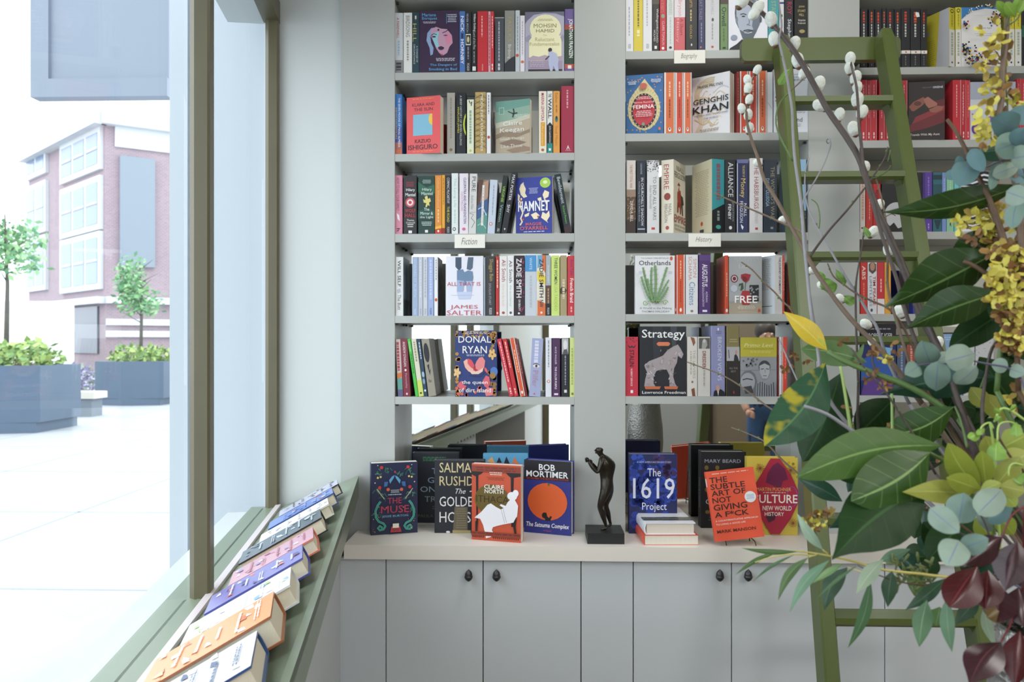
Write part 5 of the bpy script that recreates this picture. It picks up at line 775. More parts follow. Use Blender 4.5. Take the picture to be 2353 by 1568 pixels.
for bay, rows in ((1, (B11, B12, B13, B14, B15)), (2, (B21, B22, B23, B24, B25)), (3, (B31, B32, B33, B34, B35))):
    for j, rws in enumerate(rows):
        shelf_row(bay, SHELFZ[(bay, j + 1)], 0, f"{NM[j+1]} {['','left','middle','right'][bay]}-bay shelf", rws, None)
# ------------------------------------------------------------------ things on the worktop
def counter_book(x0, x1, top, y0, y1, col, ops, label, hard=False, T=.03, side=(), side2=(), pg='#ece8dc'):
    """face-out book on the worktop; x0,x1 edge px; y0,y1 px row of the foot at each edge"""
    hh = ZC - CT
    t0 = hh * FPX / (y0 - 788); t1 = hh * FPX / (y1 - 788)
    A = U(x0, 788, t0); B = U(x1, 788, t1); A.z = B.z = CT
    W = (B - A).length; yaw = math.atan2(B.y - A.y, B.x - A.x)
    H = U(x0, top, t0).z - CT
    mb, pg_ = make_book(W, T, H, col, ops, 'f', hard, pg, side, side2)
    e = place_book(mb, pg_, label, (A + B) / 2 + Vector((0, 0, .0004)), (0, 0, yaw), 'books displayed on the worktop')
    ALLBOOKS.append(e); return e
def muse():
    o = []; g = '#3f7a6a'
    rr = random.Random(4)
    for sx in (1, -1):
        q = lambda x: .5 + sx * (x - .5)
        for bx, by, n in ((.12, .06, 9), (.3, .06, 8), (.08, .34, 8), (.2, .4, 8), (.06, .62, 7)):
            for i in range(n):
                a = rr.uniform(0, 3.1); l = rr.uniform(.04, .09)
                x, y = q(bx + rr.uniform(0, .12)), by + rr.uniform(0, .1)
                o.append(('L', [(x, y), (x + sx * l * math.cos(a), y + l * math.sin(a) * .7)], .014, rr.choice([g, '#5f9a7c', '#2f6460'])))
        for x, y, r, c in ((.22,.06,.035,'#c8383c'), (.18,.34,.035,'#c8383c'), (.36,.37,.035,'#d8644c'), (.14,.2,.022,'#e0c878'), (.2,.19,.022,'#e0c878'), (.32,.62,.01,'#e0c878'), (.08,.27,.012,'#e8e8e0'), (.14,.03,.01,'#e8e8e0')):
            o.append(('E', q(x), y, r, r * .66, c))
        o.append(('P', [(q(.5),.17),(q(.44),.19),(q(.38),.24),(q(.4),.29),(q(.44),.25),(q(.48),.21)], '#5fa0cc'))
        o.append(('P', [(q(.28),.26),(q(.36),.26),(q(.34),.32),(q(.27),.33)], '#3c6ca8'))
        o.append(('L', [(q(.12),.36),(q(.28),.5)], .014, '#cfc4a4'))
        pts = [(.2,.53),(.14,.58),(.09,.66),(.1,.75),(.16,.81),(.26,.84),(.3,.88),(.26,.92),(.18,.93),(.14,.9),(.18,.87),(.24,.9)]
        o.append(('L', [(q(a), b) for a, b in pts], .045, '#4fb09c')); o.append(('L', [(q(a), b) for a, b in pts], .015, '#2f7a70'))
        for i in range(10): o.append(('E', q(rr.uniform(.03, .25)), rr.uniform(.55, .96), .008, .006, rr.choice(['#c8383c', '#e0c878', '#5fa0cc'])))
    o += [('E', .5, .12, .02, .014, '#c8383c'), ('b', .4, .37, .6, .42, '#b8c8cc', 3), ('b', .34, .43, .66, .455, '#b8c8cc', 1), ('T', 'THE', .34, .48, .64, .56, '#b83848'), ('T', 'MUSE', .2, .59, .8, .69, '#b83848'), ('T', 'JESSIE BURTON', .22, .72, .78, .755, '#7fb4cc'),
          ('P', [(.42,.88),(.6,.88),(.64,.96),(.4,.96)], '#b8343c'), ('R', .45, .84, .58, .9, '#e8e0cc'), ('b', .43, .9, .6, .95, '#2a2a3c', 3)]
    return o
counter_book(852.6, 959.5, 1066, 1234, 1226, '#22284a', muse(), 'navy paperback with mirrored floral pattern and red title, leftmost on the worktop', T=.036)
counter_book(948, 1054, 1041, 1204, 1204, '#171d27', [('b', .22, .06, .72, .13, '#3f8a5c', 3), ('b', .5, .14, .72, .18, '#c8ccd4', 2), ('T', 'THE', .42, .22, .78, .30, '#9fb4d0'), ('T', 'GIRL', .33, .35, .78, .43, '#9fb4d0'), ('T', 'ON THE', .17, .48, .98, .56, '#9fb4c8'), ('T', 'TRAIN', .26, .62, .86, .7, '#8796a0'), ('b', .4, .76, .7, .82, '#5c6468', 2), ('T', 'PAULA', .12, .88, .45, .92, '#6a5f44')], 'black hardback with pale blue title standing behind the tall cream-lettered hardback', hard=True, T=.03)
counter_book(998.5, 1114, 1058, 1227, 1227, '#20242d', [('T', 'SALMAN', .1, .035, .88, .17, '#d8ca9c'), ('T', 'RUSHDIE', .1, .22, .95, .35, '#d8ca9c'), ('T', 'The', .42, .39, .62, .46, '#e8e8ea', 0, .4), ('L', [(.7,.43),(.8,.41),(.76,.46)], .02, '#e8e8ea'), ('T', 'GOLDEN', .1, .5, .9, .635, '#eeeef0'), ('T', 'HOUSE', .1, .71, .84, .855, '#eeeef0'), ('P', [(.4,.64),(.66,.64),(.66,.97),(.37,.97)], '#6a6350'), ('b', .43, .66, .64, .95, '#8a8164', 9), ('R', .36, .96, .72, 1, '#b0a06c'), ('E', .27, .985, .04, .015, '#e8e8ea')], 'black hardback with cream and white condensed capitals, behind the terracotta book', hard=True, T=.034)
def ithaca():
    return [('R', 0, .02, 1, .11, '#8e3d2c'), ('b', .02, .04, .98, .1, '#6e2c22', 2), ('P', [(0,.1),(.25,.1),(.2,.13),(.14,.15),(.13,.8),(.1,.8),(.09,.17),(0,.14)], '#231d1e'), ('P', [(.7,.1),(1,.1),(1,.14),(.86,.16),(.84,.8),(.81,.8),(.8,.16),(.74,.13)], '#231d1e'),
      ('b', .35, .1, .65, .15, '#e8d8cc', 2), ('b', .3, .165, .7, .21, '#8e3d2c', 3), ('E', .42, .46, .355, .2, '#6a5a26'), ('T', 'CLAIRE', .26, .265, .66, .32, '#f4f1ea', .02), ('T', 'NORTH', .27, .325, .65, .38, '#f4f1ea', .02), ('T', 'ITHACA', .1, .41, .76, .5, '#3a2f18'),
      ('E', .83, .4, .1, .055, '#f1f0f6'), ('E', .9, .36, .06, .045, '#f1f0f6'), ('P', [(.76,.38),(.74,.42),(.77,.44),(.84,.45),(.84,.4)], '#f1f0f6'),
      ('P', [(.8,.44),(.88,.44),(.95,.52),(.93,.66),(.86,.74),(.74,.76),(.62,.78),(.52,.8),(.44,.82),(.42,.86),(.46,.9),(.4,.95),(.3,.97),(.28,.9),(.24,.8),(.18,.72),(.06,.71),(.2,.63),(.33,.53),(.4,.51),(.5,.55),(.6,.58),(.66,.56),(.58,.53),(.6,.51),(.7,.53),(.74,.48)], '#f1f0f6'),
      ('L', [(.61,.58),(.64,.66),(.68,.76)], .006, '#8a8a90'), ('L', [(.65,.57),(.68,.66),(.72,.75)], .006, '#8a8a90'), ('P', [(.08,.76),(.14,.72),(.12,.9),(.08,.9)], '#2a1f20'), ('P', [(.84,.76),(.92,.66),(.9,.8),(.92,.9),(.88,.9)], '#2a1f20'),
      ('R', 0, .885, 1, .94, '#8e3d2c'), ('b', 0, .9, 1, .935, '#6e2c22', 1), *[('P', [(.02 + i * .042, .945), (.045 + i * .042, .945), (.032 + i * .042, .975)], '#2a1f20') for i in range(23) if not 6 <= i <= 9]]
counter_book(1083.8, 1196.7, 1066, 1241, 1248.7, '#c8563a', ithaca(), 'terracotta paperback with white silhouette of a seated reading woman', T=.03, side=[])
counter_book(1110, 1213, 1044, 1212, 1212, '#5aa0c8', [('P', [(.3,.12),(.36,.04),(.42,.12)], '#1d2230'), ('P', [(.46,.14),(.52,.03),(.6,.14)], '#1d2230'), ('P', [(.08,.1),(.2,.04),(.28,.14)], '#d8a86c'), ('R', 0, .15, 1, .17, '#c8dcf0'), ('P', [(.65,.12),(.7,.04),(.8,.14)], '#d87848'), ('R', .0, .3, 1, 1, '#3c7aa4')], 'sky blue hardback mostly hidden behind the terracotta paperback', hard=True, T=.03)
counter_book(1204.3, 1312.5, 1056.5, 1223, 1232, '#2c3484', [('R', 0, 0, 1, .27, '#1b1a20'), ('T', 'BOB', .32, .05, .66, .135, '#eef0f4', .03), ('T', 'MORTIMER', .05, .145, .94, .23, '#eef0f4', .03), ('T', 'THE NUMBER ONE BESTSELLING AUTHOR', .04, .238, .95, .262, '#c4402c'), ('E', .5, .56, .42, .255, '#e0632f'), ('E', .53, .325, .025, .018, '#5c6a2c'), ('P', [(.4,.74),(.42,.71),(.48,.71),(.5,.76),(.54,.78),(.56,.75),(.6,.76),(.56,.82),(.46,.82),(.44,.78)], '#17181f'), ('E', .44, .75, .055, .04, '#17181f'), ('T', 'The Satsuma Complex', .05, .85, .96, .93, '#f4f4f6', .02, .2), ('T', 'A Novel', .42, .945, .58, .965, '#d8503c')], 'dark blue and black hardback with a big orange fruit on its cover', hard=True, T=.034)
# right hand group
counter_book(1445.8, 1556, 1044, 1225, 1225, '#1d2456', [('D', 0, 0, 1, .6, '#2c4cb0', 60, .07), ('D', .0, .1, .8, .9, '#233a94', 50, .09), ('D', .5, .0, 1, .3, '#3a2a5c', 14, .07), ('T', 'A NEW AMERICAN ORIGIN STORY', .16, .09, .88, .112, '#b4bce0'), ('T', 'The', .38, .18, .66, .28, '#e2e6f4'), ('T', '1619', .08, .3, .95, .56, '#dfe4f6', .004), ('T', 'Project', .27, .61, .78, .73, '#e2e6f4')], 'deep blue hardback with large white numerals standing behind two stacked books', hard=True, T=.04)
counter_book(1611, 1714.5, 1038.5, 1211, 1211, '#15161d', [('T', 'MARY BEARD', .08, .1, .88, .145, '#9fa4b0'), ('E', .12, .21, .045, .03, '#6a5a24'), ('E', .36, .21, .045, .03, '#6a5a24'), ('E', .14, .5, .06, .03, '#6a5a24'), ('T', 'TWELVE', .1, .4, .9, .47, '#9fa4b0'), ('T', 'CAESARS', .1, .62, .92, .69, '#b4b8c0'), ('E', .14, .79, .05, .025, '#6a5a24'), ('b', .1, .85, .8, .92, '#4a4c54', 2)], 'near-black hardback with faint gold ovals behind the orange-red book', hard=True, T=.05, side2=[('S', 'TWELVE CAESARS', .35, .75, '#9fa4b8', .5, .3)])
def culture():
    o = [('D', 0, 0, 1, 1, '#b89c34', 60, .03)]
    for cx, cy in ((.26, .14), (.86, .16), (.9, .84)):
        o += [('L', [(cx, cy), (cx + .09 * math.cos(a), cy + .06 * math.sin(a))], .008, '#8a4a2c') for a in [i * .52 for i in range(12)]]
    o += [('P', [(.46,.01),(.64,.01),(.86,.22),(1,.42),(1,.58),(.86,.78),(.64,.985),(.46,.985),(.1,.6),(.1,.4)], '#a8203c'), ('P', [(.5,.1),(.6,.06),(.74,.14),(.8,.28),(.7,.3),(.66,.4),(.5,.36),(.36,.32),(.4,.2)], '#6a1a44'), ('P', [(.36,.76),(.5,.7),(.56,.74),(.54,.8),(.42,.84)], '#4a1a34'),
      ('L', [(.88 + .1 * math.cos(k * .4), .5 + .13 * math.sin(k * .4)) for k in range(17)], .015, '#8a4a9c'), ('T', 'MARTIN PUCHNER', .18, .385, .86, .43, '#dcae5c'), ('b', .26, .445, .8, .465, '#d8c0b0', 1), ('T', 'CULTURE', .08, .475, .985, .585, '#eee6dc', .02), ('T', 'NEW WORLD', .3, .62, .87, .68, '#eee6dc', .01), ('T', 'HISTORY', .34, .7, .72, .75, '#eee6dc', .01)]
    return o
counter_book(1716.5, 1833, 1051.6, 1225.5, 1226, '#cdb648', culture(), 'mustard patterned hardback with crimson lozenge beside the ladder rail', hard=True, T=.032)
# tilted orange-red book on a small stand
def subtle():
    return [('b', .04, .035, .96, .06, '#f4c8b8', 1), ('T', 'THE', .05, .09, .42, .17, '#3a1f1c', .018), ('T', 'SUBTLE', .05, .185, .77, .265, '#3a1f1c', .018), ('T', 'ART OF', .05, .28, .76, .36, '#3a1f1c', .018), ('T', 'NOT', .05, .38, .44, .46, '#3a1f1c', .018), ('T', 'GIVING', .05, .48, .75, .565, '#3a1f1c', .018), ('T', 'A F*CK', .05, .585, .76, .665, '#3a1f1c', .018), ('E', .84, .42, .12, .08, '#eceff4'), ('b', .76, .385, .92, .455, '#9ab0d0', 4),
            ('T', 'A COUNTERINTUITIVE APPROACH', .05, .7, .93, .725, '#f6ddd4', .012), ('T', 'TO LIVING A GOOD LIFE', .05, .75, .66, .775, '#f6ddd4', .012), ('T', 'MARK MANSON', .05, .84, .85, .885, '#5a231c', .02)]
mb, pg = make_book(.150, .024, .214, '#ea5a3c', subtle(), 'f', True, '#ece8dc', side2=[('R', .2, .1, .8, .22, '#f4e8e4')])
base = U(1701, 1233, 2.43); base.z = CT + .0225
sub = place_book(mb, pg, 'orange-red hardback with brown capitals and white sticker, tilted on a small stand', base, (R(-9), R(-6.5), R(2)), 'books displayed on the worktop')
st = thing('book_stand', 'small black wire stand under the tilted orange-red book', 'book stand', (base.x, base.y + .05, CT))
q = MB(); m_w = mat('#2b2b2d', .4)
q.tube([(-.045, -.062, .006), (-.045, -.05, .016), (-.045, .012, .016), (-.045, .055, .17)], .0018, m_w, 6); q.tube([(.045, -.062, .006), (.045, -.05, .016), (.045, .012, .016), (.045, .055, .17)], .0018, m_w, 6)
q.tube([(-.045, .012, .016), (.045, .012, .016)], .0018, m_w, 6); q.tube([(-.045, .055, .17), (.045, .055, .17)], .0018, m_w, 6); q.build('frame', st)
for s in (-1, 1):
    q = MB(); q.tube([(s * .045, .055, .17), (s * .045, .085, .002)], .0018, m_w, 6); q.build('back_leg', st)
    q = MB(); q.tube([(s * .045, .012, .016), (s * .045, .012, .0012)], .0018, m_w, 6); q.build('foot', st)
# two books lying flat
def flat_book(loc, W, D, T, col, label, top, yaw, hard=True, spinecol=None, roll=0):
    """lies flat; cover up; spine on the left; art on the top face"""
    c = .0028 if hard else .001; e = thing('book', label, 'book', loc, (0, roll, yaw), 'books displayed on the worktop')
    mb = MB(); cm = mat(col, .35); n = 6; h = W / 2
    P = [(h, 0), (h, c), (-h + .004, c)] + [(-h + .001 - .003 * math.sin(math.pi * i / n) * (1 if hard else .2) + .003, c + (T - 2 * c) * i / n) for i in range(1, n)] + [(-h + .004, T - c), (h, T - c), (h, T), (-h + .003, T)] + [(-h - .004 * math.sin(math.pi * i / n) * (1 if hard else .2), T - T * i / n) for i in range(1, n)] + [(-h + .003, 0)]
    M = Matrix(((1, 0, 0, 0), (0, 0, 1, 0), (0, 1, 0, 0), (0, 0, 0, 1)))
    mb.prism([(x, z) for x, z in P], -D / 2, D / 2, cm, M)
    F = Face((-h, D / 2, T), (W, 0, 0), (0, -D, 0), (0, 0, 1)); art(mb, F, top, .35)
    mb.build('cover', e)
    q = MB(); i = .004 if hard else .001; q.box((-h + .005, -D / 2 + i, c), (h - i, D / 2 - i, T - c), pagemat('#e6e0d2')); q.build('pages', e)
    return e
pA = U(1538.5, 1250, 2.44); yf = pA.y
flat_book((pA.x, yf + .118, CT + .0003), .171, .236, .030, '#e0563e', 'thick paperback with orange-red cover lying at the bottom of the two-book stack', [], R(2), False)
flat_book((pA.x - .002, yf + .121, CT + .0309), .157, .232, .037, '#e9ebf2', 'white hardback with dark landscape band lying on top of the two-book stack', [('E', .5, .16, .26, .07, '#3a5a9c'), ('D', .25, .08, .78, .26, '#e9ebf2', 20, .03), ('b', .3, .36, .7, .42, '#c8c0c0', 1), ('R', 0, .66, 1, .86, '#3d4433'), ('D', 0, .66, 1, .82, '#7c7a50', 40, .02), ('b', .3, .78, .7, .82, '#aeb09c', 1), ('R', 0, .84, 1, .86, '#26303c')], R(2.5))
# ------------------------------------------------------------------ bronze boxer figurine
fig = thing('figurine', 'small dark bronze boxer figurine with raised fists on a black plinth', 'figurine', (0, 0, 0))
b0 = U(1350, 1249.5, 2.444); b1 = U(1435, 1249.5, 2.444); cx = (b0.x + b1.x) / 2; PW = (b1.x - b0.x)
fy = b0.y; fig.location = (cx, fy + PW / 2 + .0, CT)
q = MB(); hb = .034; q.prism([(-PW / 2, -PW / 2), (PW / 2, -PW / 2), (PW / 2, PW / 2), (-PW / 2, PW / 2)], 0, hb, mat('#1b1b1d', .45)); q.build('plinth', fig)
S = 2.49 / FPX
def fp(px, py, dy=0): return Vector(((px - 1388) * S, dy, (1228 - py) * S + hb + .002))
J = {}
skv = []; ske = []; skr = []
def addj(name, p, r, par=None):
    J[name] = len(skv); skv.append(tuple(p)); skr.append(r)
    if par is not None: ske.append((J[par], J[name]))
k = .0011
addj('pelvis', fp(1393, 1131, 0), (0.0183, 0.0165))
addj('waist', fp(1393, 1112, .001), (0.0152, 0.0140), 'pelvis')
addj('chest', fp(1394, 1088, .001), (0.0226, 0.0183), 'waist')
addj('upper', fp(1390, 1071, .0), (0.0207, 0.0165), 'chest')
addj('neck', fp(1382, 1060, -.002), (0.0085, 0.0085), 'upper')
addj('jaw', fp(1377, 1055, -.003), (0.0104, 0.0104), 'neck')
addj('head', fp(1376, 1047, -.003), (0.0146, 0.0140), 'jaw')
addj('crown', fp(1377, 1041, -.002), (0.0098, 0.0098), 'head')
addj('shL', fp(1381, 1073, -.020), (0.0095, 0.0095), 'upper')
addj('elL', fp(1371, 1098, -.026), (0.0076, 0.0076), 'shL')
addj('foL', fp(1358, 1083, -.026), (0.0068, 0.0068), 'elL')
addj('wrL', fp(1350, 1071, -.024), (0.0044, 0.0044), 'foL')
addj('shR', fp(1400, 1074, .018), (0.0095, 0.0095), 'upper')
addj('elR', fp(1388, 1104, .024), (0.0076, 0.0076), 'shR')
addj('foR', fp(1374, 1096, .020), (0.0063, 0.0063), 'elR')
addj('wrR', fp(1359, 1078, .008), (0.0044, 0.0044), 'foR')
addj('hipL', fp(1391, 1140, -.010), (0.0159, 0.0152), 'pelvis')
addj('thL', fp(1383, 1160, -.012), (0.0122, 0.0122), 'hipL')
addj('knL', fp(1376, 1176, -.012), (0.0093, 0.0093), 'thL')
addj('caL', fp(1384, 1196, -.010), (0.0088, 0.0088), 'knL')
addj('anL', fp(1391, 1220, -.008), (0.0049, 0.0049), 'caL')
addj('heL', fp(1393, 1226, -.008), (0.0056, 0.0056), 'anL')
addj('toL', fp(1378, 1228, -.016), (0.0041, 0.0041), 'heL')
addj('hipR', fp(1399, 1139, .010), (0.0159, 0.0152), 'pelvis')
addj('thR', fp(1396, 1160, .014), (0.0122, 0.0122), 'hipR')
addj('knR', fp(1391, 1176, .015), (0.0093, 0.0093), 'thR')
addj('caR', fp(1397, 1196, .017), (0.0085, 0.0085), 'knR')
addj('anR', fp(1402, 1216, .020), (0.0049, 0.0049), 'caR')
addj('heR', fp(1404, 1222, .022), (0.0056, 0.0056), 'anR')
addj('toR', fp(1398, 1226, .010), (0.0041, 0.0041), 'heR')
for n_, k_ in (('pelvis', 1.4), ('waist', 1.32), ('chest', 1.42), ('upper', 1.35), ('hipL', 1.18), ('hipR', 1.18), ('thL', 1.25), ('thR', 1.25), ('caL', 1.15), ('caR', 1.15), ('shL', 1.2), ('shR', 1.2), ('head', 1.12)): skr[J[n_]] = (skr[J[n_]][0] * k_, skr[J[n_]][1] * k_)
me = bpy.data.meshes.new('body'); me.from_pydata(skv, ske, []); bo = bpy.data.objects.new('body', me); C.objects.link(bo)
m_br = mat('#3a3630', .28, metal=.7, noise=.3, nscale=60, bump=.3)
md = bo.modifiers.new('skin', 'SKIN')
if not me.skin_vertices: me.attributes
sv = me.skin_vertices[0].data
for i, r in enumerate(skr): sv[i].radius = r; sv[i].use_root = (i == 0)
bo.modifiers.new('sub', 'SUBSURF').levels = 2; bo.modifiers['sub'].render_levels = 2
dg = bpy.context.evaluated_depsgraph_get(); m2 = bpy.data.meshes.new_from_object(bo.evaluated_get(dg)); bpy.data.objects.remove(bo)
m2.materials.clear(); m2.materials.append(m_br)
for p in m2.polygons: p.use_smooth = True; p.material_index = 0
bo = bpy.data.objects.new('body', m2); C.objects.link(bo); bo.parent = fig
def fist(w, d, up):
    q = MB(); w = Vector(w); d = Vector(d).normalized(); s = d.cross(Vector((0, 1, 0))).normalized(); n = Vector((0, 1, 0))
    q.ball(w + d * .005, .0062, m_br, 10, 8, (1, .8, 1.05))
    for i in range(4):
        o = w + d * (.009 - .0004 * abs(i - 1.2)) + n * (-.0052 + i * .0034)
        q.tube([o - s * .004, o + d * .003 - s * .001, o + d * .0035 + s * .003, o + s * .0055, o - d * .004 + s * .005], [.0018, .0019, .0018, .0017, .0013], m_br, 6)
    q.tube([w + s * .004 - n * .004, w + d * .004 + s * .0072 - n * .003, w + d * .006 + s * .0072 + n * .001], [.002, .002, .0015], m_br, 6)
    q.build('hand', fig)
fist(skv[J['wrL']], Vector(skv[J['wrL']]) - Vector(skv[J['foL']]), 1); fist(skv[J['wrR']], Vector(skv[J['wrR']]) - Vector(skv[J['foR']]), 1)
q = MB(); h = Vector(skv[J['head']])
q.tube([h + Vector((-.0115, 0, .001)), h + Vector((-.0145, 0, -.003)), h + Vector((-.0118, 0, -.004))], [.0015, .0022, .0016], m_br, 6)
q.ball(h + Vector((-.0095, 0, -.0085)), .004, m_br, 8, 6); q.ball(h + Vector((-.010, -.004, .002)), .0022, m_br, 8, 6); q.ball(h + Vector((.001, -.0115, -.001)), .003, m_br, 8, 6, (.6, .5, 1)); q.build('face_and_ears', fig)
# ------------------------------------------------------------------ handwritten shelf cards
INK = '#6b6a68'
def card(text, x0, x1, y0, y1, label, zshelf=None, bay=1, yo=-.0015):
    A = U(x0, y0, DC + yo - .001); B = U(x1, y1, DC + yo - .001); w = B.x - A.x; h = A.z - B.z
    q = MB(); q.box((-w / 2, 0, -h), (w / 2, .0006, 0), mat('#ecebe2', .7))
    F = Face((-w / 2, 0, 0), (w, 0, 0), (0, 0, -h), (0, -1, 0))
    if text: art(q, F, [('T', text, .22, .25, .74, .74, INK, -.008, .35)], .7)
    o = tag(q.build('shelf_card', loc=(A.x + w / 2, yo - .001, A.z)), label, 'sign', 'handwritten shelf cards')
    return o
card('Fiction', 1044.5, 1114.5, 539.5, 570, 'small white handwritten card under the third shelf of the left bay')
card('Biography', 1549, 1620.5, 115.5, 145, 'small white handwritten card under the row with the portrait cover')
card('History', 1582, 1656.5, 537, 567, 'small white handwritten card below the angled cream elephant book')
card('Current Affairs', 2137, 2221, 731.5, 751, 'wide white handwritten card half hidden by glossy leaves')
# ------------------------------------------------------------------ green library ladder
m_lad = mat('#525f2f', .35, noise=.06, nscale=7, bump=.06)
def LT(h): return 2.347 - .274 * (h + .574)        # distance from camera at height h below the eye
LXC = .9145
def LW(h): return .164 + .0197 * (h + .574)
def LP(h, s=0.0, off=0.0): return Vector((LXC + s, LT(h) - DC - off, ZC - h))
lad = thing('ladder', 'tall green painted wooden library ladder leaning against the bookcases', 'ladder', (LXC, LT(ZC) - DC, 0))
lo = Vector(lad.location)
dl = (LP(-.93) - LP(ZC)).normalized(); dn = Vector((0, dl.z, -dl.y)); dn = dn if dn.y < 0 else -dn   # dn points to the viewer
def lbox(mb, c, hx, hn, hl, m, rd=0):
    vs = [c + Vector((sx * hx, 0, 0)) + dn * (sn * hn) + dl * (sl * hl) - lo for sl in (-1, 1) for sn in (-1, 1) for sx in (-1, 1)]
    mb.add(vs, [(0, 2, 3, 1), (4, 5, 7, 6), (0, 1, 5, 4), (2, 6, 7, 3), (0, 4, 6, 2), (1, 3, 7, 5)], m)
for s, top in ((-1, -.945), (1, -.965)):
    q = MB(); hb_ = ZC - .012; a = LP(hb_, s * (LW(hb_) + .0)); b = LP(top, s * LW(top))
    vs = []
    prof = [(-.016, -.034), (.016, -.034), (.019, -.031), (.019, .028), (.015, .034), (-.015, .034), (-.019, .028), (-.019, -.031)]
    rings = [(0, 1), (.985, 1), (.997, .8), (1.0, .35)]
    for f, sc_ in rings:
        c = a.lerp(b, f)
        for x, n in prof: vs.append(c + Vector((x * sc_, 0, 0)) + dn * (n * sc_) - lo)
    n = len(prof); fs = [tuple(range(n)), tuple(range((len(rings) - 1) * n, len(rings) * n))[::-1]]
    for r_ in range(len(rings) - 1):
        for i in range(n): fs.append((r_ * n + i, (r_ + 1) * n + i, (r_ + 1) * n + (i + 1) % n, r_ * n + (i + 1) % n))
    q.add(vs, fs, m_lad); q.build('side_rail', lad)
def hrow(y):  # height below eye of a row seen at pixel y on the ladder plane front
    v = y - 788; t0 = 2.347 - .274 * .574; return v * t0 / (FPX + .274 * v)
rows = [235, 404, 584, 773, 970, 1180, 1402]; lastd = hrow(1402) - hrow(1180)
hs = [hrow(y) for y in rows] + [hrow(1402) + lastd, hrow(1402) + 2 * lastd, hrow(1402) + 3 * lastd]
for i, h in enumerate(hs):
    q = MB(); w = LW(h) - .016; th = .024; dp = .036
    c = LP(h) - Vector((0, 0, 0))
    pr = [(-dp, 0), (dp, 0), (dp, -th), (-dp + .010, -th), (-dp, -th + .008)]
    vs = [Vector((sx * w, c.y + y, c.z + z)) + Vector((LXC, 0, 0)) - lo for sx in (-1, 1) for y, z in pr]; n = len(pr)
    q.add(vs, [tuple(range(n)), tuple(range(n, 2 * n))[::-1]] + [(j, n + j, n + (j + 1) % n, (j + 1) % n) for j in range(n)], m_lad)
    q.build('tread', lad)
    for sx in (-1, 1):
        q = MB(); e = Vector((LXC + sx * w, c.y, c.z)) - lo; r_ = .045 if i in (2,) else .012
        P = [(0, -th), (-sx * r_, -th), (-sx * r_ * .55, -th - r_ * .5), (0, -th - r_ * 1.4)]
        vs = [e + Vector((x, yy, z)) for yy in (-.02, .02) for x, z in P]
        q.add(vs, [(0, 1, 2, 3), (7, 6, 5, 4)] + [(j, 4 + j, 4 + (j + 1) % 4, (j + 1) % 4) for j in range(4)], m_lad); q.build('bracket', lad)
q = MB(); A = U(1705, 88, 2.478); B = U(2070, 136, 2.478); xa, xb, za, zb_ = A.x, B.x, A.z, B.z; r_ = .016; P = []
for (cx_, cz_, a0) in ((xb - r_, za - r_, 0), (xa + r_, za - r_, 90), (xa + r_, zb_ + r_, 180), (xb - r_, zb_ + r_, 270)):
    for k_ in range(5): a = R(a0 + k_ * 22.5); P.append((cx_ + r_ * math.cos(a), cz_ + r_ * math.sin(a)))
n = len(P); yf_ = 2.478 - DC
vs = [Vector((x, y, z)) - lo for y in (yf_, yf_ + .03) for x, z in P]
q.add(vs, [tuple(range(n))[::-1], tuple(range(n, 2 * n))] + [(j, (j + 1) % n, n + (j + 1) % n, n + j) for j in range(n)], m_lad); q.build('cross_bar', lad)
for s in (-1, 1):
    q = MB(); x = LXC + s * .12; q.box((x - .012 - lo.x, yf_ + .03 - lo.y, zb_ + .02 - lo.z), (x + .012 - lo.x, -.0015 - lo.y, zb_ + .04 - lo.z), m_dark); q.build('wall_hook', lad)
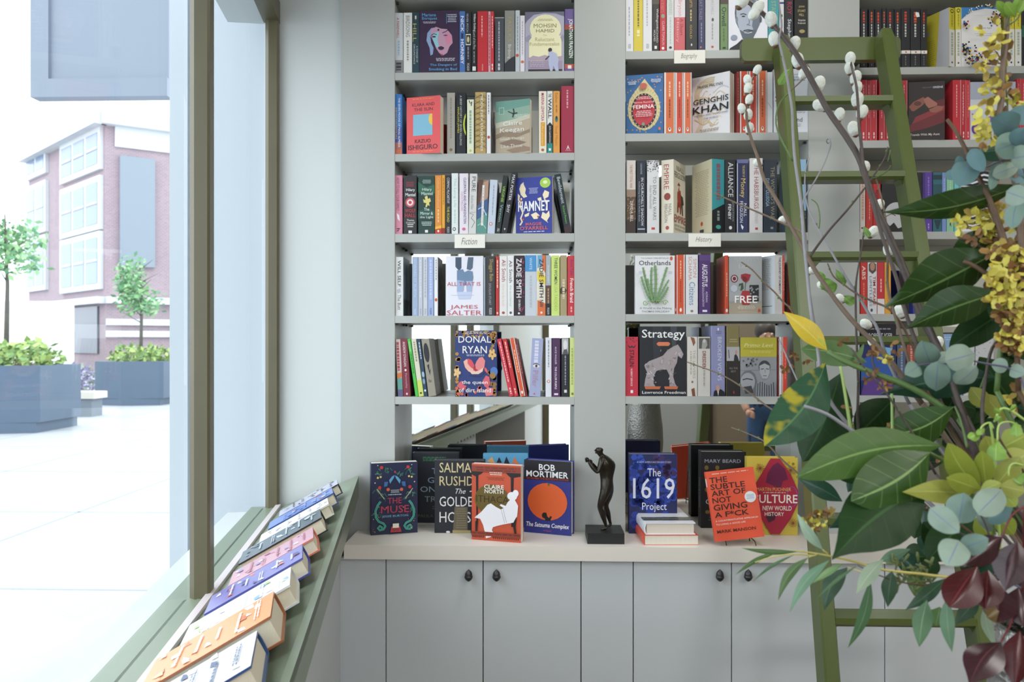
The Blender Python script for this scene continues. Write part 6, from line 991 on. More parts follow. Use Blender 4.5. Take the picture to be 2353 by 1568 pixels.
# ------------------------------------------------------------------ books lying on the window rack
slope = math.atan2(H1 - H2, (RC - CE)) ; m_pg = pagemat('#ddd6c0')
def rack_book(tc, wid, hgt, T, cols, spine, label, tilt=0, pitch=5, turn=8):
    """tc: centre distance; wid along the rack; hgt across it (head up, towards the room)"""
    hgt *= .9; cm_ = RC - .033; p = WP(tc, 0, slopez(cm_) + .0012, RC) + Vector((-.033, 0, 0))
    e = thing('book', label, 'book', p, (0, 0, 0), 'books lying on the sloping window rack')
    ex = Vector((-math.cos(slope), 0, -math.sin(slope))); ey = Vector((-KW, 1, 0)).normalized()
    ex = (ex - ey * ex.dot(ey)).normalized(); ez = ey.cross(ex).normalized() * 1.0
    if ez.z < 0: ez = -ez
    Rp = Matrix.Rotation(R(pitch), 3, ey) if (Matrix.Rotation(R(pitch), 3, ey) @ ex).z < ex.z else Matrix.Rotation(R(-pitch), 3, ey)
    ex = Rp @ ex; ez = Rp @ ez; Rt = Matrix.Rotation(R(turn), 3, ez)
    if (Rt @ ex).y > ex.y: Rt = Matrix.Rotation(R(-turn), 3, ez)
    ex = Rt @ ex; ey = Rt @ ey
    # tilt about the long axis so each book leans on the next
    Mr = Matrix.Rotation(R(tilt), 3, ex); ey2 = Mr @ ey; ez2 = Mr @ ez
    if ey2.z < 0 and False: pass
    lift = ez * (wid / 2 * abs(math.sin(R(tilt)))) + Vector((0, 0, hgt * math.sin(R(pitch)) + .001))
    def Q(a, b, c): return ex * a + ey2 * b + ez2 * c + lift
    mb = MB(); cmn = mat(cols[0], .3); c = .003; h = wid / 2; n = 6
    prof = [(-h, 0), (-h, c), (h - .004, c)] + [(h - .003 + .004 * math.sin(math.pi * i / n), c + (T - 2 * c) * i / n) for i in range(1, n)] + [(h - .004, T - c), (-h, T - c), (-h, T), (h - .002, T)] + [(h + .006 * math.sin(math.pi * i / n), T - T * i / n) for i in range(1, n)] + [(h - .002, 0)]
    m = len(prof); vs = [Q(a, y, z) for a in (0, hgt) for y, z in prof]
    sc_ = mat(spine, .3)
    mb.add(vs, [tuple(range(m)), tuple(range(m, 2 * m))[::-1]] + [(j, m + j, m + (j + 1) % m, (j + 1) % m) for j in range(m)], sc_)
    F = Face(Q(0, -h, T), Q(0, h, T) - Q(0, -h, T), Q(hgt, -h, T) - Q(0, -h, T), ez2)
    rr = random.Random(int(tc * 100)); ops = [('R', 0, 0, 1, 1, cols[0])]
    for i in range(16):
        x, y = rr.uniform(.0, .85), rr.uniform(0, .9); ops.append(('P', [(x, y), (min(1, x + rr.uniform(.05, .2)), y + .02), (min(1, x + rr.uniform(.1, .25)), min(1, y + rr.uniform(.04, .1))), (x + .03, min(1, y + .06))], rr.choice(cols)))
    for i in range(5): ops.append(('b', rr.uniform(.05, .3), .1 + i * .16, rr.uniform(.6, .95), .15 + i * .16, cols[-1], rr.choice([1, 2])))
    art(mb, F, ops, .3); mb.build('cover', e)
    q = MB(); i_ = .004
    vs = [Q(a, y, z) for z in (c, T - c) for a in (i_, hgt - i_) for y in (-h + i_, h - .003)]
    q.add(vs, [(0, 2, 3, 1), (4, 5, 7, 6), (0, 1, 5, 4), (2, 6, 7, 3), (0, 4, 6, 2), (1, 3, 7, 5)], m_pg); q.build('pages', e)
RB = [(1.08, .15, .22, .036, ['#e8e6e8', '#c8ccd8', '#ffffff', '#2c4a78'], '#2b4f86', 'white book with blue spine on the window rack, nearest the camera'),
 (1.24, .15, .22, .042, ['#dd9a62', '#f2e6dc', '#e8b488', '#c86a34', '#f8f0ea'], '#a0603a', 'thick peach orange hardback with white lettering on the window rack'),
 (1.405, .14, .215, .034, ['#eceef2', '#f4f4f6', '#8fb0d8', '#a8c47c', '#e8e8f0'], '#d4d8da', 'white hardback with blue and green strokes on the window rack'),
 (1.565, .135, .215, .034, ['#7d7ab8', '#c86a78', '#4a4a90', '#d87868', '#dfe0f0'], '#4a50a0', 'violet and red hardback with yellow endband on the window rack'),
 (1.73, .135, .21, .030, ['#cfa0b0', '#e8c8d4', '#8f90c8', '#d8d8ea', '#b86a80'], '#d87a64', 'pink and mauve hardback with salmon spine on the window rack'),
 (1.90, .145, .225, .034, ['#5c6a74', '#8a98a4', '#3c464e', '#c8d2da'], '#23262b', 'slate grey hardback with black boards on the window rack'),
 (2.065, .12, .21, .030, ['#eceae8', '#f4f4f4', '#d8d4d0', '#c8ccd8'], '#e2e0d4', 'plain white book behind the slate grey hardback on the window rack'),
 (2.20, .12, .21, .032, ['#6a86c8', '#dfe4f4', '#c04858', '#8fa4d8'], '#34508c', 'light blue and red hardback near the far end of the window rack'),
 (2.345, .115, .205, .030, ['#b8bcd0', '#6c7488', '#e4e4ea', '#4a4f60'], '#2d3138', 'grey and white hardback at the far end of the window rack')]
for a in RB: rack_book(a[0] - .05, *a[1:])
mirr = ['#b8563c', '#3c6aa0', '#e8e4d8', '#2f3a4a', '#a8c4c8', '#d8b04a', '#c8ccd4', '#7a3040', '#4f8a84']
nmz = ['rust brown', 'mid blue', 'cream', 'charcoal', 'aqua', 'golden yellow', 'silver grey', 'burgundy', 'jade green']
for i in range(9):
    t_ = .86 - i * .17
    rack_book(t_, .14, .215, .032, [mirr[i], '#e8e6e0', mirr[(i + 3) % 9]], mirr[i], f'{nmz[i]} hardback on the near end of the window rack, seen in the mirror')
# ------------------------------------------------------------------ street outside
m_pave = mat('#a0a3a7', .8, noise=.06, nscale=.6)
q = MB(); q.box((-60, -30, -.06), (-.45, 60, -.0), m_pave)
pv = struct('ground', q)
q = MB()
for i in range(-5, 22):
    q.box((-40, i * 2.2, 0), (-1.6, i * 2.2 + .02, .002), mat('#8f949a', .8))
for i in range(18): q.box((-2 - i * 2.2, -12, 0), (-1.98 - i * 2.2, 46, .002), mat('#8f949a', .8))
tag(q.build('paving_joints'), kind='structure')
# outer pier of the shopfront
m_pier = mat('#b2bac1', .6)
q = MB(); q.box((-1.30, .17, 0), (-.90, 1.2, 4.2), m_pier); q.box((-1.315, .155, 0), (-1.25, .25, 4.2), m_pier); struct('wall_outer_pier', q)
# hanging sign board outside the window
a, b = U(75, 226, 4.2), U(388, 226, 4.2)
sb = thing('sign_board', 'large pale grey panelled board hanging outside above the street view', 'sign board', ((a.x + b.x) / 2, a.y, a.z))
w_ = (b.x - a.x) / 2; m_sb = mat('#828b98', .6)
q = MB(); q.box((-w_, 0, 0), (w_, .06, 1.3), m_sb); q.build('panel', sb)
q = MB(); q.box((-w_, -.02, 0), (w_, 0, .10), m_sb); q.build('bottom_rail', sb)
q = MB(); q.box((-w_, -.02, .1), (-w_ + .1, 0, 1.3), m_sb); q.build('side_rail', sb)
q = MB(); q.box((w_ - .02, .0, 1.3), (w_ + .6, .06, 1.36), m_sb); q.build('hanger', sb)
# brick building on the far corner
TT = 38.0
def BP(px, py, t): return U(px, py, t)
m_brk = bpy.data.materials.new('brickwork'); m_brk.use_nodes = True; nt = m_brk.node_tree; bb = nt.nodes['Principled BSDF']; bb.inputs['Roughness'].default_value = .85
bt = nt.nodes.new('ShaderNodeTexBrick'); bt.inputs['Color1'].default_value = lin('#9c868c'); bt.inputs['Color2'].default_value = lin('#8f7d86'); bt.inputs['Mortar'].default_value = lin('#aaa3a8'); bt.inputs['Scale'].default_value = 3.0
tc = nt.nodes.new('ShaderNodeTexCoord'); mp = nt.nodes.new('ShaderNodeMapping'); mp.inputs['Rotation'].default_value = (R(90), 0, 0)
nt.links.new(tc.outputs['Object'], mp.inputs[0]); nt.links.new(mp.outputs[0], bt.inputs[0]); nt.links.new(bt.outputs[0], bb.inputs['Base Color'])
m_st = mat('#c6c9cc', .7); m_gls = mat('#7486a0', .2); m_gry = mat('#7f8994', .6); m_shop = mat('#565a68', .3)
c0 = BP(243, 788, TT); c1 = BP(66, 788, 46.0); c2 = BP(420, 788, 40.0)
bld = thing('building', 'red brick corner building with white stone window surrounds across the street', 'building', (c0.x, c0.y, 0))
o_ = Vector(bld.location)
ztop = ZC + (788 - 247) * TT / FPX
def wallrun(P, Q_, name, zt):
    d = (Q_ - P); L_ = math.hypot(d.x, d.y); u = Vector((d.x / L_, d.y / L_, 0)); nrm = Vector((u.y, -u.x, 0))
    if nrm.y > 0: nrm = -nrm
    return u, nrm, L_
uL, nL, LL = wallrun(c0, c1, 'l', ztop); uR, nR, LR = wallrun(c0, c2, 'r', ztop)
def wbox(mb, P, u, n, a, b, z0, z1, d0, d1, m):
    vs = [P + u * s + n * d + Vector((0, 0, z)) - o_ for z in (z0, z1) for d in (d0, d1) for s in (a, b)]
    for v in vs: pass
    mb.add([Vector((v.x, v.y, v.z)) for v in vs], [(0, 2, 3, 1), (4, 5, 7, 6), (0, 1, 5, 4), (2, 6, 7, 3), (0, 4, 6, 2), (1, 3, 7, 5)], m)
c0z = Vector((c0.x, c0.y, 0))
q = MB(); wbox(q, c0z, uL, nL, 0, LL + 0, 0, ztop, -4, 0, m_brk); wbox(q, c0z, uR, nR, 0, LR, 0, ztop, -4, 0, m_brk); q.build('brick_wall', bld)
q = MB(); wbox(q, c0z, uL, nL, -.2, LL, ztop - .7, ztop, 0, .6, m_st); wbox(q, c0z, uR, nR, -.2, LR, ztop - .7, ztop, 0, .6, m_st)
wbox(q, c0z, uR, nR, .4, LR, ztop - 1.7, ztop - .7, 0, .15, m_st); q.build('cornice', bld)
q = MB(); wbox(q, c0z, uL, nL, 0, LL, ZC + 92 * TT / FPX - .0, ZC + 108 * TT / FPX, 0, .4, m_st); wbox(q, c0z, uR, nR, 0, LR, ZC + 92 * TT / FPX, ZC + 108 * TT / FPX, 0, .4, m_st); q.build('string_course', bld)
def sL(px):   # distance along left facade for pixel column
    lo_, hi_ = 0, LL
    for _ in range(40):
        mid = (lo_ + hi_) / 2; p = c0z + uL * mid; v = p - CAM; cxx = v.x * CS + v.y * SN; cyy = -v.x * SN + v.y * CS; x = 1176.5 + FPX * cxx / cyy
        if x > px: lo_ = mid
        else: hi_ = mid
    return (lo_ + hi_) / 2
for (xa, xb, nn) in ((235, 147, 3), (110, 68, 2)):
    for (ya, yb2) in ((318, 388), (428, 522), (552, 655)):
        a_, b_2 = sL(xa), sL(xb); tm = (c0z + uL * (a_ + b_2) / 2).y + DC; z1, z0 = ZC + (788 - ya) * tm / FPX, ZC + (788 - yb2) * tm / FPX
        q = MB(); wbox(q, c0z, uL, nL, a_ - .15, b_2 + .15, z0 - .3, z1 + .3, 0, .18, m_st); wi = q.build('window_surround', bld)
        for k_ in range(nn):
            w1 = (b_2 - a_) / nn; q = MB(); wbox(q, c0z, uL, nL, a_ + w1 * k_ + .15, a_ + w1 * (k_ + 1) - .15, z0, z1, .18, .2, m_gls)
            wbox(q, c0z, uL, nL, a_ + w1 * k_ + .15, a_ + w1 * (k_ + 1) - .15, (z0 + z1) / 2 - .06, (z0 + z1) / 2 + .06, .2, .24, m_st); q.build('pane', wi)
for (xa, xb, ya, yb2) in ((228, 148, 706, 812), (108, 72, 712, 738), (136, 114, 712, 725)):
    a_, b_2 = sL(xa), sL(xb); tm = (c0z + uL * (a_ + b_2) / 2).y + DC
    q = MB(); wbox(q, c0z, uL, nL, a_, b_2, ZC + (788 - yb2) * tm / FPX, ZC + (788 - ya) * tm / FPX, 0, .1, m_shop); q.build('shop_window', bld)
q = MB(); wbox(q, c0z, uR, nR, LR * .17, LR * .62, ZC + 180 * TT / FPX, ZC + 440 * TT / FPX, 0, .3, m_gry); q.build('grey_bay', bld)
for zz in (40, 68): 
    q = MB(); wbox(q, c0z, uR, nR, 0, LR, ZC + (zz - 10) * TT / FPX - .35, ZC + zz * TT / FPX - .25, 0, .2, m_st); q.build('stone_band', bld)
# bright white low wall / hoarding in front of the shop window
# planters, trees, bench
m_pl = mat('#4c5d70', .5, noise=.08, nscale=3); m_bark = mat('#5b5750', .8)
def lf(cols): return [mat(c, .6) for c in cols]
def foliage(mb, c, rx, ry, rz, n, s, ms, rr):
    for i in range(n):
        while True:
            v = Vector((rr.uniform(-1, 1), rr.uniform(-1, 1), rr.uniform(-1, 1)))
            if v.length < 1: break
        p = Vector(c) + Vector((v.x * rx, v.y * ry, v.z * rz)); a = Vector((rr.gauss(0, 1), rr.gauss(0, 1), rr.gauss(0, .6))).normalized(); b = a.orthogonal().normalized()
        l = s * rr.uniform(.6, 1.3)
        mb.add([p, p + a * l * .5 + b * l * .28, p + a * l, p + a * l * .5 - b * l * .28], [(0, 1, 2, 3)], rr.choice(ms))
def planter(x0, x1, y0, y1, label, seed, deep=1.0):
    t = ZC * FPX / (y1 - 788); A = U(x0, y1, t); B = U(x1, y1, t); h = (y1 - y0) * t / FPX; w = B.x - A.x
    e = thing('planter', label, 'planter', ((A.x + B.x) / 2, A.y, 0), group='street planters')
    q = MB(); k_ = w / 2
    P = [(-k_, 0), (-k_ * .1, -.12 * w), (k_, 0), (k_, deep), (-k_, deep)]
    q.prism([(x * .9, y) for x, y in P], 0, h * .16, m_pl); q.prism(P, h * .16, h, m_pl); q.build('box', e)
    q = MB(); rr = random.Random(seed); foliage(q, (0, deep / 2, h + .1), k_ * .95, deep * .5, .32, 500, .16, lf(['#8fa85a', '#a3b86a', '#6f9056', '#7d9a58']), rr)
    tag(q.build('shrubs', e), 'yellow-green clipped shrubs'); return e, h, t
e1, h1, t1 = planter(-90, 92, 842, 1000, 'dark blue-grey planter with low shrubs at the left picture edge', 1, 1.2)
e2, h2, t2 = planter(218, 376, 832, 934, 'dark blue-grey planter with shrubs and a young tree in the square', 2, 1.4)
def tree(px, pybase, pytop, pyb2, t, rw, label, seed, n=900):
    b = U(px, pybase, t); top = U(px, pytop, t); lowc = U(px, pyb2, t)
    e = thing('tree', label, 'tree', (b.x, b.y + .5, b.z), group='young street trees')
    q = MB(); H_ = top.z - b.z; rr = random.Random(seed)
    q.tube([(0, 0, 0), (.03, 0, H_ * .5), (-.02, 0, H_ * .92)], [.05, .035, .012], m_bark, 7)
    for i in range(9):
        z = (lowc.z - b.z) + (H_ * .9 - (lowc.z - b.z)) * i / 9; a = rr.uniform(0, 6.3); q.tube([(0, 0, z), (math.cos(a) * rw * .7, math.sin(a) * rw * .7, z + rw * .4)], [.014, .004], m_bark, 5)
    q.build('trunk', e)
    q = MB(); cz = (lowc.z + top.z) / 2 - b.z; rz = (top.z - lowc.z) / 2
    for k_ in range(7):
        a = rr.uniform(0, 6.3); foliage(q, (math.cos(a) * rw * .45, math.sin(a) * rw * .45, cz + rz * rr.uniform(-.6, .6)), rw * .6, rw * .6, rz * .42, n // 7, .14, lf(['#6fa070', '#86b07c', '#5c8f68', '#98bc88']), rr)
    q.build('foliage', e)
tree(300, 845, 572, 740, t2 + .3, .60, 'slender young tree with light green crown rising from the planter', 5)
tree(-30, 850, 450, 640, t1 + .5, .72, 'young tree at the left picture edge with sparse pale leaves', 6, 700)
tb = ZC * FPX / (962 - 788); A = U(122, 962, tb); B = U(212, 962, tb)
be = thing('bench', 'low pale stone bench between the two planters', 'bench', ((A.x + B.x) / 2, A.y, 0)); w_ = (B.x - A.x) / 2
q = MB(); q.box((-w_ * .9, .05, 0), (w_ * .9, .45, .38), mat('#6d7680', .7)); q.build('base', be)
q = MB(); q.box((-w_, 0, .38), (w_ * 1.1, .5, .52), mat('#c9c4bc', .7)); q.build('seat', be)
q = MB(); p = U(112, 940, 17.0); q.lathe([(.07, 0), (.07, .75), (.03, .85), (.001, .86)], (0, 0, 0), m_pl, 12); tag(q.build('bollard', loc=(p.x, p.y, 0)), 'short dark bollard beside the stone bench', 'bollard')
# lavender shrubs and pedestrians near the far shop window
q = MB(); rr = random.Random(8); p = U(190, 860, 22.0); foliage(q, (0, 0, .45), .9, .6, .45, 700, .15, lf(['#8f88a8', '#a8a2c0', '#7c8a7c']), rr); q.tube([(0, 0, 0), (0, 0, .4)], .03, m_bark); tag(q.build('shrub', loc=(p.x, p.y, 0)), 'low mauve flowering shrub left of the square planter', 'shrub')
q = MB(); p = U(70, 830, 34.0)
wh = mat('#d9d8d6', .7)
q.box((-4.5, 0, 0), (2.0, .3, 3.4), wh); tag(q.build('hoarding', loc=(p.x - .2, p.y, 0)), 'plain white hoarding in the bright distance at left', 'hoarding')
# ------------------------------------------------------------------ vase with branches
def leafmat(base, vein, rough=.32, veins=7, back=None, spots=None, spec=.5, veinfac=.45):
    key = ('leaf', base, vein, rough, veins, back, spots)
    if key in MATS: return MATS[key]
    m = bpy.data.materials.new('leaf'); m.use_nodes = True; nt = m.node_tree; b = nt.nodes['Principled BSDF']
    b.inputs['Roughness'].default_value = rough; b.inputs['Specular IOR Level'].default_value = spec
    N = nt.nodes.new; Lk = nt.links.new
    uv = N('ShaderNodeUVMap'); uv.uv_map = 'UVMap'; sp_ = N('ShaderNodeSeparateXYZ'); Lk(uv.outputs[0], sp_.inputs[0])
    def M_(op, a, b_=None):
        n = N('ShaderNodeMath'); n.operation = op
        for i, x in enumerate((a, b_)):
            if x is None: continue
            if isinstance(x, (int, float)): n.inputs[i].default_value = x
            else: Lk(x, n.inputs[i])
        return n.outputs[0]
    au = M_('ABSOLUTE', sp_.outputs[0])
    mid = M_('LESS_THAN', au, .045)
    sv = M_('FRACT', M_('SUBTRACT', M_('MULTIPLY', sp_.outputs[1], float(veins)), M_('MULTIPLY', au, .9)))
    side = M_('MULTIPLY', M_('LESS_THAN', sv, .07), veinfac)
    msk = M_('MAXIMUM', mid, side)
    tc = N('ShaderNodeTexCoord'); ns = N('ShaderNodeTexNoise'); ns.inputs['Scale'].default_value = 26; ns.inputs['Detail'].default_value = 4; Lk(tc.outputs['Object'], ns.inputs['Vector'])
    c0 = N('ShaderNodeMix'); c0.data_type = 'RGBA'; l = lin(base); Lk(ns.outputs['Fac'], c0.inputs[0])
    c0.inputs[6].default_value = (l[0] * .72, l[1] * .74, l[2] * .7, 1); c0.inputs[7].default_value = (min(1, l[0] * 1.3), min(1, l[1] * 1.25), min(1, l[2] * 1.2), 1)
    last = c0.outputs[2]
    if spots:
        n2 = N('ShaderNodeTexNoise'); n2.inputs['Scale'].default_value = 34; Lk(tc.outputs['Object'], n2.inputs['Vector'])
        rmp = N('ShaderNodeMapRange'); rmp.inputs['From Min'].default_value = .53; rmp.inputs['From Max'].default_value = .66; Lk(n2.outputs['Fac'], rmp.inputs[0])
        half = M_('MULTIPLY', rmp.outputs[0], M_('GREATER_THAN', sp_.outputs[0], -.02))
        c1 = N('ShaderNodeMix'); c1.data_type = 'RGBA'; Lk(half, c1.inputs[0]); Lk(last, c1.inputs[6]); c1.inputs[7].default_value = lin(spots); last = c1.outputs[2]
    c2 = N('ShaderNodeMix'); c2.data_type = 'RGBA'; Lk(msk, c2.inputs[0]); Lk(last, c2.inputs[6]); c2.inputs[7].default_value = lin(vein); last = c2.outputs[2]
    if back:
        g = N('ShaderNodeNewGeometry'); c3 = N('ShaderNodeMix'); c3.data_type = 'RGBA'; Lk(g.outputs['Backfacing'], c3.inputs[0]); Lk(last, c3.inputs[6]); c3.inputs[7].default_value = lin(back); last = c3.outputs[2]
    Lk(last, b.inputs['Base Color'])
    bp = N('ShaderNodeBump'); bp.inputs['Strength'].default_value = .35; bp.inputs['Distance'].default_value = .0012
    Lk(M_('ADD', M_('MULTIPLY', msk, 1.0), ns.outputs['Fac']), bp.inputs['Height']); Lk(bp.outputs[0], b.inputs['Normal'])
    tr_ = N('ShaderNodeBsdfTranslucent'); Lk(last, tr_.inputs[0]); mx = N('ShaderNodeMixShader'); mx.inputs[0].default_value = .18
    Lk(b.outputs[0], mx.inputs[1]); Lk(tr_.outputs[0], mx.inputs[2]); Lk(mx.outputs[0], nt.nodes['Material Output'].inputs[0])
    MATS[key] = m
    return m
SH = {'ell': [0, .30, .58, .80, .94, 1, .98, .88, .70, .44, .0], 'lance': [0, .34, .66, .88, 1, .98, .88, .72, .50, .26, 0], 'round': [0, .62, .86, .97, 1, 1, .95, .86, .70, .45, 0],
      'obov': [0, .22, .42, .62, .80, .94, 1, .98, .86, .58, 0], 'acum': [0, .36, .68, .90, 1, .98, .88, .68, .40, .15, 0], 'cut': [0, .5, .8, .95, 1, .98, .95, .9, .86, .8, .55]}
def leaf(mb, P0, P1, w, m, shape='ell', bend=.08, fold=.25, roll=0, side=0, wave=0, seed=0, nl=14, view=None):
    """P0 base, P1 tip; w full width; bend arches towards the viewer's up; side bends in plane"""
    P0 = Vector(P0); P1 = Vector(P1); ax = P1 - P0; L_ = ax.length; a = ax / L_
    vd = (CAM - (P0 + P1) / 2).normalized()
    s = a.cross(vd).normalized(); n = s.cross(a).normalized()
    Rm = Matrix.Rotation(R(roll), 3, a); s = Rm @ s; n = Rm @ n
    sh = SH[shape]; nw = 6; rr = random.Random(seed); ph = rr.uniform(0, 6)
    vs = []; uvs = []
    for i in range(nl + 1):
        f = i / nl; k_ = f * 10; j = min(int(k_), 9); wf = sh[j] + (sh[j + 1] - sh[j]) * (k_ - j)
        arc = math.sin(math.pi * f)
        c = P0 + ax * f + n * (bend * L_ * arc) + s * (side * L_ * arc)
        for q_ in range(nw + 1):
            u = -1 + 2 * q_ / nw; h = w / 2 * wf
            z = -abs(u) * fold * h + wave * w * math.sin(ph + f * 11 + u * 1.3) * abs(u) * .5
            vs.append(c + s * (u * h) - n * 0 + n * z * 1.0); uvs.append((u, f))
    fs = []
    for i in range(nl):
        for q_ in range(nw):
            o = i * (nw + 1) + q_; fs.append((o, o + 1, o + nw + 2, o + nw + 1))
    o = mb.add(vs, fs, m, True)
    for i, t in enumerate(uvs): mb.uv[o + i] = t
def poly(pts, t0, t1=None, n=None):
    """pixel polyline to points; distance runs t0..t1 along it"""
    t1 = t0 if t1 is None else t1; out = []; N_ = len(pts) - 1
    for i, p in enumerate(pts): out.append(U(p[0], p[1], t0 + (t1 - t0) * i / max(N_, 1)))
    return out
def smooth_path(P, k=3):
    P = [Vector(p) for p in P]; out = []
    for i in range(len(P) - 1):
        p0 = P[max(i - 1, 0)]; p1 = P[i]; p2 = P[i + 1]; p3 = P[min(i + 2, len(P) - 1)]
        for j in range(k):
            t = j / k
            out.append(.5 * ((2 * p1) + (p2 - p0) * t + (2 * p0 - 5 * p1 + 4 * p2 - p3) * t * t + (3 * p1 - p0 - 3 * p2 + p3) * t ** 3))
    out.append(P[-1]); return out
def stem(mb, pts, t0, t1, w0, w1, m, seg=7, k=3):
    """w in pixels at the start and end"""
    P = smooth_path(poly(pts, t0, t1), k); n = len(P); rs = []
    for i in range(n):
        f = i / (n - 1); t = t0 + (t1 - t0) * f; rs.append((w0 + (w1 - w0) * f) / 2 * t / FPX)
    mb.tube(P, rs, m, seg)
VX, VT = .636, .937
VR = Vector((VX, VT - DC, ZC - .335))
m_bark1 = mat('#4a403c', .55, noise=.3, nscale=80, bump=.4); m_bark2 = mat('#6b5a4a', .6, noise=.3, nscale=80, bump=.4); m_bark3 = mat('#8b8a90', .5, noise=.2, nscale=60, bump=.2); m_bark4 = mat('#5b4430', .6, noise=.35, nscale=90, bump=.6)
m_gst = mat('#54703a', .45, noise=.15, nscale=40); m_yst = mat('#c9bc6a', .4)
# table and vase
tb_ = thing('pedestal_table', 'round dark wooden table carrying the silver vase', 'table', (VX, VR.y, 0))
m_wd = mat('#4a3526', .4, noise=.3, nscale=8)
q = MB(); q.lathe([(.001, .735), (.24, .735), (.245, .742), (.245, .758), (.24, .765), (.001, .765)], (0, 0, 0), m_wd, 40); q.build('table_top', tb_)
q = MB(); q.lathe([(.16, 0), (.16, .02), (.05, .05), (.03, .12), (.03, .66), (.08, .735)], (0, 0, 0), m_wd, 28); q.build('pedestal', tb_)
vs_ = thing('vase', 'hammered silver metal vase holding the branches at the lower right', 'vase', (VX, VR.y, .766))
m_sil = mat('#8d8c88', .28, metal=.9, noise=.25, nscale=110, bump=1.0)
HV = VR.z - .766
prof = [(.001, 0), (.07, 0), (.082, .02), (.100, .12), (.106, .2), (.103, .28), (.094, HV - .09), (.087, HV - .03), (.0885, HV), (.0855, HV), (.083, HV - .03), (.09, HV - .09), (.099, .28), (.101, .2), (.096, .12), (.07, .02), (.001, .012)]
q = MB(); q.lathe(prof, (0, 0, 0), m_sil, 48); q.build('body', vs_)
BT = VR + Vector((0, 0, -.12))
def toroot(mb, p_px, t, w, m, jitter=(0, 0)):
    """stem from a picture point down into the vase mouth"""
    a = U(p_px[0], p_px[1], t); e = BT + Vector((jitter[0], jitter[1], 0)); mth = VR + Vector((jitter[0] * .8, jitter[1] * .8, .02))
    mid = (a + mth) / 2 + Vector((.01, 0, -.01)); P = smooth_path([a, mid, mth, e], 4)
    mb.tube(P, [w / 2 * t / FPX] * len(P), m, 7)
GB = 'branches arranged in the silver vase'
# ---- pussy willow branches
m_cat = mat('#dfe3da', .95, noise=.08, nscale=140, bump=.9); m_scale = mat('#6a4a34', .5)
def catkin(par, px, py, t, r=11, ang=90, tip=None):
    q = MB(); c = U(px, py, t); rr_ = 1.17 * r * t / FPX
    M = Matrix.Rotation(R(-(ang - 90)), 4, 'Y') @ Matrix.Rotation(R(8), 4, 'X')
    prof = [(.001, -1.25), (.45, -1.12), (.8, -.75), (.98, -.2), (1.0, .2), (.86, .72), (.55, 1.08), (.2, 1.24), (.001, 1.28)]
    S_ = Matrix.Diagonal((rr_ * .92, rr_ * .92, rr_, 1)); q.lathe(prof, c, tip or m_cat, 14, M @ S_)
    q.lathe([(.001, -1.5), (.4, -1.35), (.62, -1.1), (.5, -.95), (.2, -1.0)], c, m_scale, 8, M @ S_)
    q.build('catkin', par)
def branch(name, label, cat='branch', group=GB): return thing(name, label, cat, VR, group=group)
def bb(mb, name, par):
    o = mb.build(name); o.parent = par; o.location = -Vector(par.location); return o
def bcat(par, lst, t):
    for c in lst:
        q0 = len(C.objects); catkin(par, *c[:2], t if len(c) < 5 else c[4], *(c[2:4]))
        o = C.objects[-1] if False else None
    for o in [o for o in bpy.data.objects if o.parent == par and o.name.startswith('catkin')]: o.location = -Vector(par.location)
pw = branch('pussy_willow_branch', 'thick dark pussy willow branch crossing the ladder top from upper left with white catkins')
q = MB(); stem(q, [(1690, -8), (1722, 6), (1762, 40), (1790, 72), (1830, 125), (1868, 190), (1900, 250), (1940, 308), (1972, 360), (1990, 410), (2012, 474), (2033, 520), (2054, 568), (2073, 610), (2092, 660), (2118, 730), (2150, 790), (2175, 860), (2215, 960)], 1.32, 1.05, 10, 19, m_bark1, 9)
toroot(q, (2215, 958), 1.05, 19, m_bark1, (-.03, .01)); bb(q, 'stem', pw)
bcat(pw, [(1706, 2, 13, 60), (1741, 18, 12, 55), (1733, 32, 11, 230), (1772, 45, 12.5, 110), (1779, 90, 12, 100), (1825.5, 101, 12, 75), (1833, 139, 12.5, 105), (1848, 167, 11, 240), (1882, 193, 12.5, 80), (1884, 243, 12, 150), (1928.5, 264, 11, 80), (1989, 383, 9, 100), (2020, 472, 10, 70), (2006, 533, 10, 60), (2043, 572, 12, 90), (2068, 716, 11, 120), (2157, 787, 9.5, 90)], 1.28)
pw2 = branch('pussy_willow_branch', 'hanging dark willow twig of six catkins in front of the ladder top rung')
q = MB(); stem(q, [(1954, 140), (1960, 165), (1968, 200), (1972, 250), (1974, 290), (1980, 340), (1985, 390), (1998, 440), (2026, 540), (2060, 640), (2075, 700), (2130, 860), (2180, 960)], 1.30, 1.04, 5, 10, m_bark1)
toroot(q, (2180, 958), 1.04, 10, m_bark1, (-.02, -.03)); bb(q, 'stem', pw2)
bcat(pw2, [(1954, 135, 10.5, 95), (1952, 157, 10, 100), (1966, 179, 11.5, 80), (1970, 200, 10, 95), (1970, 229, 12.5, 90), (1981, 258, 11.5, 75), (1962, 296, 12, 110)], 1.30)
pw3 = branch('pussy_willow_branch', 'long brown willow branch crossing the ladder rail with small white catkins')
q = MB(); stem(q, [(1739, 165), (1729, 180), (1721, 200), (1718, 225), (1715, 262), (1718, 290), (1728, 325), (1742, 365), (1756, 412), (1785, 460), (1815, 515), (1845, 570), (1872, 620), (1905, 668), (1940, 715), (1980, 760), (2020, 800), (2062, 850), (2120, 930)], 1.36, 1.06, 4, 13, m_bark2)
toroot(q, (2120, 928), 1.06, 13, m_bark2, (-.04, -.02)); bb(q, 'stem', pw3)
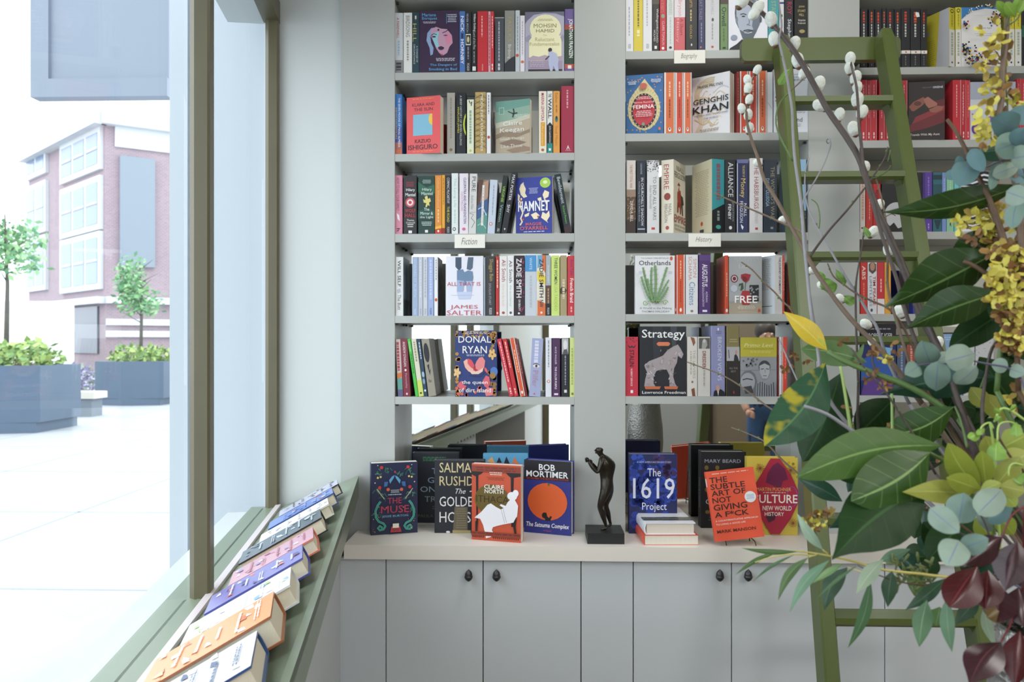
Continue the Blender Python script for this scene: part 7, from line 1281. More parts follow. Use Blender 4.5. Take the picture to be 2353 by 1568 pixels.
bcat(pw3, [(1740, 161, 8.5, 60), (1718, 184, 8.5, 110), (1719, 203, 9, 80), (1721.5, 229, 8.5, 80), (1704.5, 250, 8.5, 110), (1719, 264, 9.5, 90), (1722, 295, 9, 80), (1741, 375, 8, 160), (1800.5, 505, 8.5, 190), (1866, 622, 8, 170), (1886, 656, 7, 130), (1931, 686, 8.5, 140), (1990, 745, 10, 150), (2004, 787, 8, 120)], 1.30)
# ---- bare twigs
def twig(label, pts, t0, t1, w0, w1, m, root=True, buds=0, seed=0, extra=(), jit=(0, 0), mb2=None):
    e = branch('twig', label, 'twig'); q = MB(); stem(q, pts, t0, t1, w0, w1, m)
    if root: toroot(q, pts[-1], t1, w1, m, jit)
    for x in extra: stem(q, x[0], x[1], x[2], x[3], x[4], x[5] if len(x) > 5 else m)
    bb(q, 'stem', e)
    if buds:
        rr = random.Random(seed); P = smooth_path(poly(pts, t0, t1), 4)
        for i in range(buds):
            q = MB(); p = P[int((i + .5) / buds * (len(P) - 1))]; q.ball(p + Vector((rr.uniform(-1, 1), 0, rr.uniform(-1, 1))) * .0015, .0022, m_gst, 6, 5, (.7, .7, 1.2)); bb(q, 'bud', e)
    if mb2: mb2(e)
    return e
def curl_leaf(*ls):
    def f(e):
        q = MB()
        for (b, t_, w, tt) in ls: leaf(q, U(b[0], b[1], tt), U(t_[0], t_[1], tt - .01), w * tt / FPX, leafmat('#6c9440', '#9cb46a', .5, 6), 'obov', .12, .5, 25, 0, .25, int(b[0]))
        bb(q, 'leaves', e)
    return f
twig('slender brown twig reaching left across black and navy spines', [(1640, 443), (1690, 466), (1742, 488), (1800, 514), (1842, 534), (1853, 560)], 1.30, 1.2, 3, 6, m_bark2, False, 5, 1, [([(1843, 532), (1850, 545), (1856, 640), (1866, 720), (1882, 800), (1892, 880), (1960, 960)], 1.2, 1.1, 6, 8, m_bark3)])
twig('pale grey upright twig in front of the ladder left rail', [(1788, -6), (1793, 30), (1796, 60), (1790, 88), (1796, 120), (1806, 165), (1813, 205), (1820, 250), (1822, 300), (1826, 360), (1834, 420), (1842, 480), (1848, 560), (1856, 640), (1864, 720), (1878, 790), (1895, 900), (1960, 990)], 1.27, 1.08, 4, 9, m_bark3, True, 6, 2,
     [([(1813, 214), (1790, 240), (1783, 285), (1800, 330), (1822, 370)], 1.26, 1.24, 3, 5, m_gst), ([(1813, 212), (1832, 195), (1845, 182)], 1.25, 1.25, 2.5, 3.5, m_bark2)], (-.05, 0), curl_leaf(((1817, 156), (1789, 196), 20, 1.24)))
twig('thin dark twig rising diagonally to the right over the second ladder rung', [(2040, 338), (2034, 360), (2022, 382), (2000, 415), (1975, 448), (1945, 485), (1905, 530), (1868, 580), (1856, 600)], 1.24, 1.2, 3, 6, m_bark1, False, 6, 3, [([(2002, 412), (2020, 405), (2040, 392), (2047, 380)], 1.23, 1.22, 2.5, 3, m_gst), ([(2046, 345), (2040, 372)], 1.24, 1.24, 2.5, 3, m_gst)])
twig('thin pale twig ending in a spiral curl above the second ladder rung', [(1900, 322), (1906, 318), (1908, 324), (1903, 330), (1899, 324), (1904, 318), (1909, 330), (1904, 350), (1893, 378), (1876, 410), (1860, 436), (1846, 462), (1840, 500)], 1.27, 1.2, 1.6, 4, m_bark3, False, 0)
twig('lilac grey twig slanting down right behind the yellow leaf', [(1862, 355), (1850, 400), (1852, 460), (1866, 500), (1885, 535), (1905, 570), (1925, 605), (1948, 645), (1972, 680), (1998, 725), (2018, 760), (2040, 830), (2090, 930)], 1.33, 1.1, 2.5, 8, m_bark3, True, 5, 5, [([(1864, 458), (1878, 470), (1884, 500), (1882, 525)], 1.26, 1.25, 2.5, 3, m_gst)], (-.03, .03))
twig('dark vertical twig between ladder rails beside red and white portrait books', [(1986, 522), (1980, 570), (1973, 610), (1967, 650), (1966, 700), (1968, 780), (1972, 880), (1972, 985), (2000, 1040)], 1.24, 1.08, 3, 7, m_bark1, True, 6, 6, (), (-.06, .01), curl_leaf(((1985, 520), (1998, 545), 14, 1.23)))
twig('reddish twig climbing past the right ladder rail to a forked tip', [(2012, 408), (2022, 440), (2030, 475), (2037, 520), (2040, 570), (2039, 620), (2040, 660), (2052, 710), (2070, 770), (2100, 860), (2150, 940)], 1.23, 1.06, 3, 8, m_bark2, True, 6, 7, [([(2032, 500), (2048, 492), (2058, 496)], 1.22, 1.22, 2, 2, m_bark4)], (-.02, .03))
twig('brown twig with three small crumpled green leaves above the yellow leaf', [(1902, 606), (1915, 635), (1940, 655), (1968, 675), (2010, 695), (2045, 712), (2080, 760), (2120, 850)], 1.22, 1.08, 3, 6, m_bark4, True, 5, 8, (), (-.05, -.02), curl_leaf(((1882, 638), (1918, 672), 34, 1.2), ((1920, 618), (1942, 655), 18, 1.21), ((1938, 680), (1962, 700), 26, 1.2), ((1872, 624), (1896, 640), 16, 1.2)))
twig('thin brown twig crossing the grey rose cover', [(1704, 603), (1728, 620), (1752, 646), (1780, 672), (1800, 695), (1818, 712), (1850, 770), (1880, 830)], 1.28, 1.15, 3, 5, m_bark4, False, 5, 9)
twig('long pale twig crossing the photo cover of two men and bending down right', [(1578, 832), (1614, 845), (1650, 858), (1690, 880), (1725, 905), (1757, 930), (1782, 948), (1820, 985), (1900, 1040)], 1.24, 1.12, 2.5, 5, m_bark2, False, 6, 10)
twig('short pale twig over the mirror above the mustard book', [(1681, 983), (1706, 992), (1735, 1004), (1760, 1018), (1800, 1060), (1850, 1100), (1900, 1130)], 1.22, 1.12, 2.5, 5, m_bark2, False, 4, 11)
twig('grey-brown cut stick lying diagonally across the big green leaves', [(1848, 934), (1900, 952), (1950, 985), (1990, 1010), (2028, 1034), (2080, 1075)], .98, .98, 8, 10, m_bark3, False, 0)
twig('dark maroon twig curving down through the centre of the leaves', [(1955, 800), (1990, 850), (2030, 895), (2064, 945), (2090, 985), (2112, 1022), (2150, 1090)], 1.0, .98, 4, 6, m_bark1, True, 3, 13, (), (.0, -.03))
twig('dark red twig above the large drooping dark leaf', [(1985, 1147), (2030, 1150), (2080, 1165), (2130, 1172), (2200, 1200)], .94, .95, 4, 6, m_bark4, True, 2, 14, (), (-.01, -.03))
twig('knobbly brown twig with a blunt cut tip right of the dark brown cover', [(2176, 275), (2195, 300), (2214, 335), (2232, 372), (2250, 410), (2272, 455), (2290, 500), (2305, 545), (2318, 590), (2330, 700)], .98, .94, 8, 15, m_bark4, True, 0, 15, (), (.02, .02))
twig('cut light brown stub above the long glossy leaves', [(2213, 600), (2240, 612), (2268, 630), (2300, 650), (2335, 700)], .96, .94, 9, 12, m_bark4, True, 0, 16, (), (.03, .0))
twig('dark stem behind the round blue-green leaves bending into the centre', [(2128, 735), (2140, 760), (2152, 790), (2175, 830), (2195, 900), (2215, 960), (2250, 1060)], 1.02, .98, 12, 14, m_bark1, True, 0, 17, (), (.0, .04))
twig('tall grey stem at right rising behind the round leaf sprig', [(2345, 720), (2310, 765), (2280, 800), (2268, 850), (2258, 920), (2258, 980), (2270, 1080)], .98, .96, 6, 9, m_bark1, True, 0, 18, (), (.02, .03))
# ---- large glossy foliage
dk = leafmat('#2c451f', '#6a8450', .2, 7, None, None, .5, .22); dk2 = leafmat('#1d3a17', '#33552a', .42, 7, None, None, .28, .22); mid = leafmat('#46662a', '#7c9c58', .4, 7, None, None, .5, .12); teal = leafmat('#254636', '#456852', .28, 7, None, None, .5, .2)
dkb = leafmat('#304f1c', '#83a060', .36, 6, None, None, .4, .3); grn = leafmat('#5a7c48', '#86a46c', .45, 7, None, None, .5, .15)
yel = leafmat('#d4b93a', '#e0c860', .35, 9, None, '#a8b83c'); spot = leafmat('#2a523a', '#4f7a4c', .45, 8, None, '#a39a2e', .25, .15)
def big(name, label, leaves, stems=(), root=None):
    """leaves: base, tip, width px, material, shape, tb, tt, kw"""
    e = branch(name, label, 'foliage')
    q = MB()
    for s in stems: stem(q, *s)
    if root: toroot(q, root[0], root[1], root[2], root[3], root[4] if len(root) > 4 else (0, 0))
    bb(q, 'stem', e)
    for (b, t_, w, m, shp, t0, t1, kw) in leaves:
        q = MB(); leaf(q, U(b[0], b[1], t0), U(t_[0], t_[1], t1), w * (t0 + t1) / 2 / FPX, m, shp, **kw); bb(q, 'leaf', e)
    return e
big('laurel_branch', 'broad laurel branch with yellow-spotted leaf, dark hanging leaves and a curled yellow leaf', [
    ((1898, 834), (1757, 1026), 108, spot, 'ell', 1.06, .98, dict(bend=.02, fold=.15, side=-.06, wave=.05)),
    ((1901, 806), (1800, 716), 46, yel, 'lance', 1.08, 1.10, dict(bend=.06, fold=.45, roll=-8, side=.03)),
    ((1992, 832), (1840, 802), 62, grn, 'ell', 1.10, 1.12, dict(bend=.03, fold=.2, roll=20, side=.04)),
    ((1931, 858), (1845, 1062), 112, dk2, 'ell', 1.10, 1.12, dict(bend=.02, fold=.2, roll=10, side=-.04)),
    ((1960, 850), (1985, 790), 12, grn, 'ell', 1.08, 1.10, dict(bend=.02, fold=.2)),
    ((2056, 915), (1968, 1002), 84, dk2, 'ell', 1.12, 1.12, dict(bend=.02, fold=.2, roll=-15)),
    ], [([(1903, 808), (1930, 825), (1975, 845), (2020, 862), (2064, 878), (2120, 905), (2200, 960)], 1.07, 1.0, 12, 15, m_gst), ([(1931, 842), (1938, 880), (1946, 930), (1957, 1002)], 1.0, 1.0, 6, 8, mat('#93ab62', .45)), ([(2049, 905), (2050, 960), (2050, 1030)], 1.0, 1.0, 6, 6, mat('#8fae68', .45))], ((2200, 958), 1.0, 15, m_gst, (-.01, 0)))
big('laurel_branch', 'upper right branch of long glossy pointed leaves catching pale reflections', [
    ((2350, 425), (2022, 488), 74, dk, 'acum', .95, 1.02, dict(bend=.10, fold=.35, roll=-30, side=-.02)),
    ((2300, 575), (2032, 705), 118, dk, 'acum', .95, 1.02, dict(bend=.08, fold=.35, roll=-28, side=.02, wave=.08)),
    ((2290, 530), (2168, 610), 70, dk, 'acum', .97, 1.0, dict(bend=.08, fold=.3, roll=-25)),
    ((2300, 672), (2080, 757), 90, dk, 'acum', .93, .99, dict(bend=.06, fold=.3, roll=-18, side=.05)),
    ((2353, 560), (2290, 700), 90, dk2, 'ell', .98, .98, dict(bend=.03, fold=.2, roll=20)),
    ((2340, 345), (2240, 352), 50, teal, 'ell', 1.0, 1.02, dict(bend=.04, fold=.3, roll=40)),
    ((2350, 640), (2280, 740), 70, dk2, 'ell', 1.0, 1.0, dict(bend=.04, fold=.3, roll=0)),
    ], [([(2353, 560), (2335, 640), (2320, 720), (2300, 800), (2290, 900)], .96, .96, 8, 12, m_gst)], ((2290, 898), .96, 12, m_gst, (.02, 0)))
big('laurel_branch', 'central fan of large mid and dark green drooping leaves above the dark hanging leaf', [
    ((2290, 868), (2018, 908), 88, teal, 'acum', 1.0, 1.04, dict(bend=.05, fold=.25, roll=-14, side=.06)),
    ((2192, 935), (2025, 1000), 86, dkb, 'ell', .99, 1.02, dict(bend=.04, fold=.25, roll=-10, side=-.1)),
    ((2165, 1025), (1829, 1098), 104, mid, 'ell', .90, .88, dict(bend=.04, fold=.12, roll=-6, side=.07)),
    ((2138, 1040), (1955, 1152), 132, dkb, 'ell', .88, .86, dict(bend=.06, fold=.2, roll=-8, side=-.05)),
    ((2050, 1132), (1903, 1215), 78, teal, 'acum', .95, .93, dict(bend=.04, fold=.25, roll=8, side=-.04)),
    ((2128, 1122), (1910, 1288), 150, dk2, 'acum', .87, .84, dict(bend=.04, fold=.16, roll=4, side=.05)),
    ((2330, 700), (2180, 800), 70, dk2, 'ell', 1.02, 1.03, dict(bend=.04, fold=.2)),
    ((2200, 900), (2140, 1010), 74, dk2, 'ell', 1.06, 1.06, dict(bend=.04, fold=.2)),
    ((2020, 1000), (1948, 1132), 50, teal, 'ell', 1.06, 1.04, dict(bend=.03, fold=.3)),
    ((1992, 1060), (1925, 1100), 60, dk2, 'ell', 1.02, 1.02, dict(bend=.03, fold=.3)),
    ((1936, 1153), (1834, 1100), 40, teal, 'lance', 1.0, 1.02, dict(bend=.04, fold=.2, side=.03)),
    ((2290, 960), (2200, 1060), 90, dk2, 'ell', 1.08, 1.08, dict(bend=.04, fold=.2)),
    ((2250, 820), (2330, 930), 90, dk2, 'ell', 1.05, 1.05, dict(bend=.04, fold=.2)),
    ((2240, 1180), (2130, 1290), 90, dk2, 'ell', .98, .97, dict(bend=.04, fold=.2, roll=20)),
    ((2200, 1290), (2120, 1200), 70, dk2, 'ell', 1.02, 1.02, dict(bend=.04, fold=.2, roll=20)),
    ], [([(2134, 1040), (2180, 1070), (2240, 1150), (2290, 1300)], .92, .93, 8, 12, m_gst), ([(2194, 934), (2205, 960), (2216, 1000), (2222, 1030)], .99, .97, 5, 6, m_gst), ([(2268, 850), (2250, 900)], 1.0, 1.0, 5, 5, m_gst)], ((2290, 1298), .93, 12, m_gst, (0, -.03)))
rr = random.Random(77); FL = []
for (x, y, n_) in ((2330, 800, 3), (2300, 900, 4), (2345, 960, 3), (2230, 960, 3), (2180, 1010, 2), (2215, 1230, 3), (2150, 1230, 3), (2110, 1200, 2), (2340, 1080, 3), (2120, 1060, 2), (2250, 1290, 3), (2350, 1200, 2), (2100, 1290, 2)):
    for i in range(n_):
        a = rr.uniform(0, 6.28); l = rr.uniform(55, 85); cx, cy = x + rr.uniform(-22, 22), y + rr.uniform(-22, 22)
        FL.append(((cx - l * .5 * math.cos(a), cy - l * .5 * math.sin(a)), (cx + l * .5 * math.cos(a), cy + l * .5 * math.sin(a)), rr.uniform(40, 62), rr.choice([dk2, dk2, teal]), 'ell', 1.08, 1.10, dict(bend=.05, fold=.25, roll=rr.uniform(-40, 40))))
big('evergreen_branch', 'dense dark evergreen foliage deep in the middle of the arrangement', FL, [([(2200, 940), (2230, 1050), (2270, 1180), (2300, 1300)], 1.1, 1.0, 8, 10, m_bark1)], ((2300, 1298), 1.0, 10, m_bark1, (0, .03)))
# lime shrub sprig
lime = leafmat('#8d9c3c', '#a8b458', .45, 6, None, None, .5, .15); lime2 = leafmat('#9aa04a', '#b4b868', .45, 6, None, None, .5, .15)
big('lime_leaf_sprig', 'rosette of smooth lime green leaves above the blue-green round leaves', [
    ((2232, 1137), (2073, 1131), 54, lime2, 'lance', .88, .85, dict(bend=.05, fold=.15, side=.02)),
    ((2254, 1122), (2178, 1018), 60, lime, 'ell', .88, .86, dict(bend=.05, fold=.12, side=-.06)),
    ((2266, 1118), (2256, 1035), 43, lime, 'ell', .88, .86, dict(bend=.05, fold=.12)),
    ((2255, 1126), (2174, 1098), 48, lime, 'ell', .87, .85, dict(bend=.05, fold=.12)),
    ((2240, 1118), (2172, 1060), 40, lime, 'ell', .90, .89, dict(bend=.05, fold=.12)),
    ((2284, 1120), (2345, 1050), 46, lime2, 'ell', .88, .86, dict(bend=.05, fold=.12)),
    ((2296, 1116), (2356, 1130), 44, lime2, 'ell', .87, .86, dict(bend=.05, fold=.12)),
    ((2290, 1060), (2264, 1002), 46, lime2, 'ell', .92, .91, dict(bend=.05, fold=.12)),
    ((2308, 1136), (2335, 1165), 32, lime, 'ell', .87, .86, dict(bend=.05, fold=.12)),
    ((2300, 1030), (2360, 1000), 60, lime, 'ell', .94, .93, dict(bend=.05, fold=.12)),
    ((2310, 1075), (2365, 1040), 60, lime2, 'ell', .90, .9, dict(bend=.05, fold=.12)),
    ((2252, 1128), (2300, 1110), 30, lime, 'ell', .85, .85, dict(bend=.05, fold=.12)),
    ((2270, 940), (2230, 890), 40, lime2, 'ell', 1.0, 1.0, dict(bend=.05, fold=.12)),
    ((2310, 970), (2262, 905), 44, lime2, 'ell', 1.02, 1.02, dict(bend=.05, fold=.12)),
    ((2240, 1190), (2280, 1240), 44, lime, 'ell', .92, .92, dict(bend=.05, fold=.12)),
    ((2290, 1180), (2330, 1230), 44, lime, 'ell', .93, .93, dict(bend=.05, fold=.12)),
    ], [([(2266, 1125), (2280, 1200), (2300, 1320)], .88, .93, 7, 9, m_gst)], ((2300, 1318), .93, 9, m_gst, (.02, -.03)))
# curly pale tendrils with small drooping leaves
tn = branch('tendril_sprig', 'pale green curling tendrils with small drooping leaves at right', 'foliage'); q = MB(); m_t = mat('#a8c468', .45)
stem(q, [(2252, 1000), (2254, 985), (2262, 976), (2275, 972), (2283, 985)], .88, .88, 4, 4, m_t); stem(q, [(2292, 1015), (2293, 985), (2300, 973), (2320, 970), (2345, 980)], .87, .88, 4, 4, m_t); stem(q, [(2318, 1095), (2319, 1075), (2330, 1065), (2352, 1070)], .86, .86, 4, 4, m_t)
stem(q, [(2285, 970), (2300, 940), (2325, 945), (2360, 970)], .89, .89, 5, 6, m_t); stem(q, [(2292, 1000), (2312, 1035), (2330, 1060), (2360, 1090)], .875, .87, 5, 6, m_bark4); stem(q, [(2275, 972), (2285, 1040), (2292, 1150), (2300, 1300)], .89, .93, 5, 6, m_t); toroot(q, (2300, 1298), .93, 6, m_t, (.03, .0)); bb(q, 'stem', tn)
lg = leafmat('#7fa648', '#a8c070', .45, 6, None, None, .5, .2)
for b, t_, w in (((2253, 998), (2226, 1008), 22), ((2292, 1012), (2288, 1060), 40), ((2319, 1095), (2350, 1115), 46), ((2300, 950), (2283, 940), 12), ((2320, 945), (2335, 930), 10), ((2335, 970), (2336, 1005), 24), ((2262, 985), (2245, 1000), 14), ((2285, 968), (2300, 960), 18)):
    q = MB(); leaf(q, U(*b, .87), U(*t_, .86), w * .87 / FPX, lg, 'obov', .15, .5, 10, 0, .15, int(w)); bb(q, 'leaf', tn)
# round eucalyptus
euc = leafmat('#7b958d', '#6a7f92', .6, 5, '#9aaa9e', None, .25, .1); euc2 = leafmat('#8ea297', '#7a87a0', .6, 5, '#a8b4a8', None, .25, .1); eucd = leafmat('#628489', '#6c8098', .55, 5, '#82989a', None, .25, .1)
m_es = mat('#5c5a72', .5)
def rleaf(e, cx, cy, rx, ry, t, m, ang=0, roll=0, bend=.1, seed=0):
    q = MB(); a = R(ang); dx, dy = math.cos(a) * rx, -math.sin(a) * rx
    tt = .03 * math.sin(seed * 1.7); leaf(q, U(cx - dx, cy - dy, t), U(cx + dx, cy + dy, t + tt), 2 * ry * t / FPX, m, 'round', bend, .16, roll, 0, .06, seed, 12); bb(q, 'leaf', e)
def eucs(label, lv, stems, root):
    e = branch('eucalyptus_branch', label, 'foliage'); q = MB()
    for s in stems: stem(q, *s)
    toroot(q, *root); bb(q, 'stem', e)
    for i, l in enumerate(lv): rleaf(e, *l[:4], l[4], l[5], l[6], l[7] if len(l) > 7 else 0, .1, i + 3)
eucs('round blue-green eucalyptus sprig lying across the centre of the leaves', [(2129, 812, 31, 26, .94, euc, 110), (2206, 822, 36, 31, .90, euc2, 15), (2153, 865, 34, 27, .90, euc, 265), (2097, 851, 20, 19, .93, euc, 215), (2220, 862, 32, 22, .91, euc2, 40, 30), (2181, 857, 24, 17, .95, eucd, 265), (2297, 840, 20, 17, .94, euc2, 175), (2338, 854, 19, 16, .94, euc2, 340), (2168, 822, 20, 14, .96, euc2, 30)],
     [([(2104, 841), (2135, 836), (2175, 836), (2215, 826), (2255, 834), (2290, 840), (2316, 846), (2345, 870)], .925, .94, 3.5, 5, m_es)], ((2345, 868), .94, 5, m_es, (.04, .01)))
eucs('round grey-green eucalyptus leaves in front of the maroon leaves', [(2170, 1197, 44, 27, .80, euc2, 320), (2209, 1168, 36, 32, .82, euc, 80), (2274, 1154, 40, 30, .80, euc2, 45), (2190, 1272, 33, 32, .78, euc2, 245), (2240, 1250, 34, 23, .79, euc, 20), (2298, 1180, 34, 20, .86, eucd, 30, 30), (2265, 1200, 26, 14, .87, euc2, 300, 30)],
     [([(2192, 1218), (2215, 1230), (2245, 1240), (2290, 1280), (2320, 1340)], .80, .90, 3.5, 5, m_es), ([(2245, 1172), (2262, 1200), (2280, 1250), (2320, 1340)], .82, .90, 3, 5, m_es)], ((2320, 1338), .90, 5, m_es, (.0, -.05)))
eucs('cluster of round blue-green eucalyptus leaves at the upper right edge', [(2309, 284, 32, 30, .94, eucd, 150), (2318, 335, 34, 30, .92, euc, 20), (2346, 316, 24, 24, .9, eucd, 250), (2216, 400, 32, 28, .96, eucd, 250), (2245, 369, 30, 17, .95, eucd, 300), (2281, 404, 33, 13, .93, euc, 80, 30), (2310, 392, 32, 18, .93, euc2, 20), (2338, 450, 28, 23, .90, euc2, 340), (2333, 495, 32, 22, .92, euc, 260, 30), (2345, 400, 24, 24, .94, eucd, 60), (2205, 372, 14, 10, .98, eucd, 100), (2350, 360, 28, 26, .93, euc2, 10), (2348, 265, 26, 26, .95, eucd, 60), (2188, 402, 18, 12, .99, eucd, 180)],
     [([(2236, 390), (2262, 386), (2295, 372), (2330, 365), (2360, 420), (2360, 600)], .95, .94, 3, 5, m_es)], ((2358, 598), .94, 5, m_es, (.05, .0)))
# long-leaf eucalyptus (sickle leaves)
sic = leafmat('#4f6a3e', '#86a068', .4, 4, '#6f8c60', None, .4, .1); sic2 = leafmat('#6b8f76', '#8ca88c', .42, 4, '#8fae94', None, .4, .1); sic3 = leafmat('#4d704c', '#789870', .4, 4, '#7c9c78', None, .4, .1); sic4 = leafmat('#35503a', '#5a7858', .35, 4, '#4d6a4c', None, .4, .1); sic5 = leafmat('#9fb49c', '#b8c8b0', .42, 4, None, None, .4, .1)
SL = [((1834, 1268), (1703, 1260), 13, sic, .92, .95, -.03), ((1790, 1268), (1690, 1322), 11, sic, .93, .95, .06), ((1826, 1275), (1729, 1338), 7, sic3, .92, .94, .05), ((1858, 1281), (1788, 1381), 21, sic, .90, .9, .10), ((1906, 1288), (1815, 1408), 25, sic2, .88, .87, .08), ((1938, 1296), (1867, 1341), 15, leafmat('#7a9f6c', '#98b888', .4, 4), .88, .87, .03), ((1970, 1300), (1875, 1378), 8, sic3, .87, .86, .03), ((1948, 1304), (1894, 1404), 40, sic4, .92, .92, .10),
      ((1891, 1264), (1831, 1180), 24, leafmat('#a3c0ac', '#b8d0bc', .4, 4), .9, .9, -.05), ((2030, 1286), (1967, 1366), 34, sic5, .87, .86, .04), ((2000, 1330), (1948, 1490), 26, sic3, .89, .9, -.06), ((2050, 1312), (2040, 1396), 34, sic4, .88, .88, .02), ((2130, 1380), (2112, 1488), 42, sic3, .86, .85, .02), ((2176, 1374), (2188, 1500), 32, sic2, .84, .84, .04), ((2172, 1330), (2080, 1403), 30, sic4, .87, .87, -.02), ((2250, 1372), (2194, 1436), 34, sic4, .88, .88, 0), ((2262, 1394), (2288, 1488), 24, sic5, .9, .9, .05),
      ((2020, 1290), (2092, 1262), 26, sic2, .92, .93, 0), ((2150, 1280), (2125, 1330), 40, dk2, .92, .92, 0), ((2160, 1395), (2150, 1440), 34, grn, .9, .9, 0), ((2110, 1310), (2100, 1370), 40, grn, .93, .93, 0)]
e = branch('eucalyptus_branch', 'spray of long narrow sickle leaves reaching left over the cupboard', 'foliage'); q = MB()
for s in ([(1790, 1268), (1834, 1267), (1870, 1272), (1906, 1278), (1960, 1290), (2030, 1310), (2120, 1320), (2200, 1330)], .93, .9, 3, 7, m_yst), ([(1735, 1293), (1775, 1280), (1826, 1274), (1872, 1278)], .93, .92, 2, 4, m_yst), ([(1858, 1281), (1880, 1274)], .9, .9, 3, 3, m_yst), ([(1891, 1264), (1905, 1275)], .9, .9, 3, 4, m_yst), ([(1971, 1300), (2040, 1330), (2120, 1345), (2200, 1330)], .87, .9, 2, 5, m_bark4), ([(1948, 1304), (1990, 1318)], .92, .9, 2, 3, m_yst): stem(q, *s)
toroot(q, (2200, 1330), .9, 7, m_gst, (-.04, -.03)); bb(q, 'stem', e)
for i, (b, t_, w, m, t0, t1, sd) in enumerate(SL):
    q = MB(); leaf(q, U(*b, t0), U(*t_, t1), w * t0 / FPX, m, 'lance', .03, .12, (i * 37) % 30 - 15, sd, .04, i); bb(q, 'leaf', e)
q = MB(); rr = random.Random(21)
for i in range(46):
    x, y = rr.uniform(2050, 2160), rr.uniform(1290, 1350); c = U(x, y, .92); d = Vector((rr.uniform(-1, .3), 0, rr.uniform(-.6, .8))).normalized() * .012
    q.tube([c, c + d * .6, c + d], [.0008, .0018, .0012], mat('#6c7a48', .5), 6)
bb(q, 'seed_pods', e)
# maroon leaves
mar = leafmat('#4a161a', '#6e3034', .28, 6, '#5a2a2e', None, .5, .35); mar2 = leafmat('#3a2026', '#5c3438', .25, 6, '#5a3034', None, .5, .35)
big('maroon_leaf_branch', 'drooping branch of dark maroon pointed leaves above the silver vase', [
    ((2246, 1302), (2180, 1396), 82, mar, 'ell', .82, .80, dict(bend=.06, fold=.5, roll=12)),
    ((2306, 1232), (2206, 1305), 62, mar2, 'acum', .80, .78, dict(bend=.06, fold=.6, roll=-10, wave=.08)),
    ((2338, 1245), (2308, 1362), 82, mar2, 'acum', .80, .79, dict(bend=.05, fold=.4, roll=10)),
    ((2352, 1258), (2366, 1370), 70, mar, 'acum', .80, .79, dict(bend=.05, fold=.4, roll=-10)),
    ((2300, 1476), (2226, 1580), 80, mar2, 'acum', .80, .77, dict(bend=.08, fold=.3, roll=14, side=.05)),
    ((2344, 1450), (2330, 1590), 62, mar, 'acum', .82, .80, dict(bend=.05, fold=.4, roll=-20)),
    ((2270, 1310), (2264, 1400), 70, mar, 'ell', .84, .82, dict(bend=.05, fold=.4)),
    ((2300, 1350), (2290, 1430), 74, mar2, 'ell', .86, .84, dict(bend=.05, fold=.4, roll=20)),
    ((2340, 1350), (2350, 1440), 74, mar2, 'ell', .86, .84, dict(bend=.05, fold=.4, roll=-20)),
    ((2315, 1395), (2268, 1420), 44, leafmat('#5c4a20', '#7a6430', .4, 6), 'ell', .85, .84, dict(bend=.05, fold=.4)),
    ], [([(2353, 1165), (2325, 1185), (2310, 1215), (2300, 1240)], .8, .8, 5, 4, mat('#6a2c30', .4)), ([(2325, 1420), (2320, 1440), (2308, 1460), (2300, 1478)], .84, .8, 5, 4, mat('#6a2c30', .4)), ([(2353, 1170), (2352, 1300), (2345, 1420)], .82, .90, 6, 7, mat('#6a2c30', .4))], ((2345, 1418), .90, 7, mat('#6a2c30', .4), (.03, -.04)))
# yellow blossom branches (petals in loose clusters)
pet = [mat('#c9bd4c', .6), mat('#b9ab42', .6), mat('#d2c862', .6), mat('#9c8438', .6)]; brn = [mat('#6f4c28', .65), mat('#8f6a34', .65), mat('#6b4a2a', .65), mat('#7d552c', .65)]
def bloom(mb, px, py, r, t, n, cols, rr, s=.0115):
    c = U(px, py, t); rad = r * t / FPX
    for i in range(n):
        v = Vector((rr.gauss(0, .5), rr.gauss(0, .4), rr.gauss(0, .5))) * rad; p = c + v
        for k_ in range(rr.choice([2, 3, 4])):
            a = rr.uniform(0, 6.28); d = Vector((math.cos(a), rr.uniform(-.8, .4), math.sin(a) - .4)).normalized(); m = rr.choice(cols); l = s * rr.uniform(.7, 1.25)
            b = d.orthogonal().normalized(); nn = d.cross(b); b = (b * math.cos(a) + nn * math.sin(a)); nn = d.cross(b)
            w = l * .3
            mb.add([p, p + d * l * .35 + b * w, p + d * l * .35 - b * w, p + d * l * .45 + nn * w * .3, p + d * l * .85 + b * w * .85 + nn * w * .5, p + d * l * .85 - b * w * .85 + nn * w * .4, p + d * l + nn * w * .9],
                   [(0, 3, 1), (0, 2, 3), (1, 3, 4), (2, 5, 3), (3, 5, 4), (4, 5, 6)], m, True)
def blossom(label, stems, root, cl, seed, ps=.0115):
    e = branch('blossom_branch', label, 'branch'); q = MB()
    for s in stems: stem(q, *s)
    toroot(q, *root); bb(q, 'stem', e); rr = random.Random(seed); q = MB()
    for (x, y, r, t, n, c) in cl: bloom(q, x, y, r, t, n, c, rr, ps)
    bb(q, 'blossom', e); return e
yb = pet; mx_ = pet + pet + brn
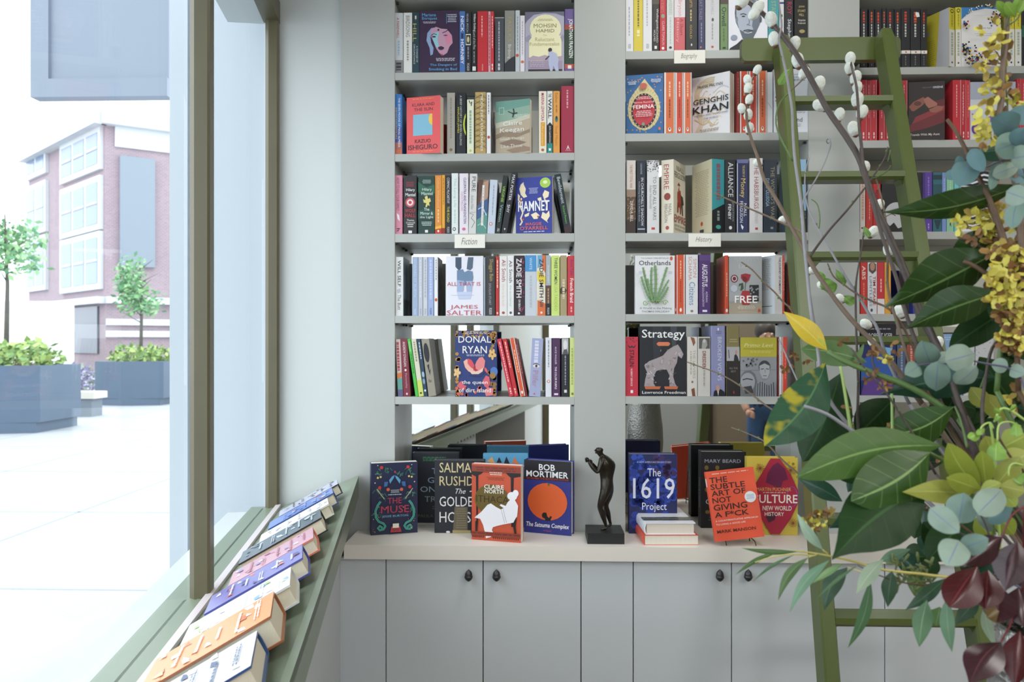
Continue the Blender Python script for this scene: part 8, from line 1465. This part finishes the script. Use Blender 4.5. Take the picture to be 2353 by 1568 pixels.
blossom('upright grey stem with yellow blossom clusters at the upper right', [([(2316, 6), (2314, 60), (2310, 110), (2304, 160), (2302, 200), (2300, 240), (2292, 290), (2296, 350), (2330, 400), (2345, 520), (2345, 640)], .98, .94, 11, 16, m_bark2), ([(2314, 60), (2340, 40), (2350, 10)], .98, .98, 4, 3, m_gst), ([(2302, 145), (2270, 148)], .98, .98, 3, 3, m_bark4)], ((2345, 638), .94, 16, m_bark2, (.04, .02)),
    [(2286, 62, 22, .97, 5, yb), (2292, 92, 20, .97, 6, yb), (2282, 118, 10, .97, 2, brn), (2328, 115, 14, .98, 2, brn), (2275, 145, 22, .97, 6, yb), (2290, 160, 16, .97, 3, mx_), (2278, 212, 20, .97, 5, yb), (2272, 238, 18, .97, 4, yb), (2330, 218, 18, .97, 5, yb), (2340, 235, 14, .97, 3, yb), (2306, 212, 14, .96, 3, brn), (2272, 262, 18, .96, 3, yb), (2275, 292, 26, .95, 9, yb), (2268, 320, 18, .95, 4, mx_), (2310, 262, 12, .97, 2, brn)], 31)
e = blossom('lower mass of fading yellow and brown blossom crowding the right picture edge', [([(2200, 545), (2240, 560), (2290, 600), (2330, 680)], .98, .95, 5, 8, m_bark4), ([(2270, 470), (2290, 520), (2315, 600), (2330, 680)], .97, .95, 6, 9, m_bark4), ([(2330, 680), (2335, 780), (2340, 900)], .95, .95, 12, 12, m_bark4)], ((2340, 898), .95, 12, m_bark4, (.05, -.01)),
    [(2212, 500, 22, .98, 6, yb), (2206, 520, 16, .98, 3, yb), (2255, 502, 22, .97, 7, yb), (2285, 500, 20, .97, 7, yb), (2272, 525, 20, .97, 6, yb), (2240, 545, 14, .97, 3, brn), (2275, 560, 22, .97, 5, mx_), (2300, 540, 18, .97, 5, mx_), (2340, 520, 22, .95, 6, mx_)] +
    [(rr.uniform(2290, 2352), rr.uniform(560, 800), 16, .93 + rr.uniform(0, .03), 4, mx_ if rr.random() < .5 else (brn if rr.random() < .5 else yb)) for _ in range(44)] +
    [(2295, 632, 22, .93, 8, yb), (2330, 640, 24, .93, 8, yb), (2310, 680, 24, .93, 8, yb), (2300, 575, 20, .94, 6, brn), (2275, 655, 18, .94, 5, brn), (2345, 720, 20, .93, 5, yb), (2335, 760, 20, .93, 5, mx_), (2345, 800, 18, .94, 4, brn), (2335, 900, 20, .96, 4, mx_)], 32)
blossom('wiry twig with curled orange-brown dried flowers beside the ladder', [([(1790, 780), (1808, 820), (1830, 870), (1860, 930)], 1.14, 1.1, 3, 4, m_bark3), ([(1960, 830), (1990, 850), (2020, 870), (2060, 880), (2130, 900)], 1.05, 1.02, 4, 6, m_bark4), ([(2010, 790), (2005, 830), (2020, 870)], 1.06, 1.05, 3, 4, m_bark4)], ((2130, 898), 1.02, 6, m_bark4, (-.02, .02)),
    [(1830, 818, 14, 1.12, 3, brn), (1848, 835, 12, 1.12, 2, brn), (1818, 846, 14, 1.13, 3, brn), (1942, 786, 14, 1.08, 3, brn), (2010, 812, 18, 1.05, 5, brn), (2030, 825, 18, 1.05, 5, mx_), (2050, 800, 14, 1.05, 3, brn), (2000, 862, 16, 1.04, 4, brn), (2025, 880, 18, 1.03, 5, brn), (1808, 905, 14, 1.1, 3, brn), (1952, 940, 10, 1.02, 2, brn), (2040, 990, 12, 1.0, 2, brn), (1862, 1190, 16, .96, 6, mx_), (1885, 1200, 18, .96, 7, mx_), (1900, 1185, 12, .96, 4, mx_), (1880, 1215, 10, .96, 3, brn), (2165, 1060, 12, 1.0, 2, brn)], 33, .0075)
# young green shoots at the top right
e = big('green_shoot', 'fresh bright green leafy shoot at the top right corner', [((2312, 30), (2290, 2), 18, lg, 'ell', .97, .96, {}), ((2316, 40), (2300, 20), 14, lg, 'ell', .97, .96, {}), ((2340, 30), (2356, 0), 20, lg, 'ell', .96, .96, {}), ((2335, 40), (2310, 5), 24, lg, 'ell', .96, .95, {}), ((2330, 20), (2345, -10), 16, lg, 'ell', .96, .95, {})], [([(2315, 60), (2318, 40), (2330, 20)], .97, .96, 4, 3, m_gst), ([(2315, 60), (2312, 200), (2330, 420), (2348, 640)], .975, .96, 3, 5, m_gst)], ((2348, 638), .96, 5, m_gst, (.05, .03)))
# ------------------------------------------------------------------ customer seen only in the mirror
def person():
    px_, py_ = 2.03, -4.05
    e = thing('person', 'person in blue jeans and dark jumper standing at the back, seen in the mirror', 'person', (px_, py_, 0))
    V = []; E = []; Rr = []; N = {}
    def a(n, p, r, par=None):
        N[n] = len(V); V.append(p); Rr.append(r)
        if par: E.append((N[par], N[n]))
    a('pel', (0, 0, .96), (.15, .11)); a('wai', (0, 0, 1.10), (.13, .10), 'pel'); a('che', (0, .0, 1.30), (.16, .11), 'wai'); a('nec', (0, 0, 1.47), (.055, .055), 'che'); a('hea', (0, .02, 1.60), (.078, .09), 'nec'); a('top', (0, .01, 1.68), (.06, .07), 'hea')
    for s, k in ((-1, 'l'), (1, 'r')):
        a('sh' + k, (s * .18, 0, 1.40), (.06, .06), 'che'); a('el' + k, (s * .24, .03, 1.13), (.045, .045), 'sh' + k); a('wr' + k, (s * .20, .16, .95), (.03, .03), 'el' + k)
        a('hi' + k, (s * .09, 0, .90), (.09, .09), 'pel'); a('kn' + k, (s * .10, .02, .50), (.062, .062), 'hi' + k); a('an' + k, (s * .10, 0, .10), (.045, .045), 'kn' + k); a('to' + k, (s * .11, .15, .045), (.035, .035), 'an' + k)
    me = bpy.data.meshes.new('body'); me.from_pydata(V, E, []); o = bpy.data.objects.new('body', me); C.objects.link(o)
    o.modifiers.new('skin', 'SKIN'); sv = me.skin_vertices[0].data
    for i, r in enumerate(Rr): sv[i].radius = r; sv[i].use_root = (i == 0)
    m = o.modifiers.new('sub', 'SUBSURF'); m.levels = 2
    g = bpy.context.evaluated_depsgraph_get(); m2 = bpy.data.meshes.new_from_object(o.evaluated_get(g)); bpy.data.objects.remove(o)
    m2.materials.clear(); mats = [mat('#c49a84', .5), mat('#2b3038', .8), mat('#39587f', .85, noise=.25, nscale=30), mat('#3a3330', .5)]
    for k in mats: m2.materials.append(k)
    for p in m2.polygons:
        p.use_smooth = True; c = p.center; armx = abs(c.x) > .15
        p.material_index = 3 if c.z < .11 else (0 if (c.z > 1.44 or (armx and c.z < 1.02 and c.y > .08)) else (2 if c.z < 1.0 and not (armx and c.y > .05) else 1))
    o = bpy.data.objects.new('body', m2); C.objects.link(o); o.parent = e
    q = MB(); q.ball((0, -.012, 1.655), .092, mats[3], 14, 10, (1, 1.08, 1.05)); q.build('hair', e)
    q = MB()
    for s in (-1, 1): q.ball((s * .03, .098, 1.625), .010, mat('#efece8', .3), 8, 6); q.ball((s * .03, .106, 1.625), .005, mat('#2a2320', .3), 6, 5)
    q.ball((0, .112, 1.595), .014, mats[0], 8, 6, (.7, 1, 1.2)); q.ball((0, .098, 1.563), .02, mat('#a8605a', .5), 8, 5, (1, .4, .28)); q.build('face', e)
    for s in (-1, 1):
        q = MB(); w = Vector((s * .20, .18, .94)); q.ball(w, .034, mats[0], 10, 8, (.6, 1.1, .9))
        for i in range(4):
            b = w + Vector((s * -.01, .025, .018 - i * .014)); l = .045 - .005 * abs(i - 1.3); q.tube([b, b + Vector((-s * .012, l * .6, -.006)), b + Vector((-s * .026, l, -.018))], [.009, .0085, .007], mats[0], 7)
        b = w + Vector((-s * .012, 0, .026)); q.tube([b, b + Vector((-s * .02, .022, .012)), b + Vector((-s * .026, .042, .008))], [.011, .010, .008], mats[0], 7); q.build('hand', e)
person()
